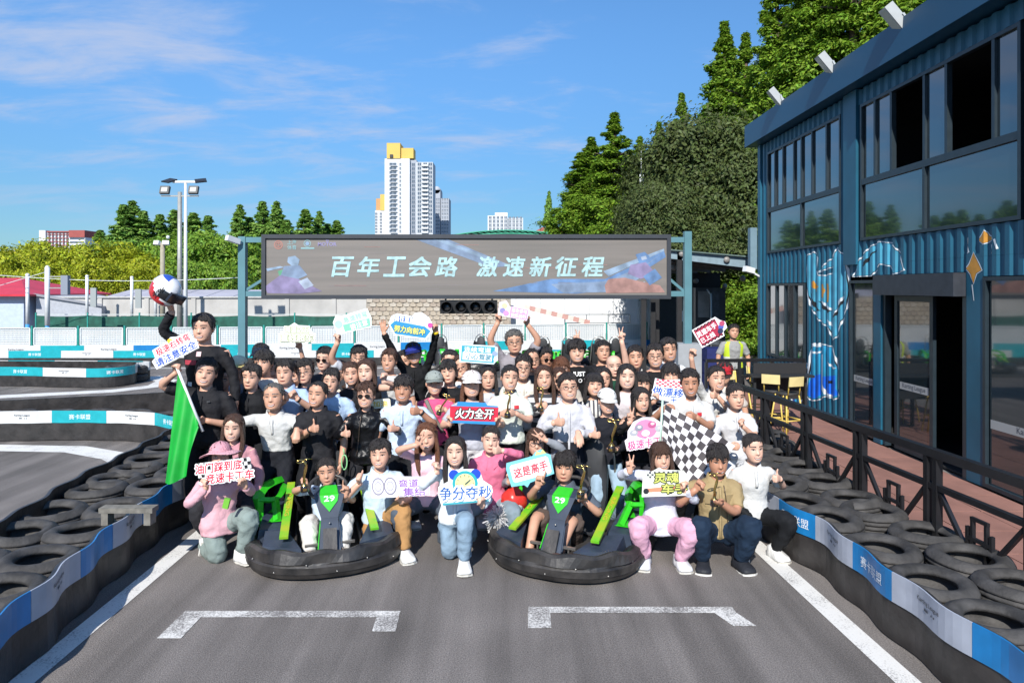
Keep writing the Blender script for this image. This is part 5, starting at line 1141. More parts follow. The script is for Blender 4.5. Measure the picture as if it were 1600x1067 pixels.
def grid_faces(n, m, wrap=True, o=0):
    return [(o + i * m + k, o + i * m + (k + 1) % m, o + (i + 1) * m + (k + 1) % m, o + (i + 1) * m + k) for i in range(n - 1) for k in range(m if wrap else m - 1)]
def make_head():
    zs = np.array([-.03, -.012, .01, .035, .06, .09, .115, .14, .165, .19, .215, .24, .27, .30, .325, .345, .365, .39, .42, .45, .475, .5, .525, .55, .58, .61, .66, .72, .78, .84, .89, .93, .96, .985, .999])
    fr = np.linspace(-1.35, 1.35, 25); bk = np.linspace(1.35, 2 * math.pi - 1.35, 15)[1:-1]; ph = np.concatenate([fr, bk])
    G = head_grid(zs, ph); n, m = len(zs), len(ph); vs = G.reshape(-1, 3).tolist(); fs = grid_faces(n, m)
    fs += [tuple(range(m - 1, -1, -1)), tuple((n - 1) * m + k for k in range(m))]
    mb = MB(); mb.add(vs, fs, 0, True)
    for s in (-1, 1):               # ears
        q = MB(); q.ball((0, 0, 0), (.035, .075, .12), 10, 8); R_ = Euler((R(12), 0, R(s * 22))).to_matrix()
        mb.add([R_ @ Vector(p) + V(s * .352, .045, .44) for p in q.v], q.f, 0, True)
    return mb
def face_features(smile, squint):
    """eyes, brows and mouth laid on the face surface"""
    mb = MB()
    def patch(pts, mi, lift):
        n = len(pts); c = (sum(p[0] for p in pts) / n, sum(p[1] for p in pts) / n)
        vs = [(x, float(face_y(np.float64(x), np.float64(z))) - lift * .8 - .0075, z) for x, z in [c] + list(pts)]
        ar = sum(pts[i - 1][0] * pts[i][1] - pts[i][0] * pts[i - 1][1] for i in range(n))
        mb.add(vs, [(0, 1 + i, 1 + (i + 1) % n) if ar > 0 else (0, 1 + (i + 1) % n, 1 + i) for i in range(n)], mi, True)
    eh = .015 if squint else .025
    for s in (-1, 1):
        X = lambda u: s * .152 + u
        k = 7; up = [(X(-.07 + .14 * i / k), .498 + eh * math.sin(math.pi * i / k) + .006 * s * (i / k - .5)) for i in range(k + 1)]; lo = [(X(.07 - .14 * i / k), .498 - eh * .7 * math.sin(math.pi * i / k) + .006 * s * (.5 - i / k)) for i in range(1, k)]
        patch(up + lo, 2, .007)
        patch([(X(0) + .026 * math.cos(a), .5 + min(eh * .95, .024) * math.sin(a)) for a in [2 * math.pi * i / 8 for i in range(8)]], 3, .011)
        strip_ = up + [(x, z + .02) for x, z in reversed(up)]
        for i in range(k): patch([up[i], up[i + 1], (up[i + 1][0], up[i + 1][1] + .022), (up[i][0], up[i][1] + .022)], 3, .010)
        br = [(s * (.06 + .2 * i / 6), .595 + .022 * math.sin(math.pi * (.25 + .6 * i / 6))) for i in range(7)]
        for i in range(6): patch([br[i], br[i + 1], (br[i + 1][0], br[i + 1][1] + .040 - .003 * i), (br[i][0], br[i][1] + .040 - .003 * i)], 4, .009)
    if smile:
        hw = .14; k = 8; up = [(-hw + 2 * hw * i / k, .192 + 2.3 * (hw * (2 * i / k - 1)) ** 2) for i in range(k + 1)]; lo = [(hw - 2 * hw * i / k, .146 + 4.4 * (hw * (1 - 2 * i / k)) ** 2) for i in range(1, k)]
        for i in range(k):
            (a, b), (c, d) = up[i], up[i + 1]; patch([(a, b), (c, d), (c, d + .020), (a, b + .020)], 1, .012)
        patch(up + lo, 5 if smile == 1 else 1, .009)
        L2 = [up[-1]] + lo + [up[0]]
        for i in range(len(L2) - 1):
            (a, b), (c, d) = L2[i], L2[i + 1]; patch([(a, b), (c, d), (c, d - .022), (a, b - .022)], 1, .012)
    else:
        hw = .10; k = 6; ml = [(-hw + 2 * hw * i / k, .182 + 1.2 * (hw * (2 * i / k - 1)) ** 2) for i in range(k + 1)]
        for i in range(k):
            (a, b), (c, d) = ml[i], ml[i + 1]; q = 1 - abs(2 * (i + .5) / k - 1)
            patch([(a, b), (c, d), (c, d + .012 + .016 * q), (a, b + .012 + .016 * q)], 1, .010); patch([(a, b - .028 * q - .006), (c, d - .028 * q - .006), (c, d), (a, b)], 1, .011)
    return mb
HEAD = make_head(); FACES = {(a, b): face_features(a, b) for a in (0, 1, 2) for b in (0, 1)}
# ---- hair caps, in head units
ZL = {'short': [(0, .80), (30, .785), (50, .72), (63, .58), (78, .46), (92, .44), (100, .55), (115, .38), (140, .18), (180, .10)],
      'thin': [(0, .90), (25, .88), (45, .80), (63, .62), (78, .50), (92, .48), (100, .55), (115, .40), (140, .22), (180, .14)],
      'fringe': [(0, .66), (35, .65), (55, .60), (68, .50), (80, .40), (92, .42), (102, .5), (118, .34), (140, .12), (180, .02)],
      'side': [(-180, .05), (-118, .3), (-92, .42), (-75, .46), (-55, .66), (-35, .70), (0, .72), (35, .80), (55, .72), (75, .46), (92, .42), (118, .3), (180, .05)],
      'part': [(0, .86), (20, .82), (42, .70), (60, .52), (75, .28), (90, .10), (120, -.03), (180, -.03)],
      'bang': [(0, .63), (38, .62), (52, .50), (62, .34), (75, .15), (90, .02), (120, -.03), (180, -.03)],
      'up': [(0, .82), (30, .79), (50, .70), (66, .56), (80, .50), (95, .54), (112, .34), (140, .14), (180, .08)]}
def hair_cap(style, T, seed, rough=.25):
    tab = ZL[style]; sym = tab[0][0] == 0
    nph = 64; phis = np.linspace(-math.pi, math.pi, nph, endpoint=False); zs = np.concatenate([np.linspace(-.028, .8, 24), [.85, .89, .925, .955, .98, .998]])
    G = head_grid(zs, phis, False); deg = np.degrees(phis); zl = np.interp(np.abs(deg) if sym else deg, [a for a, _ in tab], [b for _, b in tab])
    g = np.random.RandomState(seed); f = g.uniform(0, 6.28, 6)
    zl = zl + (.022 * np.sin(phis * 7 + f[3]) + .018 * np.sin(phis * 15 + f[4])) * (1.0 if style in ('short', 'thin', 'fringe', 'side') else .4)
    k = np.clip((zs[:, None] - zl[None, :]) / .06 + .35, 0, 1); k = k * k * (3 - 2 * k)
    top = np.clip((zs - .55) / .4, 0, 1)[:, None]
    t = T * (.55 + .6 * top) * (1 + rough * (np.sin(phis * 9 + f[0])[None, :] * .5 + np.sin(phis * 17 + zs[:, None] * 9 + f[1]) * .4 + np.sin(phis * 31 + f[2] - zs[:, None] * 6) * .35) * (1.3 if style in ('short', 'fringe', 'side') else 1.0))
    t = t * k - .035 * (1 - k)
    C = np.array([0, .03, .5]); D = G - C; Ln = np.linalg.norm(D, axis=-1, keepdims=True); G2 = C + D * (1 + t[..., None] / Ln)
    G2[..., 2] = np.where(k > .5, G2[..., 2], np.minimum(G2[..., 2], G[..., 2] + .0))
    n = len(zs); mb = MB(); mb.add(G2.reshape(-1, 3).tolist(), grid_faces(n, nph) + [tuple((n - 1) * nph + i for i in range(nph))], 0, True)
    # loose tufts that break up the smooth cap and its hairline
    loose = style in ('short', 'fringe', 'side', 'thin')
    for q in range(230 if loose else 130):
        i, j = g.randint(2, n - 2), g.randint(0, nph)
        if k[i, j] < .75: continue
        p = G2[i, j]; nr = p - C; nr = nr / np.linalg.norm(nr); dn = np.array([g.normal() * .35, g.normal() * .35 - (.5 if loose else 0), -1.0 if not loose or p[2] < .8 else g.uniform(-.6, .5)]); dn = dn - nr * dn.dot(nr); dn /= np.linalg.norm(dn) + 1e-9
        sd = np.cross(nr, dn) * g.uniform(.018, .035); L_ = g.uniform(.08, .17) * (1 if loose else 1.3); up_ = nr * g.uniform(.012, .05 if loose else .02)
        b0 = p - nr * .012; mb.add([b0 - sd, b0 + sd, b0 + dn * L_ * .6 + up_ * .9 + sd * .7, b0 + dn * L_ + up_ * .8, b0 + dn * L_ * .6 + up_ * .9 - sd * .7], [(0, 1, 2, 3, 4)], 0, True)
    return mb
def hair_long(mb, length, seed, front=True, wide=1.0):
    """a shell of hair round the back and sides, hanging down to -length"""
    g = np.random.RandomState(seed); n, m = 12, 21; A = np.linspace(R(68), R(292), m); vs = []
    for lay in (1.16, 1.02):
        for i in range(n):
            u = i / (n - 1); z = .80 - u * (.80 + length); w, f, b = head_sec(max(z, .42)); yc = (f + b) / 2 + .02; r = (b - f) / 2
            spread = (1 + .12 * math.sin(min(u * 2.2, 1.57))) * wide * (1 - .16 * max(0, u - .6))
            for a in A:
                wob = 1 + .03 * math.sin(a * 11 + seed + u * 4) + .02 * math.sin(a * 23 + seed)
                vs.append((w * math.sin(a) * lay * spread * wob, yc - r * math.cos(a) * lay * spread * .95 * wob - .06 * u, z + (.03 * math.sin(a * 13 + seed) if i == n - 1 else 0)))
    f1 = grid_faces(n, m, False); o = n * m; fs = [tuple(reversed(f)) for f in f1] + [tuple(k + o for k in f) for f in f1]
    for i in range(n - 1):
        fs += [(i * m, (i + 1) * m, o + (i + 1) * m, o + i * m), (i * m + m - 1, o + i * m + m - 1, o + (i + 1) * m + m - 1, (i + 1) * m + m - 1)]
    for k in range(m - 1): fs += [((n - 1) * m + k, (n - 1) * m + k + 1, o + (n - 1) * m + k + 1, o + (n - 1) * m + k), (k, o + k, o + k + 1, k + 1)]
    mb.add(vs, fs, 0, True)
    if front:
        for s in (-1, 1):
            pts = [(s * .25, -.22, .74), (s * .345, -.20, .55), (s * .375, -.16, .3), (s * .39, -.15, .0), (s * .385, -.26, -.3), (s * .34, -.36, -length * .75), (s * .31, -.38, -length)]
            mb.tube(pts, [.03, .06, .075, .09, .10, .085, .02], 8, flat=.6, up=(0, 1, 0))
_HAIRC = {}
def hair_mesh(style, T, seed, length, mkey, extra):
    key = (style, T, seed, length, mkey, extra)
    if key not in _HAIRC:
        mb = hair_cap(style, T, seed)
        if length: hair_long(mb, length, seed)
        if extra == 'bun': mb.ball((0, .52, .62), (.15, .13, .14), 14, 10)
        if extra == 'bob': hair_long(mb, .02, seed, False)
        if extra == 'tail': mb.tube([(0, .46, .6), (0, .62, .5), (0, .64, .1), (0, .55, -.3)], [.07, .10, .09, .02], 9)
        if extra == 'topbun': mb.ball((0, .25, 1.06), (.13, .13, .12), 14, 10)
        _HAIRC[key] = mb.mesh('hair', HAIR[mkey])
    return _HAIRC[key]
def hat_mesh(kind, c1, c2=None):
    key = ('hat', kind, c1, c2)
    if key in _HAIRC: return _HAIRC[key]
    mb = MB(); m1 = cloth(c1); m2 = cloth(c2 or c1); nph = 32; phis = np.linspace(-math.pi, math.pi, nph, endpoint=False)
    zs = np.array([.66, .70, .78, .86, .92, .97, 1.0, 1.012]); G = head_grid(np.minimum(zs, .999), phis, False); C = np.array([0, .02, .6]); D = G - C; L_ = np.linalg.norm(D, axis=-1, keepdims=True); G = C + D * (1 + .07 / L_)
    n = len(zs); mb.add(G.reshape(-1, 3).tolist(), grid_faces(n, nph) + [tuple((n - 1) * nph + i for i in range(nph))], 0, True)
    if kind == 'cap':
        vs = []; k = 13
        for lz in (0, -.018):
            for i in range(k):
                a = R(-62 + 124 * i / (k - 1)); x = .41 * math.sin(a)
                for q in (0, .5, 1): e = math.cos(a * 1.3); vs.append((x * (1 + .06 * q), -.33 * math.cos(a) - .08 - q * .42 * max(.04, e), .70 - q * .07 - abs(x) * .20 + lz))
        f1 = [(i * 3 + j, i * 3 + j + 1, i * 3 + j + 4, i * 3 + j + 3) for i in range(k - 1) for j in range(2)]; o = k * 3
        fs = f1 + [tuple(o + t for t in reversed(f)) for f in f1] + [(i * 3 + 2, o + i * 3 + 2, o + i * 3 + 5, i * 3 + 5) for i in range(k - 1)]
        mb.add(vs, fs, 1, True)
    else:
        vs = []; br = (.40 if kind == 'wide' else .14)
        for lz in (0, -.02):
            for p in range(nph):
                a = phis[p]
                for q in (0, .5, 1):
                    w = 1 + q * br * 2.2; dz = -q * (.13 + .05 * math.sin(3 * a)) * (1 if kind == 'wide' else 1.2) + (.06 * math.cos(a) if kind == 'wide' else 0) * q; vs.append((.40 * math.sin(a) * w, .03 - .46 * math.cos(a) * w * .97, .68 + dz + lz))
        f1 = [(p * 3 + j, p * 3 + j + 1, ((p + 1) % nph) * 3 + j + 1, ((p + 1) % nph) * 3 + j) for p in range(nph) for j in range(2)]; o = nph * 3
        mb.add(vs, f1 + [tuple(o + t for t in reversed(f)) for f in f1] + [(p * 3 + 2, o + p * 3 + 2, o + ((p + 1) % nph) * 3 + 2, ((p + 1) % nph) * 3 + 2) for p in range(nph)], 1, True)
    _HAIRC[key] = mb.mesh('hat', [m1, m2]); return _HAIRC[key]
def glasses_mesh(sun):
    key = ('glasses', sun)
    if key in _HAIRC: return _HAIRC[key]
    mb = MB()
    for s in (-1, 1):
        pts = []
        for i in range(14):
            a = 2 * math.pi * i / 14; x, z = s * .15 + (.098 if sun else .092) * math.cos(a), .485 + (.082 if sun else .068) * math.sin(a) - (.012 if sun else 0) * math.cos(a) * s; pts.append((x, -.425 + .16 * (x * x) * 2.2, z))
        mb.tube(pts, .012 if sun else .009, 5, 0, closed=True)
        if sun: mb.add([(s * .15, -.432 + .16 * .0225 * 2.2, .485)] + [(p[0], p[1] - .006, p[2]) for p in pts], [(0, 1 + (i + 1) % 14, 1 + i) if s else () for i in range(14)], 1, True); 
        mb.tube([(s * .245, -.40, .50), (s * .355, -.30, .50), (s * .37, .03, .50)], .010, 5, 0)
    mb.tube([(-.062, -.43, .5), (0, -.445, .51), (.062, -.43, .5)], .010, 5, 0)
    _HAIRC[key] = mb.mesh('glasses', [IRIS if sun else GOLDF, SUNG]); return _HAIRC[key]
# ---- hands
BAKE = []
def evaluate(objs):
    bpy.context.view_layer.update(); dg = bpy.context.evaluated_depsgraph_get(); out = []
    for o in objs: out.append(bpy.data.meshes.new_from_object(o.evaluated_get(dg)))
    return out
def hand_template(g):
    mb = MB(); mb.tube([(0, 0, -.03), (0, 0, 0), (0, 0, .03), (0, 0, .075), (0, 0, .098)], [(.026, .021), (.027, .02), (.037, .018), (.041, .015), (.038, .011)], 12, up=(0, 1, 0))
    C = {'fist': [(75, 95, 60)] * 4, 'thumb': [(75, 95, 60)] * 4, 'V': [(-4, 3, 3), (-4, 3, 3), (75, 95, 60), (75, 95, 60)], 'open': [(2, 6, 6)] * 4, 'grip': [(55, 75, 45)] * 4, 'relax': [(18, 25, 16), (22, 28, 18), (26, 30, 20), (30, 32, 20)], 'point': [(0, 4, 4)] + [(75, 95, 60)] * 3}[g]
    sp = {'V': (13, -9, 0, 0), 'open': (9, 3, -4, -12)}.get(g, (2, 0, -1, -3))
    for i, (bx, bz, L_) in enumerate(((.031, .090, .074), (.0105, .094, .082), (-.010, .091, .076), (-.029, .083, .060))):
        p = V(bx, 0, bz - .02); a = 0; pts = [p, V(bx, 0, bz)]
        for ang, f in zip(C[i], (.46, .30, .24)):
            a += ang; sd = math.sin(R(sp[i])) ; d = V(sd, -math.sin(R(a)), math.cos(R(a))).normalized(); pts.append(pts[-1] + d * L_ * f)
        mb.tube(pts, [.0095, .0098, .0092, .0086, .0064], 8)
    T = {'thumb': [(.022, -.004, .02), (.046, -.012, .048), (.080, -.010, .056), (.104, -.004, .056)], 'fist': [(.022, -.004, .02), (.046, -.022, .05), (.030, -.048, .072), (.008, -.052, .075)], 'grip': [(.022, -.004, .02), (.046, -.026, .05), (.035, -.055, .075), (.016, -.062, .085)], 'open': [(.022, -.002, .02), (.046, -.010, .045), (.068, -.018, .072), (.082, -.020, .095)], 'relax': [(.022, -.004, .02), (.044, -.022, .05), (.046, -.036, .08), (.044, -.042, .10)]}
    T['V'] = T['point'] = T['fist']
    mb.tube(T[g], [.013, .0125, .0105, .0072], 8); return mb
def make_hands():
    names = ('fist', 'thumb', 'V', 'open', 'grip', 'relax', 'point'); obs = []
    for g in names:
        o = link('hand', hand_template(g).mesh('hand', SKIN[0])); m = o.modifiers.new('r', 'REMESH'); m.mode = 'VOXEL'; m.voxel_size = .0069; s = o.modifiers.new('s', 'SMOOTH'); s.iterations = 3; s.factor = .5; obs.append(o)
    out = {}
    for g, o, me in zip(names, obs, evaluate(obs)):
        v = np.array([x.co[:] for x in me.vertices]); f = [tuple(p.vertices) for p in me.polygons]; out[g] = (v, f); old = o.data; bpy.data.objects.remove(o); bpy.data.meshes.remove(me); bpy.data.meshes.remove(old)
    return out
HANDS = make_hands()
def ik(a, c, l1, l2, pole, limit=1.04):
    a, c = Vector(a), Vector(c); d = c - a; L_ = d.length; m = (l1 + l2) * limit
    if L_ > m: c = a + d * (m / L_); d = c - a; L_ = m
    k = max(1.0, L_ / (l1 + l2) * 1.002); l1 *= k; l2 *= k; u = d.normalized(); x = (l1 * l1 - l2 * l2 + L_ * L_) / (2 * L_); h = math.sqrt(max(0, l1 * l1 - x * x))
    p = Vector(pole); p = p - u * p.dot(u); p.normalize(); return a + u * x + p * h, c
def limb(mb, pts, rads, n=10, mi=0, k=5, flat=1.0):
    """tube along joints with rounded bends; rads per joint"""
    P = [Vector(p) for p in pts]; out = []; rr = []
    for i in range(len(P) - 1):
        for j in range(k):
            t = j / k; out.append(P[i].lerp(P[i + 1], t)); rr.append(rads[i] + (rads[i + 1] - rads[i]) * t)
    out.append(P[-1]); rr.append(rads[-1])
    for _ in range(2): out = [out[0]] + [(out[i - 1] + out[i] * 2 + out[i + 1]) / 4 for i in range(1, len(out) - 1)] + [out[-1]]
    mb.tube(out, rr if flat == 1.0 else [(r, r * flat) for r in rr], n, mi); return mb
RINGS_M = [(-.12, .045, .05), (-.06, .086, .066), (.02, .098, .070), (.15, .093, .064), (.30, .085, .060), (.50, .093, .064), (.70, .103, .068), (.83, .103, .062), (.91, .092, .052), (.96, .066, .044), (1.0, .040, .036)]
RINGS_F = [(-.12, .045, .05), (-.06, .090, .066), (.02, .101, .072), (.15, .090, .062), (.32, .073, .053), (.50, .083, .058), (.66, .090, .070), (.82, .090, .056), (.91, .079, .046), (.96, .055, .038), (1.0, .035, .032)]
def torso(mb, P, up, rt, fw, Ln, h, rings, t0, t1, grow, add, n=18, mi=0):
    vs = []; ts = [t for t, _, _ in rings]; lv = sorted({t0, t1} | {t for t in ts if t0 < t < t1}); A = [a for _, a, _ in rings]; B = [b for _, _, b in rings]
    for t in lv:
        a = float(np.interp(t, ts, A)) * h * grow + add; b = float(np.interp(t, ts, B)) * h * grow + add; c = P + up * (Ln * t)
        for k in range(n):
            an = 2 * math.pi * k / n; s, q = math.sin(an), math.cos(an); vs.append(c + rt * a * math.copysign(abs(s) ** .85, s) - fw * b * math.copysign(abs(q) ** .85, q))
    K = len(lv); fs = grid_faces(K, n); fs = [tuple(reversed(f)) for f in fs] + [tuple(range(n)), tuple((K - 1) * n + k for k in range(n - 1, -1, -1))]
    mb.add(vs, fs, mi, True)
FDEF = {'thumb': lambda s: ((-s * .62, -.72, .12), (0, -.05, 1)), 'V': lambda s: ((s * .08, -.12, 1), (-s, 0, 0)), 'open': lambda s: ((s * .1, -.1, 1), (-s, 0, 0)), 'fist': lambda s: ((-s * .45, -.35, .8), (-s * .7, -.25, -.45)), 'grip': lambda s: ((-s * .62, -.75, .05), (0, -.05, 1)), 'pinch': lambda s: ((-s * .15, -.35, .92), (-s * .9, -.3, -.1)), 'point': lambda s: ((s * .1, -.1, 1), (-s, 0, 0)), 'relax': lambda s: ((0, -.12, -1), (0, -1, 0)), 'palm': lambda s: ((-s * .95, -.25, .1), (0, -.4, .9)), 'tray': lambda s: ((-s * .5, -.8, .05), (s * .8, -.5, .1))}
GEO = {'pinch': 'grip', 'palm': 'fist', 'tray': 'relax'}
NP = 0
def person(px, top, d, sex, label, topw, hair, hk='k', bottom=('trousers', '#15161a'), L=None, Rr=None, pose='stand', g=0.0, h=None, lean=(0, 0), yaw=0, head=(0, 0, 0), skin=0, smile=1, squint=1, hat=None, glasses=None, fat=1.0, hs=1.15, feet=False, length=0, extra=None, T=None, knee=-1, shoes='#d8d8d6', vox=.018, legs=None, untuck=True):
    global NP; NP += 1; seed = NP; hq = random.Random(seed * 31); head = (head[0] + hq.uniform(-9, 9), head[1] + hq.uniform(-3, 5), head[2] + hq.uniform(-6, 6))
    hp = at(px, top, d); hatup = .028 if hat else 0; ztop = hp.z - hatup
    if h is None: h = (ztop - g - .018) if pose == 'stand' else (1.70 if sex == 'm' else 1.60)
    h = min(max(h, 1.5), 1.88); Hh = .134 * h * hs
    ztop -= .018
    ya = R(yaw); rt = V(math.cos(ya), math.sin(ya), 0); fw0 = V(math.sin(ya), -math.cos(ya), 0)
    up = (V(0, 0, 1) + rt * lean[0] + fw0 * lean[1]).normalized(); fw = (fw0 - up * fw0.dot(up)).normalized(); rt2 = rt
    Ln = .305 * h
    chin = V(hp.x, hp.y, ztop - Hh)
    Nn = V(hp.x, hp.y, 0) - fw0 * .018 * h - up * 0; Nn.z = chin.z - .026 * h
    P = Nn - up * Ln
    root = empty('person', (P.x, P.y, g), 0, label, 'person', 'people posing for the group photograph'); off = (P.x, P.y, g)
    rings = [(t, a * fat, b * (fat * 1.05 if fat > 1 else fat)) for t, a, b in (RINGS_M if sex == 'm' else RINGS_F)]
    sk = SKIN[skin]; body = MB()
    torso(body, P, up, rt2, fw, Ln, h, rings, -.12, 1.0, .96, -.006)
    # neck + head
    hr = (.92 if sex == 'm' else .80) * (1 if fat <= 1 else 1.1)
    hyaw, hpit, hrol = head; M = Euler((R(hpit), R(hrol), R(hyaw + yaw * .35)), 'XYZ').to_matrix(); hc = chin + V(0, 0, Hh * .3)   # turn about the jaw hinge
    HX = lambda p: hc + M @ (Vector((p[0], p[1] + .0, p[2] - .3)) * Hh)
    nb = HX((0, .10, .22)); 
    limb(body, [Nn - up * .03 * h, Nn.lerp(nb, .4) - fw * .004 * h, nb], [.042 * h * hr, .034 * h * hr, .036 * h * hr], 12)
    gv = random.Random(seed * 17); gj = gv.uniform(-.5, .45); wx, wz = 1 + gv.uniform(-.05, .075) + (.03 if fat > 1.02 else 0), 1 + gv.uniform(-.03, .02)
    def addhead(src):
        vs = np.array(src.v) - np.array([0, 0, .3]); vs = vs * np.array([wx, 1, wz]) * (1 + (np.clip(.25 - np.array(src.v)[:, 2:3], 0, .3) * np.array([[gj, 0, 0]]))); vs = (vs * Hh) @ np.array(M.transposed()) + np.array(hc); o = len(body.v); body.v.extend(map(tuple, vs.tolist())); body.f.extend([[i + o for i in f] for f in src.f]); body.m.extend(src.m); body.sm.extend(src.sm)
    addhead(HEAD); addhead(FACES[(smile, squint)])
    # arms
    kind, col = topw[0], topw[1]; long_ = topw[2] if len(topw) > 2 else kind in ('shirt', 'jacket', 'hoodie', 'longtee', 'leather'); slv = []
    l1, l2 = .172 * h, .150 * h; lsc = 1.0 if sex == 'm' else .86; sw = (.108 if sex == 'm' else .096) * h * (1 + (fat - 1) * .6)
    for s, spec in ((-1, L), (1, Rr)):
        S_ = Nn + rt * s * sw - up * .040 * h
        if spec is None: ges, tgt, fd, td = 'relax', S_ + rt * s * .05 * h + fw0 * .05 * h - V(0, 0, 1) * .30 * h, None, None
        else:
            ges = spec[0]; tgt = at(spec[1], spec[2], d - spec[3]); fd = spec[4] if len(spec) > 4 else None; td = spec[5] if len(spec) > 5 else None
        a, b = FDEF[ges](s); fd = Vector(fd or a).normalized(); td = Vector(td or b); td = (td - fd * td.dot(fd)).normalized()
        hl = .116 * h / .185 * (1.0 if sex == 'm' else .92)
        wr = tgt - fd * (.055 * hl if spec else 0)
        if wr.z > S_.z + .05: S_ = S_ + V(0, 0, .022 * h) - rt * s * .012 * h
        pole = rt * s * .75 - V(0, 0, 1) * .8 + fw0 * (-.25) if wr.z < S_.z + .1 else rt * s * 1.0 + fw0 * .25
        E_, wr = ik(S_, wr, l1, l2, pole)
        r0 = .031 * h * lsc
        limb(body, [S_, E_, wr + (wr - E_).normalized() * .012], [r0, .0255 * h * lsc, .0165 * h * lsc], 10)
        X_ = td if s < 0 else -td; Y_ = fd.cross(X_); hv, hf = HANDS[GEO.get(ges, ges)]
        mm = np.array([[X_.x, Y_.x, fd.x], [X_.y, Y_.y, fd.y], [X_.z, Y_.z, fd.z]]); q = hv * hl
        if s > 0: q = q * np.array([-1, 1, 1])
        body.add((q @ mm.T + np.array(wr)).tolist(), hf if s < 0 else [tuple(reversed(f)) for f in hf], 0, True)
        slv.append((s, S_, E_, wr))
    # legs
    lg = []
    for i, s in enumerate((-1, 1)):
        hip = P + rt * s * .052 * h - up * .012 * h
        if legs: ank = P * 1; ank = V(P.x, P.y, g) + rt * legs[i][0] + fw0 * legs[i][1] + V(0, 0, legs[i][2]); pole = rt * legs[i][3][0] + fw0 * legs[i][3][1] + V(0, 0, legs[i][3][2])
        elif pose == 'stand': ank = V(Nn.x, Nn.y, g + .045 * h) * 1 + rt * s * .062 * h + V(0, .03, 0); pole = fw0 + rt * s * .15
        elif pose == 'squat': ank = V(P.x, P.y, g + .05 * h) + rt * s * .10 * h + fw0 * .16; pole = fw0 * 1 + V(0, 0, .8) + rt * s * .5
        elif pose == 'kneel':
            if s == knee: ank = V(P.x, P.y, g + .06) + rt * s * .10 - fw0 * .30; pole = fw0 * .8 - V(0, 0, 1) + rt * s * .25
            else: ank = V(P.x, P.y, g + .075) + rt * s * .15 + fw0 * .33; pole = fw0 * .7 + V(0, 0, 1) + rt * s * .3
        elif pose == 'kneel2': ank = V(P.x, P.y, g + .06) + rt * s * .10 - fw0 * .22; pole = fw0 * .8 - V(0, 0, 1) + rt * s * .3
        else: ank = V(P.x, P.y, g + .14) + rt * s * .14 + fw0 * .58; pole = V(0, 0, 1) + rt * s * .25
        K_, ank = ik(hip, ank, .245 * h, .245 * h, pole, 1.15)
        K_.z = max(K_.z, g + .05)
        limb(body, [hip, K_, ank], [.044 * h * lsc, .032 * h * lsc, .022 * h * lsc], 10); lg.append((s, hip, K_, ank))
        fdir = fw0 + rt * s * .25 + V(0, 0, .9 if pose == 'sit' else 0)
        if pose in ('kneel', 'kneel2') and (pose == 'kneel2' or s == knee) and not legs: fdir = -V(0, 0, 1) * .9 - fw0 * .15
        if legs and len(legs[i]) > 4: fdir = rt * legs[i][4][0] + fw0 * legs[i][4][1] + V(0, 0, legs[i][4][2])
        fdir.normalize(); lg[-1] += (fdir,)
        if feet:
            x_ = fdir.cross(V(0, 0, 1)); x_ = x_.normalized() if x_.length > .1 else rt; u_ = x_.cross(fdir); sh = MB(); Lf = .150 * h
            base = ank - u_ * .028 * h
            prof = [(-.30, .030, .035, .012), (-.26, .036, .040, .02), (-.1, .034, .044, .022), (.1, .037, .033, .012), (.35, .045, .026, .004), (.55, .045, .021, 0), (.68, .033, .015, -.003), (.72, .012, .008, -.006)]
            vs = []
            for t, w, hh, o_ in prof:
                for kx, kz in ((-1, -1), (1, -1), (1.0, -.3), (.8, .6), (0, 1), (-.8, .6), (-1.0, -.3)): vs.append(base + fdir * (t * Lf) + x_ * (w * h * .92 * kx) + u_ * ((kz if kz > 0 else kz * .9) * hh * h * .75 + (0 if kz < 0 else o_ * h)))
            nn = 7; fs = [tuple(reversed(f)) for f in grid_faces(len(prof), nn)] + [tuple(range(nn)), tuple((len(prof) - 1) * nn + k for k in range(nn - 1, -1, -1))]
            so_ = sh.add(vs, fs, 0, True).build('shoe', cloth(shoes, .6), root, off)
            sl_ = MB(); sl_.add([base + fdir * (t * Lf * 1.02) + x_ * (w * h * .97 * kx) + u_ * (-.70 * hh_ * h + dz) for t, w, hh_ in ((-.30, .030, .035), (-.1, .034, .044), (.1, .037, .036), (.35, .045, .030), (.6, .044, .026), (.72, .018, .022)) for kx, dz in ((-1, -.008), (1, -.008), (1, .006), (-1, .006))], [tuple(reversed(f)) for f in grid_faces(6, 4)] + [(0, 1, 2, 3), (23, 22, 21, 20)]); sl_.build('sole', cloth('#e2e0da' if shoes < '#8' else '#c9c6be', .6), so_, off)
            if bottom[0] != 'trousers' or True: pass
    body.build('body', [sk, LIP, EYEW, IRIS, HAIR[hk], TEETH], root, off)
    # hair, hat, glasses share meshes and are set on the head
    def onhead(name, me, lab=None):
        o = link(name, me, root); W_ = Matrix.Translation(hc - Vector(off)) @ M.to_4x4() @ Matrix.Diagonal((Hh * wx, Hh, Hh * wz, 1)) @ Matrix.Translation((0, 0, -.3)); o.matrix_local = W_; return o
    if hair: onhead('hair', hair_mesh(hair, T or {'short': .075, 'thin': .04, 'fringe': .07, 'side': .08, 'part': .055, 'bang': .05, 'up': .045}[hair], seed % 5, length, hk, extra))
    if hat: onhead('hat', hat_mesh(*hat))
    if glasses: onhead('sunglasses' if glasses == 'sun' else 'glasses', glasses_mesh(glasses == 'sun'))
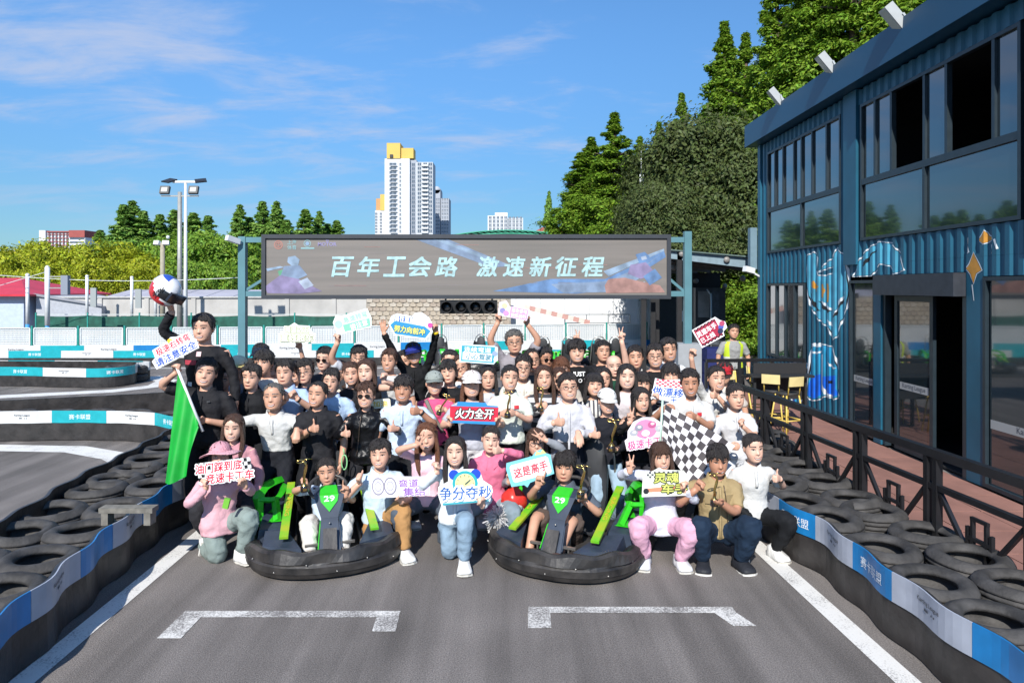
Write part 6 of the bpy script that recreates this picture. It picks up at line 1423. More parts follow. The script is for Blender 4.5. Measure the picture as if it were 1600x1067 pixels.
    # clothes: one closed shape per garment, remeshed so that sleeves run into the body
    def garment(name, mb, m, voxel, fold=.012, parent=None):
        o = mb.build(name, m, parent or root, off); r_ = o.modifiers.new('r', 'REMESH'); r_.mode = 'VOXEL'; r_.voxel_size = voxel; r_.use_smooth_shade = True
        s_ = o.modifiers.new('s', 'SMOOTH'); s_.iterations = 4; s_.factor = .5
        if fold:
            tx = bpy.data.textures.get('folds') or bpy.data.textures.new('folds', 'CLOUDS'); tx.noise_scale = .07; tx.noise_depth = 2
            dd = o.modifiers.new('d', 'DISPLACE'); dd.texture = tx; dd.strength = fold * 2.5; dd.mid_level = .5; dd.texture_coords = 'LOCAL'
        BAKE.append(o); return o
    cm = col if not isinstance(col, str) else cloth(col, .35 if kind == 'leather' else .8)
    tb = MB(); hem = -.16 if (kind in ('hoodie', 'jacket', 'leather')) else (-.05 if untuck else .2); bulk = 1.10 if kind in ('hoodie', 'jacket', 'leather') else 1.03
    torso(tb, P, up, rt2, fw, Ln, h, [(min(t, -.12) if i == 0 else t, a if i else a * 2.1, b if i else b * 1.45) for i, (t, a, b) in enumerate(rings)] , hem, .975, bulk, .009)
    lw = 1.0 if kind in ('hoodie', 'jacket', 'leather', 'shirt') else .94
    for s, S_, E_, wr in slv:
        inn = S_ - rt * s * .045 * h - up * .03 * h
        if long_: limb(tb, [inn, S_, E_, E_.lerp(wr, .93)], [.044 * h * lsc, .038 * h * lsc * lw, .034 * h * lsc * lw, .0285 * h * lsc * lw], 12)
        elif kind != 'tank': limb(tb, [inn, S_, S_.lerp(E_, .78)], [.044 * h * lsc, .038 * h * lsc, .0385 * h * lsc], 12)
    sh = garment({'polo': 'polo_shirt', 'tee': 't_shirt', 'longtee': 't_shirt', 'shirt': 'shirt', 'jacket': 'jacket', 'leather': 'jacket', 'hoodie': 'hooded_top', 'tank': 'vest_top'}[kind], tb, cm, vox)
    fy = lambda t, x=0: P + up * (Ln * t) + rt * x + fw * ((float(np.interp(t, [a for a, _, _ in rings], [b for _, _, b in rings])) * h * bulk + .012) * (max(.05, 1 - (abs(x) / (.115 * h)) ** 2.2)) ** .5)
    if kind in ('polo', 'shirt', 'jacket', 'leather', 'hoodie'):
        cb = MB(); n = 15; vs = []; rn = .040 * h * hr + .012; fl = {'hoodie': 1.7, 'shirt': 1.1, 'polo': 1.0}.get(kind, 1.1)
        nk = Nn - up * .006 * h
        for i in range(n):
            a = R(14 + 332 * i / (n - 1)); c_, s_ = math.cos(a), math.sin(a); fr = max(0, c_) ** 2
            dirv = rt * s_ + fw * c_; b0 = nk + dirv * rn * 1.0 - up * (.016 * h * fr); tp = b0 + up * (.026 * h * (1 - .55 * fr)) + dirv * .004; ot = b0 + dirv * (.014 + .016 * h * fl * (.5 + fr)) - up * (.012 * h + .026 * h * fr * fl)
            vs += [b0 - up * .012 * h, tp, tp + dirv * .006, ot]
        cb.add(vs, [(i * 4 + j, i * 4 + j + 1, i * 4 + 5 + j, i * 4 + 4 + j) for i in range(n - 1) for j in range(3)], 0, True)
        cb.build('collar', cm, sh, off)
        if kind in ('polo', 'shirt'):          # the open neck: placket edges and buttons
            pb = MB(); lo = .60 if kind == 'polo' else .0; ts = np.linspace(.9, lo, 6)
            pb.tube([fy(t, .0) + fw * .004 for t in ts], [(.013, .004)] * 6, 6, up=(0, 1, 0)); pb.build('placket', cm, sh, off)
    # lower garment
    if bottom:
        bk, bc = bottom; bm_ = bc if not isinstance(bc, str) else cloth(bc, .85); bb_ = MB(); lo_t, hi_t = -.14, .27
        torso(bb_, P, up, rt2, fw, Ln, h, [(t, a * (1.5 if t < -.1 else 1), b) for t, a, b in rings], -.12, hi_t, 1.02, .006)
        wide = {'trousers': 1.0, 'jeans': 1.08, 'wide': 1.25, 'shorts': 1.2, 'skirt': 1.0}[bk]
        for s, hip, K_, ank, fd_ in lg:
            if bk == 'shorts': limb(bb_, [hip, hip.lerp(K_, .85)], [.062 * h * lsc, .062 * h * lsc], 12)
            elif pose == 'stand': limb(bb_, [hip, K_, ank - V(0, 0, .012 * h)], [.062 * h * lsc, .046 * h * lsc * wide, .036 * h * lsc * wide * (1.15 if bk == 'wide' else 1)], 12)
            else: limb(bb_, [hip, K_, ank + (K_ - ank).normalized() * .01], [.062 * h * lsc, .055 * h * lsc * wide, .040 * h * lsc * wide], 12)
        if feet or d < 7.2: garment({'trousers': 'trousers', 'jeans': 'jeans', 'wide': 'trousers', 'shorts': 'shorts', 'skirt': 'skirt'}[bk], bb_, bm_, .018, .014)
        else: bb_.build('trousers', bm_, root, off)
    inf = dict(root=root, off=off, fy=fy, P=P, N=Nn, up=up, fw=fw, rt=rt, h=h, shirt=sh, HX=HX, arms=slv, wr={s: w for s, _, _, w in slv}, legs=lg, Ln=Ln)
    return inf
def chest_print(I, text, t, x, w, colr, bold=.02, lift=.014, hgt=None):
    mb = MB(); lettering(mb, text, lambda u, v: I['fy'](t + v / I['Ln'], x + u) + I['fw'] * lift, w=w, h=hgt, bold=bold); mb.build('print', pm(colr), I['shirt'], I['off'])
def chest_patch(I, t, x, w, hh, colr, lift=.013, shear=0):
    mb = MB(); n = 5; vs = []
    for i in range(n):
        for j in (0, 1): vs.append(I['fy'](t + (j - .5) * hh / I['Ln'], x + w * (i / (n - 1) - .5) + shear * (j - .5)) + I['fw'] * lift)
    mb.add(vs, [(2 * i, 2 * i + 2, 2 * i + 3, 2 * i + 1) for i in range(n - 1)]); mb.build('patch', pm(colr), I['shirt'], I['off'])
def strap_on(I, x0, t0, x1, t1, w, colr, name='strap', lift=.02):
    mb = MB(); n = 9; pts = [I['fy'](t0 + (t1 - t0) * i / (n - 1), x0 + (x1 - x0) * i / (n - 1)) + I['fw'] * lift for i in range(n)]
    mb.tube(pts, [(w / 2, .004)] * n, 6, up=tuple(I['fw'])); mb.build(name, cloth(colr), I['root'], I['off'])
def bake_garments():
    global BAKE
    obs = [o for o in BAKE]; ms = evaluate(obs)
    for o, me in zip(obs, ms):
        old = o.data; o.modifiers.clear(); o.data = me; me.name = o.name.split('.')[0]
        if old.users == 0: bpy.data.meshes.remove(old)
    BAKE = []
# ================================================================ the crowd (photo column and row of the crown, distance, ...)
WHT, OFF, BLK, NAVY = '#bcbcba', '#cfd3d0', '#1c1c20', '#181c2a'
C = {}
# risers hidden behind the front rows carry the back rows
for y0, y1, z in ((8.2, 8.62, .12), (8.64, 9.2, .24)): MB().bb((-3.0, y0, .002), (3.0, y1, z)).build('riser', mat('riser_grey', (0.12, 0.12, 0.12), .8), kind='structure')
G4, G5 = .12, .24
# --- standing left group
C[1] = person(318, 490, 7.4, 'm', 'person in a black printed T-shirt, tallest at the left, raising a helmet', ('tee', BLK, True), 'short', g=.45, h=1.84, L=('grip', 266, 478, .2, (-.2, -.2, 1), (1, -.3, 0)), Rr=('relax', 368, 640, .0), head=(8, 6, 0), fat=1.05, hs=1.1, skin=0)
C[2] = person(321, 559, 7.25, 'm', 'person in a black polo holding the red and blue board aloft', ('polo', BLK), 'short', h=1.78, L=('grip', 276, 574, .2, (.3, -.4, .9), (.8, .2, -.2)), head=(6, 0, 3), fat=1.06, smile=1)
C[3] = person(349, 571, 7.78, 'f', 'person with round glasses flashing a victory sign behind the black polo', ('tee', '#8c8f98'), 'up', Rr=('V', 357, 628, .35), glasses='clear', smile=0)
C[4] = person(372, 551, 8, 'f', 'person in a cream and blue cap with a grey top', ('tee', '#7c8290'), 'up', hat=('cap', '#d8d2b4', '#c9b878'), smile=0, g=.06)
C[5] = person(392, 567, 7.62, 'm', 'person in a black polo with a red strap on the shoulder', ('polo', '#15161a'), 'short', fat=1.08, smile=0, head=(0, 3, 0), Rr=None)
C[6] = person(412, 545, 8, 'm', 'person in a white shirt with a dark plaid strap, left of the pale blue shirt', ('tee', '#d8d2cc'), 'fringe', g=.05, smile=0, fat=1.05)
C['6b'] = person(408, 533, 8.5, 'm', 'person in a dark bucket hat mostly hidden behind a white shirt', ('tee', '#49628a'), 'short', hat=('bucket', '#1b2436'), g=G4)
C[7] = person(430, 560, 8.36, 'f', 'person whose face just shows between two taller shoulders on the left', ('tee', '#cfc9c4'), 'up', g=0, smile=0)
C[8] = person(446, 560, 7.78, 'm', 'person in a pale blue polo with both fists at the chest', ('polo', '#9db4d4'), 'short', L=('fist', 448, 619, .32), Rr=('fist', 459, 616, .33), smile=0, fat=1.05, head=(0, 0, 3))
C[9] = person(428, 597, 7.3, 'm', 'grey haired person in a tucked white polo gripping the flag staff', ('polo', WHT), 'thin', 'g', bottom=('trousers', '#16181f'), L=('grip', 313, 657, .25, (-.7, -.5, .1), (.2, 0, 1)), Rr=('grip', 463, 681, .35, (.1, -.5, -.8), (-.9, -.2, 0)), untuck=False, skin=1, feet=True, lean=(-.04, .12), h=1.68, hs=1.18)
C[10] = person(477, 560, 8, 'm', 'person with glasses in a navy shirt behind the pale blue polos', ('polo', '#1d2a44'), 'side', glasses='clear', smile=0, skin=0)
C[11] = person(507, 541, 8.36, 'm', 'person with big dark sunglasses and a charcoal top in the back left', ('tee', '#3c3d42'), 'short', glasses='sun', smile=0, g=G4, skin=3)
C[12] = person(530, 562, 8.4, 'f', 'person with brown hair and glasses half hidden left of the raised arm', ('tee', '#c9bcae'), 'part', 'b', glasses='clear', g=0, smile=0, length=.2)
C[13] = person(517, 575, 7.62, 'm', 'person in a light blue polo grinning beside the bald black polo wearer', ('polo', '#a9c0dc'), 'short', smile=1, head=(8, 0, 5))
C[14] = person(496, 594, 7.3, 'm', 'balding person in a black polo with a thumb up', ('polo', BLK), 'thin', 'k', L=('thumb', 490, 670, .3), skin=1, T=.03, fat=1.04, feet=True, h=1.64, hs=1.16, head=(-4, 0, 0))
C[15] = person(462, 563, 8.5, 'f', 'person hidden but for the arm that lifts the pale cream sign', ('tee', '#d8d4d0'), 'up', Rr=('pinch', 467, 535, .2), g=0, h=1.6)
C[16] = person(560, 539, 8.4, 'm', 'person with purple glasses raising the pale green board', ('tee', '#b9bdc4'), 'side', glasses='clear', L=('pinch', 528, 528, .25), g=G4, smile=0)
C[17] = person(549, 563, 8, 'f', 'person in a black sleeveless top with brown hair tied up', ('tank', BLK), 'up', 'b', head=(0, 0, -6), skin=0)
C[18] = person(573, 559, 8, 'f', 'person in a black vest over white sleeves raising a fist', ('tank', BLK), 'part', 'b', Rr=('fist', 600, 588, .3, (.1, -.2, 1)), length=.25, skin=3)
C[19] = person(608, 544, 8.36, 'm', 'person in a white crew neck T-shirt below the raised black sleeve', ('tee', WHT), 'short', 'b', g=G4, skin=1, head=(0, 0, 0))
C[20] = person(632, 546, 8.9, 'm', 'person half hidden behind the blue cap wearer', ('tee', '#2a2b30'), 'short', g=.1, smile=0)
C[21] = person(648, 531, 8.7, 'm', 'person in black with a blue cap, both long sleeved arms raised', ('polo', '#0f1013', True), 'short', hat=('cap', '#26348c', '#18205c'), L=('open', 595, 505, .15), Rr=('pinch', 680, 512, .2), g=G5, skin=1, head=(0, 4, -6))
C[22] = person(703, 545, 8.5, 'f', 'person laughing with a hand near the cheek below the parked karts', ('tee', '#c9c4c0'), 'up', Rr=('fist', 714, 578, .25), g=0)
C[23] = person(721, 553, 8.36, 'f', 'person with glasses and brown hair beside the teal edged board', ('tee', '#cfd2d6'), 'part', 'b', glasses='clear', length=.3, g=0, smile=0)
C[24] = person(701, 560, 7.78, 'm', 'person with black fringe in a printed black T-shirt under a pale jacket', ('tee', '#141518'), 'fringe', smile=0, h=1.68)
C[25] = person(679, 574, 7.62, 'f', 'person in a pink T-shirt and grey cap with a grey shoulder strap', ('tee', '#d5527c'), 'up', hat=('cap', '#8e9590', '#7c847f'), Rr=('grip', 689, 640, .3), skin=0, h=1.62)
C[26] = person(630, 585, 7.3, 'm', 'slim person in a pale blue polo with a thumb up at the centre left', ('polo', '#b6c6d8'), 'fringe', Rr=('thumb', 650, 643, .3), skin=2, feet=True, h=1.68)
C[27] = person(572, 596, 7.3, 'f', 'person in a black leather jacket and large sunglasses, two thumbs up', ('leather', '#0e0e11'), 'side', 'b', glasses='sun', L=('thumb', 540, 678, .3), Rr=('thumb', 614, 670, .32), bottom=('trousers', BLK), T=.075, h=1.6, feet=True)
C[28] = person(737, 574, 7.3, 'f', 'person with a white cap and long brown hair behind the red ribbon board', ('tee', '#a7a9b2'), 'part', 'r', length=.75, hat=('cap', '#e2dcd8', '#e6e0dc'), L=('pinch', 704, 655, .32), Rr=('pinch', 777, 655, .32), bottom=('trousers', '#d2d2d4'), h=1.66, feet=True)
C[29] = person(762, 570, 8, 'f', 'person in a grey top half shaded behind the white cap wearer', ('tee', '#b4b6bc'), 'part', length=.1, smile=0)
C[30] = person(804, 515, 8.55, 'm', 'person in a grey polo with glasses, both bare arms holding a pink board overhead', ('polo', '#8c878c'), 'short', 'g', glasses='clear', L=('pinch', 779, 497, .15), Rr=('pinch', 823, 500, .15), g=.38, h=1.72, smile=0, skin=1)
C[31] = person(796, 568, 7.3, 'f', 'person in a mint white polo with a trophy at the centre', ('polo', '#c6ccc2'), 'up', extra='tail', L=('grip', 788, 647, .33), Rr=('grip', 800, 646, .33), bottom=('trousers', '#15171c'), h=1.66, feet=True)
C[32] = person(817, 553, 8, 'm', 'person with glasses in a cream polo left of the striped sleeves', ('polo', '#cfcac0'), 'short', glasses='clear', smile=1, g=0)
C[33] = person(832, 543, 8.36, 'm', 'balding person with glasses looking to the right, back row', ('tee', '#4a4a48'), 'thin', glasses='clear', head=(18, 0, 0), g=G4, smile=0, skin=1)
C[34] = person(851, 542, 8.6, 'm', 'person with narrow black sunglasses facing right in the back row', ('tee', '#2b2b2f'), 'short', glasses='sun', head=(25, 0, 0), g=G4, smile=0, skin=2)
C[35] = person(876, 556, 8.36, 'f', 'person with auburn fringe behind the sunglasses wearer', ('tee', '#bdb6ae'), 'bang', 'r', length=.2, g=0)
C[36] = person(874, 573, 8, 'f', 'person with round sunglasses over the shoulder of the white shirt', ('tee', '#4c4f5a'), 'part', 'b', glasses='sun', length=.2, smile=2)
C[37] = person(850, 569, 7.62, 'f', 'person with long brown hair and striped grey sleeves holding a trophy', ('longtee', striped('striped_grey', '#3a3c42', '#b9b9bc', 9)), 'part', 'b', length=.9, L=('grip', 846, 634, .32), Rr=('tray', 852, 648, .3), bottom=('trousers', '#1a1a1e'), h=1.64)
C[38] = person(888, 582, 7.3, 'm', 'person in a crisp white long sleeved shirt with a thumb up at the centre right', ('shirt', '#bdbdc3'), 'short', L=('thumb', 873, 660, .35), Rr=('relax', 905, 683, .35, (.1, -.8, -.5), (-.9, 0, 0)), glasses='clear', bottom=('trousers', '#1a1c24'), untuck=False, fat=1.03, h=1.70, feet=True)
C[39] = person(901, 530, 8.7, 'm', 'person with a thick fringe in a black slogan T-shirt, back row', ('tee', '#0e0e11'), 'fringe', g=G5, T=.11, h=1.74)
C['39b'] = person(912, 560, 9.05, 'm', 'person hidden behind the slogan T-shirt with a raised victory hand', ('tee', '#3a3a3e'), 'short', L=('V', 902, 519, .05), g=.1, h=1.7)
C[40] = person(942, 531, 8.75, 'm', 'person with short black hair in dark clothes right of the slogan T-shirt', ('tee', '#16161a'), 'short', smile=0, g=G5, skin=1, fat=1.05)
C[41] = person(960, 553, 8.36, 'm', 'shaven headed person in a dark green polo with a raised victory arm', ('polo', '#12402f'), None, Rr=('V', 971, 519, .15), g=G4, smile=0, fat=1.1, skin=3)
C[42] = person(928, 580, 7.62, 'f', 'person with a black fringe and a white patterned blouse', ('tee', striped('blouse_print', '#c9c9c4', '#4a4a52', 22, 0)), 'bang', length=.1, head=(0, 0, 4), h=1.6)
C[43] = person(942, 572, 8, 'f', 'person partly hidden behind the patterned blouse and the bald head', ('tee', '#50525a'), 'part', length=.2, g=0, smile=0)
C[44] = person(948, 601, 7.3, 'f', 'person in a white cap, dark jumper and pale jeans with a trophy', ('longtee', '#14161f'), 'up', hat=('cap', '#dcdcda', '#dcdcda'), bottom=('wide', '#8fa6b8'), L=('thumb', 930, 680, .3), Rr=('tray', 957, 704, .33), h=1.60, feet=True)
C[45] = person(979, 567, 7.62, 'f', 'person with wavy black hair in a pale striped top', ('tee', '#c3bcc0'), 'part', length=.7, skin=3, h=1.66)
C[46] = person(993, 539, 8.4, 'm', 'person in a white collar shirt below the black posts', ('shirt', '#cfcfcd'), 'short', g=G4, smile=0, skin=1)
C[47] = person(1024, 536, 8.36, 'm', 'broad person with thin glasses in a black crew neck', ('tee', '#121215'), 'short', glasses='clear', g=G4, fat=1.16, head=(-5, 0, -4), skin=0)
C[48] = person(1045, 527, 8.7, 'm', 'back row person in a white shirt with a grey backpack strap', ('shirt', '#d2d4d6'), 'short', g=G5, skin=1, h=1.76)
C[49] = person(1003, 579, 7.78, 'f', 'person in a mask like pink smile between two long haired people', ('tee', '#b7b0b4'), 'bang', length=.3, smile=2, h=1.6)
C[50] = person(1048, 565, 7.62, 'f', 'person with a black fringe in a striped T-shirt holding the red check topped board', ('tee', striped('striped_white', '#d2d2d2', '#18181c', 22)), 'bang', length=.35, L=('pinch', 1024, 620, .3), smile=0, h=1.6)
C[51] = person(1001, 603, 7.3, 'f', 'person with very long straight black hair in black behind the pink arched board', ('longtee', '#101014'), 'part', length=1.15, L=('V', 985, 651, .3), Rr=('pinch', 1016, 700, .32), head=(5, 0, -8), h=1.58, bottom=('trousers', '#27272c'), feet=True)
C[52] = person(1119, 570, 7.78, 'f', 'person in a white polo, bare arm stretched up with the dark red board', ('polo', WHT), 'up', extra='tail', L=('pinch', 1082, 551, .2), Rr=('thumb', 1117, 618, .3), h=1.70, g=.0)
C[53] = person(1131, 561, 8.36, 'm', 'person in a red cap half hidden behind the raised bare arm', ('tee', '#c9bfb6'), 'short', hat=('cap', '#a8202c', '#a8202c'), head=(-30, 0, 0), g=.06, smile=0, skin=1)
C[54] = person(1078, 575, 7.3, 'm', 'person in a white polo with a small red patch holding the checkered flag', ('polo', WHT), 'short', L=('grip', 1043, 640, .25), Rr=('grip', 1083, 652, .35), skin=2, h=1.76, feet=True)
C[55] = person(1149, 598, 7.3, 'f', 'person in a loose white polo with fist at chest, rightmost of those standing', ('polo', '#bfbfc1'), 'up', extra='bun', Rr=('fist', 1158, 660, .28), L=('grip', 1146, 698, .3), bottom=('trousers', '#cfd0d4'), h=1.60, feet=True, smile=0)
C[56] = person(1146, 506, 13.6, 'm', 'person in a yellow safety vest over a grey T-shirt standing behind the stools', ('tee', '#8f9090'), 'short', g=.046, smile=0, skin=1, hs=1.1)
# --- crouching front
C[57] = person(345, 684, 6.42, 'f', 'kneeling person in a wide pink hat and pink jacket with the checked board', ('jacket', '#cfa0a8'), 'part', length=.5, hat=('wide', '#c9929c', '#d9a6ae'), pose='kneel', yaw=38, bottom=('wide', '#7d8a86'), L=('pinch', 322, 754, .25), Rr=('pinch', 380, 752, .25), smile=2, head=(8, -8, 0), feet=True, h=1.6,
    legs=[(-.08, -.26, .07, (.2, .8, -1), (0, -.15, -.9)), (.14, .22, .10, (.3, .9, 1), (.3, 1, 0))])
C[58] = person(365, 645, 6.85, 'f', 'person with long dark hair in pink crouching behind the pink hat', ('jacket', '#b8848c'), 'part', 'b', length=.75, pose='squat', bottom=('trousers', '#26262a'), h=1.62, skin=3)
C[59] = person(512, 713, 6.82, 'f', 'driver in a white and blue polo sitting in the left kart with a trophy', ('polo', '#bccbdc'), 'up', pose='sit', bottom=('wide', '#cfcbc4'), L=('grip', 478, 753, .38, (-.1, -.2, 1), (.6, -.6, 0)), Rr=('point', 540, 765, .35), h=1.58, yaw=14, feet=True, smile=0, shoes='#3a322e', skin=1, lean=(0, -.16), extra='bun')
C[60] = person(594, 686, 6.72, 'm', 'kneeling person in a pale blue polo and khaki trousers with the tyre board', ('polo', '#b7cad6'), 'side', pose='kneel', knee=-1, bottom=('trousers', '#a37b4e'), L=('thumb', 560, 748, .22, (-.1, -.5, .7)), Rr=('pinch', 625, 775, .3), h=1.64, yaw=22, feet=True, T=.1, skin=0,
    legs=[(-.10, -.20, .07, (.2, 1, -.75), (0, -.15, -.9)), (.16, .40, .085, (.2, .8, 1), (.1, 1, 0))])
C[61] = person(667, 659, 6.8, 'f', 'person with long auburn hair in a pale pink T-shirt, victory sign at the face', ('tee', '#d9b4c0'), 'part', 'r', length=.95, pose='squat', L=('V', 655, 688, .28, (.45, -.2, .8), (.8, 0, -.5)), bottom=('trousers', '#4c5560'), h=1.62, head=(0, 0, -4))
C[62] = person(712, 680, 6.45, 'f', 'kneeling person with long straight black hair, pale shirt and jeans, clock board', ('shirt', '#ccd4da'), 'part', length=1.1, pose='kneel', knee=-1, bottom=('jeans', '#7c93a6'), L=('fist', 682, 728, .12, (-.1, -.2, 1)), Rr=('pinch', 752, 782, .3), h=1.62, feet=True, skin=3,
    legs=[(-.07, -.30, .07, (.1, 1, -.8), (0, -.1, -.9)), (.10, .30, .09, (.1, .9, 1), (.1, 1, 0))])
C[63] = person(766, 663, 6.85, 'f', 'person in a rose pink hooded top giving a thumb up, crouching at the centre', ('hoodie', '#c96a86'), 'up', pose='squat', Rr=('thumb', 778, 704, .28), bottom=('jeans', '#78868e'), h=1.60, smile=0, skin=3)
C[64] = person(838, 668, 6.95, 'f', 'person with glasses and a plaid jacket, hand at the forehead, between the karts', ('jacket', '#83868c'), 'bang', 'b', length=.12, pose='squat', glasses='clear', Rr=('V', 846, 682, .22, (-.65, -.2, .6), (-.4, 0, -.9)), L=('pinch', 797, 745, .3), bottom=('trousers', '#b6b6b8'), h=1.60)
C[65] = person(882, 704, 6.78, 'm', 'driver in a slate hooded T-shirt and shorts sitting in the right kart', ('hoodie', '#4d5662', False), 'fringe', 'k', pose='sit', bottom=('shorts', '#4a3f3a'), L=('point', 843, 750, .3, (.25, -.2, 1)), Rr=('grip', 911, 776, .33, (-.2, -.5, .7), (-.8, 0, 0)), h=1.72, yaw=-22, smile=0, feet=True, shoes='#4a3832', lean=(0, -.16), T=.10, skin=1)
C[66] = person(1033, 688, 6.4, 'f', 'squatting person in wide pink trousers making a victory sign', ('jacket', '#c2c4d0'), 'bang', 'b', length=.12, pose='squat', bottom=('wide', '#cf9fb4'), L=('V', 984, 727, .2), Rr=('pinch', 1068, 758, .26), h=1.60, feet=True, shoes='#cfcfd2', yaw=-6, hs=1.14)
C[67] = person(1121, 692, 6.35, 'm', 'squatting person in a beige short sleeved shirt and dark jeans with a trophy', ('shirt', '#96835f', False), 'fringe', 'k', pose='squat', bottom=('jeans', '#16283c'), L=('fist', 1093, 757, .22), Rr=('tray', 1122, 786, .3), h=1.70, feet=True, shoes='#26282e', hs=1.16, skin=2, head=(-4, 6, -5))
C[68] = person(1177, 676, 6.6, 'f', 'squatting person in a white polo and black trousers with a thumb up, rightmost', ('polo', '#bfbfbd'), 'up', extra='bun', pose='squat', bottom=('trousers', '#131519'), Rr=('thumb', 1215, 748, .1), h=1.62, feet=True, hs=1.14, skin=3, squint=0)
# --- prints, straps and other small things on the clothes
def dress():
    chest_print(C[1], 'racing', .66, .07, .15, '#e8e8e8'); chest_patch(C[1], .68, -.09, .14, .05, '#a83a48'); chest_patch(C[1], .84, .0, .05, .05, '#c8a8ac'); chest_patch(C[1], .25, -.10, .05, .06, '#dcdcdc')
    chest_print(C[39], 'JUST', .80, .02, .16, '#e8e8e8', .03); chest_print(C[39], 'DO IT', .66, .05, .18, '#e8e8e8', .03)
    for k in (31, 54): chest_patch(C[k], .74, .075, .05, .035, '#b8202a')
    chest_print(C[28], '7/ANT' if False else '27/UNK', .62, .0, .13, '#3a3c44', .03)
    strap_on(C[25], -.09, .97, .10, .25, .045, '#77736c'); strap_on(C[48], .10, .99, .115, .5, .045, '#4a4e54'); strap_on(C[5], -.125, .92, -.11, .55, .035, '#b82430'); strap_on(C[6], -.08, .96, .10, .5, .05, '#5a3a44')
    chest_patch(C[24], .70, .03, .10, .07, '#a05030'); chest_patch(C[2], .8, .08, .03, .015, '#2a2a2e')
    I = C[27]                              # pale zip lines and inner top of the leather jacket
    for s in (-1, 1):
        q = MB(); q.tube([I['fy'](t, s * (.03 + .05 * (1 - t))) + I['fw'] * .012 for t in np.linspace(.92, .05, 10)], .004, 5); q.build('zip', GOLDF, I['root'], I['off'])
        I = C[67]
    for s in (-1, 1): chest_patch(I, .68, s * .095, .085, .085, '#8c7a58', .016)
    I = C[56]; h = I['h']                  # safety vest: two shells open at the front
    for s in (-1, 1):
        for z0, z1, m, ad in ((.0, .96, mat('vest_yellow', (0.50, 0.66, 0.03), .6), .022), (.30, .40, mat('vest_band', (0.6, 0.62, 0.6), .3), .027)):
            q = MB(); n = 8; vs = []
            for i in range(n + 1):
                t = z0 + (z1 - z0) * i / n; a = float(np.interp(t, [r[0] for r in RINGS_M], [r[1] for r in RINGS_M])) * h * 1.05 + ad; b = float(np.interp(t, [r[0] for r in RINGS_M], [r[2] for r in RINGS_M])) * h * 1.05 + ad
                for k in range(9): an = R(32 + 140 * k / 8); vs.append(I['P'] + I['up'] * (I['Ln'] * t) + I['rt'] * s * a * math.sin(an) + I['fw'] * b * math.cos(an))
            q.add(vs, grid_faces(n + 1, 9, False), 0, True); q.build('safety_vest', m, I['root'], I['off'])
    for k in (14, 26, 38, 8, 68):          # watches
        I = C[k]; s = -1 if k == 14 else 1; sS, S_, E_, wr = [a for a in I['arms'] if a[0] == s][0]; d = (wr - E_).normalized()
        q = MB(); q.lathe([(.030, -.012), (.034, -.01), (.034, .01), (.030, .012)], 16, wr - d * .02, axis=d, closed=True); q.build('wrist_watch', DARKM, I['root'], I['off'])
    I = C[21]; sS, S_, E_, wr = I['arms'][1]; d = (wr - E_).normalized(); MB().lathe([(.030, -.02), (.035, -.018), (.035, .018), (.030, .02)], 16, wr - d * .01, axis=d, closed=True).build('wrist_band', pm('e0c020', .6), I['root'], I['off'])
dress()
bake_garments()
# ================================================================ signs, trophies, flags, karts and the rest of the props
class Sign:
    """a foam board: positions in photo pixels from its centre (u right, v up), converted to metres at its distance"""
    def __init__(q, px, py, d, rot, label, tilt=0.0, yaw=0.0, cat='sign', sc=1.0):
        q.k = d / F * sc; q.c = at(px, py, d); q.r = athing('hand_sign', tuple(q.c), label, cat, 'cheering signs held by the people')
        q.M = Matrix.Rotation(R(yaw), 3, 'Z') @ Matrix.Rotation(-R(rot), 3, 'Y') @ Matrix.Rotation(R(tilt), 3, 'X')
        q.l = 0.0012; q.b = None
    def fn(q, u, v, l=0.0): return q.c + q.M @ V(u * q.k, -l, v * q.k)
    def board(q, pts, col='#f2f2f0'):
        mb = MB(); mb.prism([(a * q.k, b * q.k) for a, b in pts], .007, None, 0); mb.v = [tuple(q.c + q.M @ Vector(p)) for p in mb.v]
        q.b = mb.build('board', pm(col, .45), q.r); return q
    def poly(q, pts, col):
        mb = MB(); tri = tessellate_polygon([[Vector((a, b, 0)) for a, b in pts]]); mb.add([q.fn(a, b, q.l) for a, b in pts], [tuple(f) for f in tri]); mb.build('print', pm(col, .45), q.b, q.r['_abs']); q.l += .0009; return q
    def disc(q, cx, cy, rx, col, ry=None, n=18): return q.poly([(cx + rx * math.cos(2 * math.pi * i / n), cy + (ry or rx) * math.sin(2 * math.pi * i / n)) for i in range(n)], col)
    def text(q, s, cx, cy, w, h, col, outline=None, shear=.0, bold=.028, ow=.10):
        if outline:
            mb = MB(); q.l = lettering2(mb, s, q.fn, w, h, shear=shear, cx=cx, cy=cy, lift=q.l, outline=ow) + .0005; mb.build('lettering_outline', pm(outline, .45), q.b, q.r['_abs'])
        mb = MB(); q.l = lettering2(mb, s, q.fn, w, h, shear=shear, cx=cx, cy=cy, lift=q.l, bold=bold) + .0005; mb.build('lettering', pm(col, .45), q.b, q.r['_abs']); return q
    def checks(q, x0, x1, y0, y1, nx, ny, ca='#1c1c20'):
        mb = MB()
        for i in range(nx):
            for j in range(ny):
                if (i + j) % 2: a, b = x0 + (x1 - x0) * i / nx, y0 + (y1 - y0) * j / ny; w, hh = (x1 - x0) / nx, (y1 - y0) / ny; mb.add([q.fn(a, b, q.l), q.fn(a + w, b, q.l), q.fn(a + w, b + hh, q.l), q.fn(a, b + hh, q.l)], [(0, 1, 2, 3)])
        mb.build('check_print', pm(ca, .45), q.b, q.r['_abs']); q.l += .0009; return q
def rr(w, h, c=4):       # rectangle with cut corners, w x h
    a, b = w / 2, h / 2; return [(-a + c, -b), (a - c, -b), (a, -b + c), (a, b - c), (a - c, b), (-a + c, b), (-a, b - c), (-a, -b + c)]
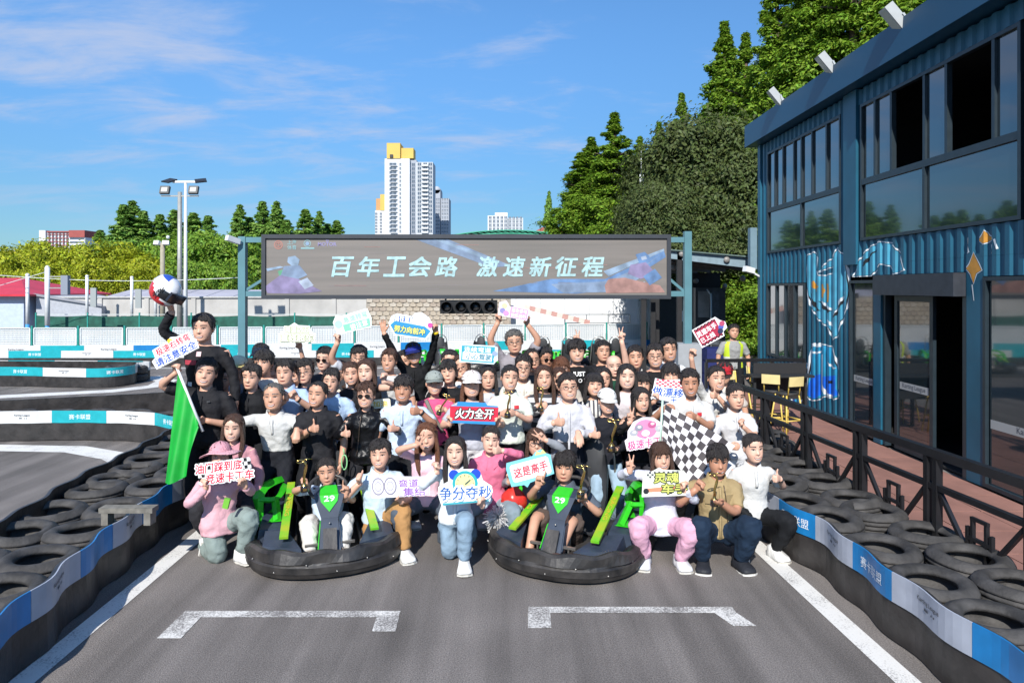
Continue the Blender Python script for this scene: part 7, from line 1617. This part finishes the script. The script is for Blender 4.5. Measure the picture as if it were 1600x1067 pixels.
def cloud(w, h, n=26, amp=.10, sd=1):
    return [(w / 2 * math.copysign(abs(math.cos(t)) ** .55, math.cos(t)) * (1 + amp * math.sin(5 * t + sd)), h / 2 * math.copysign(abs(math.sin(t)) ** .55, math.sin(t)) * (1 + amp * math.cos(4 * t + sd))) for t in [2 * math.pi * i / n for i in range(n)]]
def signs():
    s = Sign(272, 546, 6.95, 27, 'white two line board lettered in red and blue, held above the green flag', sc=.60)
    s.board([(-64, -26), (60, -26), (64, -2), (58, 4), (56, 24), (20, 27), (6, 33), (-8, 27), (-52, 24), (-54, 3), (-66, -2)]).disc(0, 24, 7, '#f3c33a').text('极速右转弯', 3, 13, 96, 19, '#d8364a', '#ffffff').text('请注意安全', 0, -12, 116, 21, '#1d4fae', '#ffffff')
    s = Sign(351, 736, 6.15, 7, 'checked board with two lines of red lettering, held by the pink hat wearer')
    s.board(rr(84, 34, 2)).checks(-42, 42, -17, 17, 16, 6).text('油门踩到底', -8, 8, 74, 15, '#c8203c', '#ffffff', .12, ow=.14).text('竞速卡丁车', 7, -9, 76, 15, '#c8203c', '#ffffff', .12, ow=.14)
    s = Sign(627, 761, 6.35, 3, 'pale board with two tyres and purple lettering, held by the kneeling person in khaki trousers')
    s.board([(-47, -15), (44, -15), (46, 14), (-6, 17), (-18, 21), (-38, 19), (-47, 8)], '#eeeaf2')
    for cx in (-36, -17):
        s.disc(cx, 3, 10, '#8d8a98', 14).disc(cx, 3, 8, '#e2e0ea', 11.5).disc(cx, 3, 5.5, '#a9a6b8', 8).disc(cx, 3, 4, '#eceaf2', 6)
    s.poly([(-4, -13), (43, -13), (44, 12), (-2, 14)], '#d9c3e2').text('弯道', 12, 6, 30, 13, '#8c5fae', '#f6f0fa').text('集结', 20, -7, 34, 13, '#8c5fae', '#f6f0fa')
    s = Sign(727, 763, 6.2, 2, 'blue eared alarm clock board with four outlined characters, held by the long haired kneeler')
    s.board([(-42, -12), (-38, -26), (38, -22), (42, 2), (28, 12), (24, 26), (14, 30), (-14, 30), (-24, 26), (-26, 12), (-42, 4)], '#f4f6f6').disc(-17, 22, 8, '#1f49b8').disc(17, 22, 8, '#1f49b8').disc(0, 8, 20, '#2fa3ad').disc(0, 8, 15.5, '#f2e49a')
    for i in range(12): a = i * math.pi / 6; s.poly([(12 * math.cos(a) - .7, 8 + 12 * math.sin(a) - .7), (12 * math.cos(a) + .7, 8 + 12 * math.sin(a) - .7), (13.6 * math.cos(a) + .7, 8 + 13.6 * math.sin(a) + .7), (13.6 * math.cos(a) - .7, 8 + 13.6 * math.sin(a) + .7)], '#3a5a66')
    s.poly([(-.8, 8), (.8, 7), (9, 14), (8, 15)], '#3a5a66').text('争分夺秒', 0, -6, 80, 20, '#2b5fa8', '#ffffff', .1, ow=.16, bold=.02).poly([(-36, -24), (36, -20), (37, -18), (-36, -21)], '#38a3b0')
    s = Sign(741, 646, 6.92, -1, 'red ribbon board with heavy white characters held before the white cap wearer')
    s.board([(-37, -15), (33, -17), (37, 12), (20, 13), (18, 17), (-26, 18), (-28, 12), (-37, 11)], '#2f86c0').poly([(-38, -11), (36, -12), (38, 10), (-38, 11)], '#cf2740').text('火力全开', 0, 0, 60, 16, '#fbf7f4', '#1d1416', .15, ow=.12)
    s = Sign(829, 733, 6.5, 15, 'white board with teal border and red characters held between the two kart drivers')
    s.board([(-36, -19), (-16, -21), (-12, -26), (-6, -20), (34, -16), (36, 14), (30, 18), (24, 26), (14, 24), (8, 19), (-34, 19), (-37, 10)], '#7cc6d6').poly(rr(62, 28, 3), '#f7f6f4').poly([(12, 19), (16, 25), (22, 21), (26, 26), (30, 18)], '#d5e08a').text('这是高手', 0, 0, 54, 15, '#c03a4e', None, .05)
    s = Sign(1011, 679, 6.92, 9, 'pink arched board with grey racers, held by the person with very long black hair')
    s.board([(-35, -20), (33, -20), (35, -4), (30, 0), (26, 14), (14, 25), (-2, 28), (-18, 23), (-29, 10), (-31, -1), (-36, -4)], '#f0e6ea').disc(-1, 9, 18, '#d888ae', 15)
    for cx, cy, c in ((-20, 6, '#a7a9b2'), (20, 7, '#b2b4bc'), (-11, 13, '#8d8f9c'), (10, 15, '#b85a88'), (-2, 3, '#f3e6ee')): s.disc(cx, cy, 6.5, c, 5).disc(cx + 1, cy + 1, 3, '#e9dfe6', 2)
    s.text('极速卡丁车', 0, -12, 66, 14, '#cf5a8e', '#fbeef4', .1, ow=.14)
    s = Sign(1039, 754, 6.15, 2, 'board with checked top and yellow green characters, held by the person in pink trousers')
    s.board([(-37, -21), (36, -21), (37, 8), (30, 18), (-2, 20), (-8, 24), (-16, 20), (-34, 12)], '#eef0e2').checks(-28, 22, 8, 18, 14, 3, '#55585e').poly([(-34, -14), (20, -13), (28, -8), (14, -5), (-30, -8)], '#e08a6c').disc(-30, -12, 4.5, '#2a2c30').disc(8, -13, 4.5, '#2a2c30').text('灵魂', 2, 8, 38, 15, '#c9cf6a', '#4d5230', .06, ow=.12).text('车手', 14, -9, 40, 15, '#c9cf6a', '#4d5230', .06, ow=.12)
    s = Sign(1046, 609, 7.3, -6, 'board topped with a red check pattern and blue characters, half behind the checkered flag')
    s.board([(-27, -16), (26, -20), (28, 10), (14, 18), (-10, 14), (-24, 16)], '#f4f2f2').checks(-22, 20, 4, 15, 10, 4, '#d2455a').text('做漂移', -2, -4, 48, 14, '#2457ae', '#ffffff').text('王', 8, -15, 12, 10, '#2457ae', '#ffffff')
    s = Sign(1108, 519, 7.5, 30, 'dark red board with checked edges held high beside the grey plinth')
    s.board([(-22, -16), (18, -17), (20, -10), (28, -8), (30, 2), (24, 8), (20, 16), (-22, 16)], '#f0eeee').poly([(-20, -14), (17, -14), (18, 14), (-20, 14)], '#a62a44').checks(-20, 17, 11, 15, 12, 2).checks(-20, 17, -15, -11, 12, 2).text('灵速车手', -2, 5, 34, 9, '#f6efef').text('已上线', -6, -6, 24, 8, '#f6efef')
    for cx, cy, c in ((20, -2, '#4a5aa8'), (24, 2, '#b04a6a'), (16, -7, '#2a3050')): s.disc(cx, cy, 4.5, c, 4)
    s = Sign(803, 488, 8.32, -9, 'small pink purple board stretched above the head of the back row')
    s.board([(-24, -8), (22, -10), (24, 8), (4, 10), (-8, 8), (-14, 16), (-25, 12)], '#ead8ea').poly([(-6, -8), (21, -9), (22, 7), (-6, 8)], '#d295c8').text('重在参与', 8, 3.4, 24, 6, '#fdf4fb').text('快乐前行', 8, -4.4, 24, 6, '#fdf4fb')
    for cx, cy, c in ((-16, 8, '#d9d7a0'), (-18, 0, '#8c86b8'), (-12, -3, '#c98fc0')): s.disc(cx, cy, 4.5, c, 4)
    s = Sign(748, 553, 7.9, -3, 'teal edged white board of two lines held in the middle rows')
    s.board([(-29, -14), (24, -15), (30, -8), (29, 12), (22, 14), (-18, 14), (-22, 18), (-26, 14), (-31, 8)], '#d6eef0').poly([(-27, -12), (24, -13), (25, 12), (-27, 12)], '#2f9cb2').poly([(-25, -10), (21, -11), (21, 1), (-25, 2)], '#f2f6f4').text('连续弯道', -2, 6.5, 42, 8, '#eef6f8').text('小心驾驶', 0, -4.5, 40, 9, '#28788e', None, .1)
    s.disc(25, 2, 4, '#8fa0d0').disc(27, -7, 3.5, '#e8e4e0')
    s = Sign(642, 508, 8.4, -8, 'blue arrow board with white and yellow lettering raised by the blue cap wearer')
    s.board([(-35, -2), (-24, -19), (26, -19), (35, -4), (28, 4), (32, 8), (26, 16), (14, 22), (4, 20), (0, 14), (-24, 15), (-32, 10)], '#f0f4f8').poly([(-32, -4), (-22, -17), (25, -17), (32, -5), (22, 1), (-26, 3)], '#2f8cbe').poly([(6, 4), (24, 4), (28, 10), (20, 18), (10, 18), (4, 12)], '#f8f8fa').poly([(-27, 3), (2, 3), (2, 12), (-26, 12)], '#3a62b4').text('勇往直前', -11, 7.5, 30, 9, '#f6f8fc').text('努力向前冲', -1, -8, 48, 10, '#e8e45a', '#1f6a9a').disc(30, 4, 4, '#c84a9a')
    s = Sign(551, 503, 8.08, 17, 'pale green board raised in front of the stone wall')
    s.board([(-29, -12), (26, -16), (30, -2), (28, 14), (-14, 14), (-22, 18), (-30, 8)], '#dfeee4').poly([(-16, -11), (25, -14), (27, -2), (-16, 0)], '#7cc0a6').text('急速转弯', 6, 6, 38, 9, '#9fd0ba').text('请注意', 8, -7, 28, 9, '#eef8f2').disc(-22, 3, 6, '#a8d8c4')
    s = Sign(464, 521, 8.15, 0, 'pale cream sign with two outlined lines, raised against the mesh fence')
    s.board([(-29, -14), (28, -14), (29, 0), (22, 4), (20, 12), (2, 13), (-4, 17), (-12, 12), (-20, 12), (-22, 4), (-29, 0)], '#e6e8da').text('弯道之王', 0, 6, 36, 10, '#f4f4e8', '#8f9a6a', ow=.1).text('直线超车', 0, -7, 50, 11, '#f4f4e8', '#8f9a6a', ow=.1)
    s = Sign(590, 631, 7.5, 5, 'small pale yellow sign peeping out behind the black leather jacket')
    s.board(rr(40, 14, 2), '#f1eed8').text('加油', 4, 0, 22, 9, '#d9b83a')
signs()

GOLD = mat('trophy_gold', (0.62, 0.42, 0.14), .22, metal=1.0); TBASE = mat('trophy_base', (0.015, 0.011, 0.010), .2, coat=.6)
def trophy(px, py, d, label, lean=0.0, s=1.0, hide_fig=False):
    """px, py: the foot of the trophy"""
    p = at(px, py, d); t = empty('trophy', p, 0, label, 'trophy', 'gold racing trophies'); t.scale = (s, s, s); t.rotation_euler = (0, R(lean), R(rnd.uniform(-25, 25)))
    MB().lathe([(.040, 0), (.041, .004), (.040, .055), (.036, .062), (0, .062)], 20).build('base', TBASE, t); MB().bb((-.018, -.0425, .018), (.018, -.0405, .042)).build('plaque', GOLD, t)
    q = MB(); q.lathe([(.034, .0625), (.033, .07), (.02, .08), (.013, .10), (0, .10)], 18); q.tube([(0, 0, .09), (.004, 0, .16), (.022, 0, .22), (.034, 0, .27), (.02, 0, .305), (-.012, 0, .315)], [.013, .012, .015, .013, .011, .006], 10); q.build('stem', GOLD, t)
    q = MB(); n = 16; q.tube([(-.018 + .036 * math.cos(2 * math.pi * i / n), 0, .318 + .015 * math.sin(2 * math.pi * i / n)) for i in range(n)], .006, 6, closed=True); q.tube([(.01, 0, .325), (.05, 0, .333), (.095, 0, .326)], [.007, .006, .002], 6); q.build('figure', GOLD, t)
    return t
trophy(476, 768, 6.2, 'gold trophy held up by the driver of the left kart', -4, .88); trophy(793, 653, 6.92, 'gold trophy held in front of a mint white polo shirt, centre of the crowd', 0, .8); trophy(845, 643, 7.25, 'gold trophy held by the person with striped sleeves', 0, .78)
trophy(955, 706, 6.92, 'gold trophy on the flat hand of the white cap wearer in jeans', 3, 1.0); trophy(907, 778, 6.22, 'gold trophy held by the driver of the right kart', 2, .9); trophy(1116, 790, 6.02, 'gold trophy on the hand of the squatting person in the beige shirt', 0, .86); trophy(685, 648, 7.2, 'gold trophy tucked in the arm of the pink T-shirt wearer', 22, .7)

def cloth_sheet(name, P, nu, nv, m, label, cat, cols=None, wave=.03, thick=.0025, parent=None):
    """a hanging sheet through four corners TL, TR, BR, BL (each a Vector), with folds"""
    TL, TR, BR, BL = P; mb = MB(); N = (TR - TL).cross(BL - TL).normalized(); vs = []
    for sg in (1, -1):
        for j in range(nv + 1):
            for i in range(nu + 1):
                u, v = i / nu, j / nv; p = TL.lerp(TR, u).lerp(BL.lerp(BR, u), v); vs.append(p + N * (wave * math.sin(7 * u + 3.5 * v + .6) * (.35 + .65 * v) + .35 * wave * math.sin(15 * u - 4 * v) + sg * thick / 2))
    w = nu + 1; o = w * (nv + 1)
    for j in range(nv):
        for i in range(nu):
            a, b, c, d = j * w + i, j * w + i + 1, (j + 1) * w + i + 1, (j + 1) * w + i; mi = cols(i, j) if cols else 0
            mb.f += [[a, b, c, d], [o + d, o + c, o + b, o + a]]; mb.m += [mi, mi]; mb.sm += [True, True]
    mb.v = [tuple(p) for p in vs]
    return mb
def flags():
    Gf = mat('flag_green', (0.005, 0.36, 0.035), .55, var=.12, vscale=6, trans=.12)
    top, bot = at(276, 573, 7.0), at(317, 674, 6.93)
    r = athing('green_flag', tuple(bot), 'bright green flag hanging from a white staff over the left tyres', 'flag'); MB().tube([top, bot], .014, 8).build('staff', POLEW, r)
    A = top.lerp(bot, .06); B = top.lerp(bot, .86)
    # the cloth hangs straight down from the sloping staff
    mb = MB(); nu, nv = 14, 16; vs = []
    low = [at(255, 756, 6.8), at(272, 754, 6.78), at(291, 744, 6.76), at(309, 668, 6.85)]
    for sg in (0, .003):
        for j in range(nv + 1):
            for i in range(nu + 1):
                u, v = i / nu, j / nv; a = A.lerp(B, u); k = min(int(u * 3), 2); b = low[k].lerp(low[k + 1], u * 3 - k); p = a.lerp(b, v); p.y += .035 * math.sin(u * 11 + v * 2) * (.3 + v) + sg; vs.append(p)
    w = nu + 1; o = w * (nv + 1); fs = []
    for j in range(nv):
        for i in range(nu): a, b, c, d = j * w + i, j * w + i + 1, (j + 1) * w + i + 1, (j + 1) * w + i; fs += [(d, c, b, a), (o + a, o + b, o + c, o + d)]
    mb.add(vs, fs, 0, True); mb.build('cloth', Gf, r)
    K = [mat('check_black', (0.045, 0.038, 0.042), .7, var=.1), mat('check_white', (0.60, 0.58, 0.60), .7, var=.06)]
    P = [at(1040, 631, 6.95), at(1150, 696, 6.85), at(1087, 766, 6.65), at(1034, 690, 6.8)]
    r = athing('checkered_flag', tuple(P[0]), 'black and white checkered flag stretched in front of the white polo shirt', 'flag')
    cloth_sheet('x', P, 40, 28, None, '', '', lambda i, j: ((i // 4) + (j // 4)) % 2, .028).build('cloth', K, r)
    MB().tube([P[0] + V(-.03, 0, .05), P[3] + V(-.02, 0, -.1)], .012, 8).build('staff', mat('staff_pale_green', (0.45, 0.6, 0.5), .5), r)
flags()

def helmet():
    c = at(258, 453, 7.1); M = (Matrix.Rotation(R(38), 3, 'Y') @ Matrix.Rotation(R(68), 3, 'Z'))
    r = athing('racing_helmet', tuple(c), 'white red and blue racing helmet lifted high above the crowd on the left', 'helmet')
    G = []; n, m = 16, 26; mb = MB(); vs = []
    for i in range(n + 1):
        t = math.pi * (.02 + .80 * i / n)
        for k in range(m):
            a = 2 * math.pi * k / m; fr = max(0, -math.sin(a)); z = .155 * math.cos(t); rr_ = .145 * math.sin(t) ** .8 * (1 + .16 * fr * (1 if z < .02 else .5)); vs.append(c + M @ V(rr_ * .92 * math.cos(a), rr_ * 1.12 * math.sin(a), z))
    fs = []; ms = []
    for i in range(n):
        for k in range(m):
            a = 2 * math.pi * (k + .5) / m; z = math.cos(math.pi * (.02 + .80 * (i + .5) / n)); front = -math.sin(a)
            mi = 3 if (front > .55 and -.42 < z < .28) else (1 if z + .5 * front < -.12 else (2 if z > .72 and front < .5 else 0))
            mb.f.append([i * m + k, (i + 1) * m + k, (i + 1) * m + (k + 1) % m, i * m + (k + 1) % m]); mb.m.append(mi); mb.sm.append(True)
    mb.v = [tuple(p) for p in vs]
    sh = mb.build('shell', [mat('helmet_white', (0.72, 0.72, 0.74), .2, coat=.5), mat('helmet_red', (0.50, 0.02, 0.025), .2, coat=.5), mat('helmet_blue', (0.03, 0.08, 0.4), .2, coat=.5), mat('helmet_opening', (0.012, 0.012, 0.014), .3)], r)
    q = MB(); lettering(q, 'agv', lambda u, v: c + V(u + .01, -.165 - .0 * u, v - .03) + V(0, .06 * abs(u) * 3, u * .45), w=.12, bold=.03); q.build('lettering', mat('helmet_opening', 0), sh, r['_abs'])
    MB().box(c + M @ V(0, -.19, .02), (.20, .03, .10), rot=M).build('visor', mat('visor_dark', (0.02, 0.02, 0.025), .1), r)
helmet()

def make_kart(label):
    t = empty('racing_kart', (0, 0, 0), 0, label, 'go-kart', 'go-karts')
    BK = mat('kart_black_plastic', (0.014, 0.014, 0.015), .42, var=.4, color2=(0.055, 0.05, 0.047), vscale=5, bump=.3, bscale=9, detail=9); NV = mat('kart_navy_plastic', (0.030, 0.042, 0.066), .38, var=.25, vscale=5); GR = mat('kart_green', (0.03, 0.46, 0.015), .32, var=.1, coat=.3); YG = mat('kart_green_worn', (0.08, 0.45, 0.015), .38, color2=(0.34, 0.40, 0.02), vscale=6)
    ST = mat('kart_steel', (0.40, 0.38, 0.35), .3, metal=.8); PAD = mat('kart_seat', (0.030, 0.032, 0.036), .6, var=.2)
    # bumper all round: swept profile
    path = [(-.60, .92), (-.68, .60), (-.70, .15), (-.72, -.30), (-.66, -.62), (-.46, -.85), (-.2, -.95), (0, -.965), (.2, -.95), (.46, -.85), (.66, -.62), (.72, -.30), (.70, .15), (.68, .60), (.60, .92)]
    P = smooth_path([(x, y, 0) for x, y in path], .05); mb = MB(); vs = []; K = len(P)
    for i, p in enumerate(P):
        d = (P[min(i + 1, K - 1)] - P[max(i - 1, 0)]).normalized(); n = V(d.y, -d.x, 0); fr = max(0, min(1, (-p.y - .2) / .5)); hi = .21 + .05 * fr + .012 * math.sin(i * .9); w = .05 * math.sin(i * .55) * .3
        for o, z in ((-.07, .045), (.0, .03), (.022, .075), (.030, .078), (.032, .135), (.018, .15), (.026 + w, .165), (.012, hi - .02), (-.012, hi), (-.045, hi - .004), (-.10, hi - .03), (-.10, .05)): q = p + n * -o * -1; vs.append((p.x + n.x * o, p.y + n.y * o, z))
    m_ = 12; mb.add(vs, [(i * m_ + j, i * m_ + (j + 1) % m_, (i + 1) * m_ + (j + 1) % m_, (i + 1) * m_ + j) for i in range(K - 1) for j in range(m_)] + [tuple(range(m_ - 1, -1, -1)), tuple((K - 1) * m_ + j for j in range(m_))], 0, False); bum = mb.build('bumper', BK, t)
    for i in range(6, K - 6, 5):
        p = P[i]; d = (P[i + 1] - P[i - 1]).normalized(); n = V(d.y, -d.x, 0); z = .09 if (i // 5) % 2 else .16; MB().ball((p.x + n.x * .03, p.y + n.y * .03, z), (.008, .008, .008), 8, 5).build('bolt', ST, bum)
    MB().bb((-.36, -.86, .06), (.36, .78, .085)).build('floor_tray', BK, t)
    for s in (-1, 1):
        q = MB(); q.hexa([(s * .37, -.30, .09), (s * .66, -.36, .09), (s * .64, .42, .09), (s * .37, .40, .09), (s * .38, -.26, .27), (s * .63, -.30, .28), (s * .60, .36, .35), (s * .38, .34, .34)]); 
        if s < 0: q.f = [list(reversed(f)) for f in q.f]
        pod = q.build('side_pod', NV, t)
        q = MB(); zt = lambda x, y: .277 + (y + .28) / .63 * .07 + .008
        for a, b, c in (((.42, -.16), (.50, .02), (.56, -.16)), ((.42, .06), (.50, .22), (.57, .06))): q.add([(s * x, y, zt(x, y)) for x, y in (a, b, c)], [(0, 1, 2)])
        q.build('green_flash', GR, pod)
        q = MB(); q.hexa([(s * .24, -.86, .15), (s * .60, -.68, .15), (s * .60, -.36, .15), (s * .36, -.42, .15), (s * .25, -.84, .255), (s * .58, -.67, .255), (s * .57, -.38, .295), (s * .37, -.43, .29)])
        if s < 0: q.f = [list(reversed(f)) for f in q.f]
        q.build('front_deck', NV, t)
        # sloping green board beside the driver
        a, b = V(s * .35, .28, .54), V(s * .40, -.70, .32); bd = MB().bar(a, b, .075, .022).build('side_board', YG, t)
        q = MB(); lettering(q, 'SODI' if False else 'RACING', lambda u, v: a.lerp(b, .45) + (b - a).normalized() * u * 1.0 + V(v, 0, .0125 + .003), w=.42, h=.04, bold=.02); q.build('lettering', mat('yellow_print', (0.5, 0.42, 0.03), .5), bd)
        # rear hoop
        q = MB(); q.tube(smooth_path([(s * .66, -.02, .22), (s * .66, .06, .46), (s * .62, .18, .54), (s * .50, .36, .555), (s * .44, .48, .51), (s * .44, .55, .25)], .05), .055, 4, flat=.6, smooth=False); q.tube(smooth_path([(s * .66, .06, .46), (s * .50, .10, .44), (s * .43, .30, .48), (s * .44, .48, .51)], .05), .036, 4, flat=.8, smooth=False); q.tube([(s * .50, .10, .44), (s * .47, -.14, .30)], .038, 4, flat=.7, smooth=False); q.build('side_hoop', GR, t)
        MB().bb((s * .15 - .07, -.70, .215), (s * .15 + .07, -.672, .235)).build('pedal', ST, t); MB().bar((s * .15, -.68, .085), (s * .15, -.685, .214), .014).build('pedal_arm', ST, t)
        for y, r_ in ((-.50, .125), (.66, .14)):
            wh = MB(); wh.lathe([(.07, -.06), (r_ - .012, -.062), (r_, -.045), (r_, .045), (r_ - .012, .062), (.07, .06)], 24, (s * (.49 if y < 0 else .50), y, r_), axis=(1, 0, 0), closed=True); w_ = wh.build('wheel', TYRE, t); MB().lathe([(0, -.035), (.068, -.04), (.068, .04), (0, .035)], 16, (s * (.49 if y < 0 else .50), y, r_), axis=(1, 0, 0)).build('rim', ST, w_)
        MB().tube([(s * .30, -.80, .12), (s * .30, .80, .12)], .015, 8).build('frame_tube', ST if s > 0 else BK, t)
    # steering fairing with green number plate
    q = MB(); q.hexa([(-.10, -.78, .14), (.10, -.78, .14), (.095, -.62, .14), (-.095, -.62, .14), (-.075, -.57, .42), (.075, -.57, .42), (.07, -.46, .42), (-.07, -.46, .42)]); q.hexa([(-.0752, -.5701, .421), (.0752, -.5701, .421), (.07, -.46, .421), (-.07, -.46, .421), (-.14, -.48, .61), (.14, -.48, .61), (.12, -.35, .65), (-.12, -.35, .65)]); f = q.build('steering_fairing', NV, t)
    for s in (-1, 1): MB().hexa([(s * .105 - .004, -.74, .2), (s * .105 + .004, -.74, .2), (s * .10 + .004, -.6, .2), (s * .10 - .004, -.6, .2), (s * .085 - .004, -.6, .38), (s * .085 + .004, -.6, .38), (s * .08 + .004, -.5, .38), (s * .08 - .004, -.5, .38)]).build('fairing_flank', GR if s < 0 else NV, f)
    q = MB(); n0 = V(0, -.23, .0); base = V(0, -.486, .61); ax = (V(0, -.5701, .421) - V(0, -.48, .61)).normalized(); nn = V(1, 0, 0).cross(ax); nn = -nn if nn.y > 0 else nn
    pl = lambda u, v, l=0: base + V(u, 0, 0) + ax * v + nn * (.006 + l)
    q.add([pl(-.085, 0), pl(.085, 0), pl(.075, .06), pl(.0, .155), pl(-.075, .06), pl(-.085, 0, -.01), pl(.085, 0, -.01), pl(.075, .06, -.01), pl(0, .155, -.01), pl(-.075, .06, -.01)], [(0, 4, 3, 2, 1)] + [(i, (i + 1) % 5, 5 + (i + 1) % 5, 5 + i) for i in range(5)]); npl = q.build('number_plate', GR, f)
    q = MB(); q.hexa([(-.085, -.482, .6105), (.085, -.482, .6105), (.08, -.36, .652), (-.08, -.36, .652), (-.08, -.482, .622), (.08, -.482, .622), (.07, -.36, .664), (-.07, -.36, .664)]); q.build('top_plate', GR, f)
    q = MB(); lettering2(q, '29', lambda u, v, l: pl(u, .035 - v, .003 + l), w=.095, h=.05, bold=.03); q.build('lettering', INKW, npl)
    MB().bar((0, -.792, .18), (0, -.68, .36), .12, .02).build('fairing_inset', BK, f); MB().ball((0, -.625, .39), .009, 8, 5).build('bolt', ST, f)
    # wheel, seat, tank
    sw = MB(); c = V(0, -.20, .60); A = Euler((R(38), 0, 0)).to_matrix(); n = 22; sw.tube([c + A @ V(.18 * math.cos(2 * math.pi * i / n), .15 * math.sin(2 * math.pi * i / n), 0) for i in range(n)], .017, 8, closed=True); sw.bar(c + A @ V(-.14, 0, 0), c + A @ V(.14, 0, 0), .03, .012); sw.build('steering_wheel', BK, t); MB().tube([c, (0, -.46, .50)], .014, 8).build('steering_shaft', ST, t)
    q = MB(); prof = [(.0, .10, .16), (.20, .10, .18), (.30, .22, .19), (.36, .40, .20), (.42, .62, .19), (.46, .80, .155)]; vs = []
    for y, z, w in prof:
        for kx, dy in ((-1.1, -.13), (-1, -.02), (-.5, .03), (0, .04), (.5, .03), (1, -.02), (1.1, -.13)): vs.append((kx * w, y + dy, z + (.05 if abs(kx) > 1 else 0)))
    fs = grid_faces(len(prof), 7, False); q.add([(x, y, z) for x, y, z in vs] + [(x * .96, y + .02, z - .02) for x, y, z in vs], fs + [tuple(42 + k for k in reversed(f_)) for f_ in fs], 0, True); q.build('seat', PAD, t)
    q = MB(); q.tube([(0, .465, .50), (0, .47, .56), (0, .485, .73), (0, .50, .90), (0, .50, .965)], [(.03, .02), (.12, .035), (.135, .04), (.11, .038), (.03, .02)], 16, up=(0, 1, 0)); q.build('headrest', PAD, t)
    MB().tube(smooth_path([(-.26, .50, .1), (-.22, .54, .60), (-.17, .56, .93), (0, .565, 1.02), (.17, .56, .93), (.22, .54, .60), (.26, .50, .1)], .06), .014, 8).build('roll_hoop', ST, t)
    q = MB(); q.bb((.38, .45, .12), (.56, .78, .36)); q.build('engine_block', BK, t); MB().lathe([(0, 0), (.07, 0), (.075, .12), (.05, .15), (0, .15)], 14, (0, -.42, .1)).build('fuel_tank', mat('tank_smoke', (0.25, 0.26, 0.24), .3), t)
    return t
kart1 = make_kart('green and black go-kart with plate 29, left of the two in front'); kart1.location = (-1.86, 6.88, 0); kart1.rotation_euler = (0, 0, R(17))
kart2 = copy_tree(kart1); kart2.location = (.66, 6.80, 0); kart2.rotation_euler = (0, 0, R(-25)); kart2['label'] = 'green and black go-kart turned to the left, right of the two in front'
for i, (px, d, rz, lab) in enumerate(((690, 20.4, 10, 'parked go-kart behind the crowd, right of the raised yellow wristband'), (745, 20.6, -12, 'parked go-kart behind the teal two line board'), (852, 20.8, 170, 'parked go-kart behind the person in dark sunglasses'), (888, 20.6, 178, 'parked go-kart behind the fringe haired back row person'), (930, 20.7, 184, 'parked go-kart right of the raised victory hand'), (960, 20.8, 176, 'rightmost parked go-kart near the black posts'))):
    k = copy_tree(kart1); p = at(px, 500, d); k.location = (p.x, d, .1); k.rotation_euler = (0, 0, R(rz)); k['label'] = lab; k['group'] = 'go-karts parked behind the crowd'
MB().bb((-3.2, 19.4, .002), (4.2, 22.0, .10)).build('kart_platform', mat('platform_dark', (0.05, 0.05, 0.05), .8), kind='structure')

def small_props():
    # two silver pom-poms and a red bag between the karts, lanyard of the leather jacket
    for i, (px, py, d, n_) in enumerate(((778, 806, 6.6, 'silver white tinsel pom-pom below the pink hooded top'),)):
        c = at(px, py, d); g = np.random.RandomState(5 + i); a = g.normal(size=(420, 3)); a /= np.linalg.norm(a, axis=1)[:, None]; a[:, 2] -= .25; b = g.normal(size=(420, 3)) * .5; L_ = g.uniform(.09, .15, 420)[:, None]
        w = np.cross(a, b); w /= np.linalg.norm(w, axis=1)[:, None] + 1e-9; w *= .006; p0 = np.array(c); vs = np.stack([p0 + a * .01 - w, p0 + a * .01 + w, p0 + a * L_ * 1.0 + b * .02 + w, p0 + a * L_ + b * .02 - w], 1).reshape(-1, 3)
        me = quad_mesh('pom_pom', vs - p0, np.arange(len(vs)).reshape(-1, 4), mat('tinsel', (0.74, 0.73, 0.72), .5, island=.25, trans=.4)); o = link('pom_pom', me); o.location = c; tag(o, n_, 'pom-pom'); k = MB().tube([(0, 0, -.02), (0, .03, -.14)], .014, 8).build('handle', DARKM, o)
    c = at(803, 785, 6.75); q = MB(); vs = []; n, m = 12, 18
    for i in range(n + 1):
        t = i / n; r_ = .125 * math.sin(math.pi * min(.98, .06 + .9 * t)) ** .7 * (1 if t < .7 else 1 - (t - .7) * 2.4)
        for k in range(m): a = 2 * math.pi * k / m; rr_ = r_ * (1 + .10 * math.sin(5 * a + 6 * t)); vs.append((c.x + rr_ * math.cos(a), c.y + rr_ * .8 * math.sin(a), c.z - .15 + .34 * t))
    q.add(vs, grid_faces(n + 1, m), 0, True); q.tube([(c.x - .03, c.y, c.z + .17), (c.x - .02, c.y, c.z + .26), (c.x + .03, c.y, c.z + .27), (c.x + .04, c.y, c.z + .17)], .008, 6)
    single('plastic_bag', q, mat('red_bag', (0.62, 0.04, 0.03), .3, var=.2, vscale=18, trans=.15), 'crumpled red plastic bag hanging between the two karts', 'bag', loc=tuple(c))
    q = MB(); c = at(538, 722, 7.0); q.tube([c + V(.028 * math.sin(t), .0, .075 * math.cos(t)) for t in [2 * math.pi * i / 18 for i in range(18)]], .007, 6, closed=True); q.tube([c + V(0, 0, .075), c + V(-.01, 0, .14)], .006, 6)
    single('lanyard', q, mat('lanyard_lime', (0.25, 0.55, 0.25), .5), 'looped lime green lanyard hanging beside the leather jacket', 'lanyard', loc=tuple(c))
    q = MB().box(at(354, 786, 6.15), (.05, .03, .09), rot=Euler((0, R(14), 0)).to_matrix()); single('phone_pouch', q, pm('6fae3c', .4), 'small green pouch on a strap in front of the pink jacket', 'pouch', loc=tuple(at(354, 786, 6.15)))
small_props()
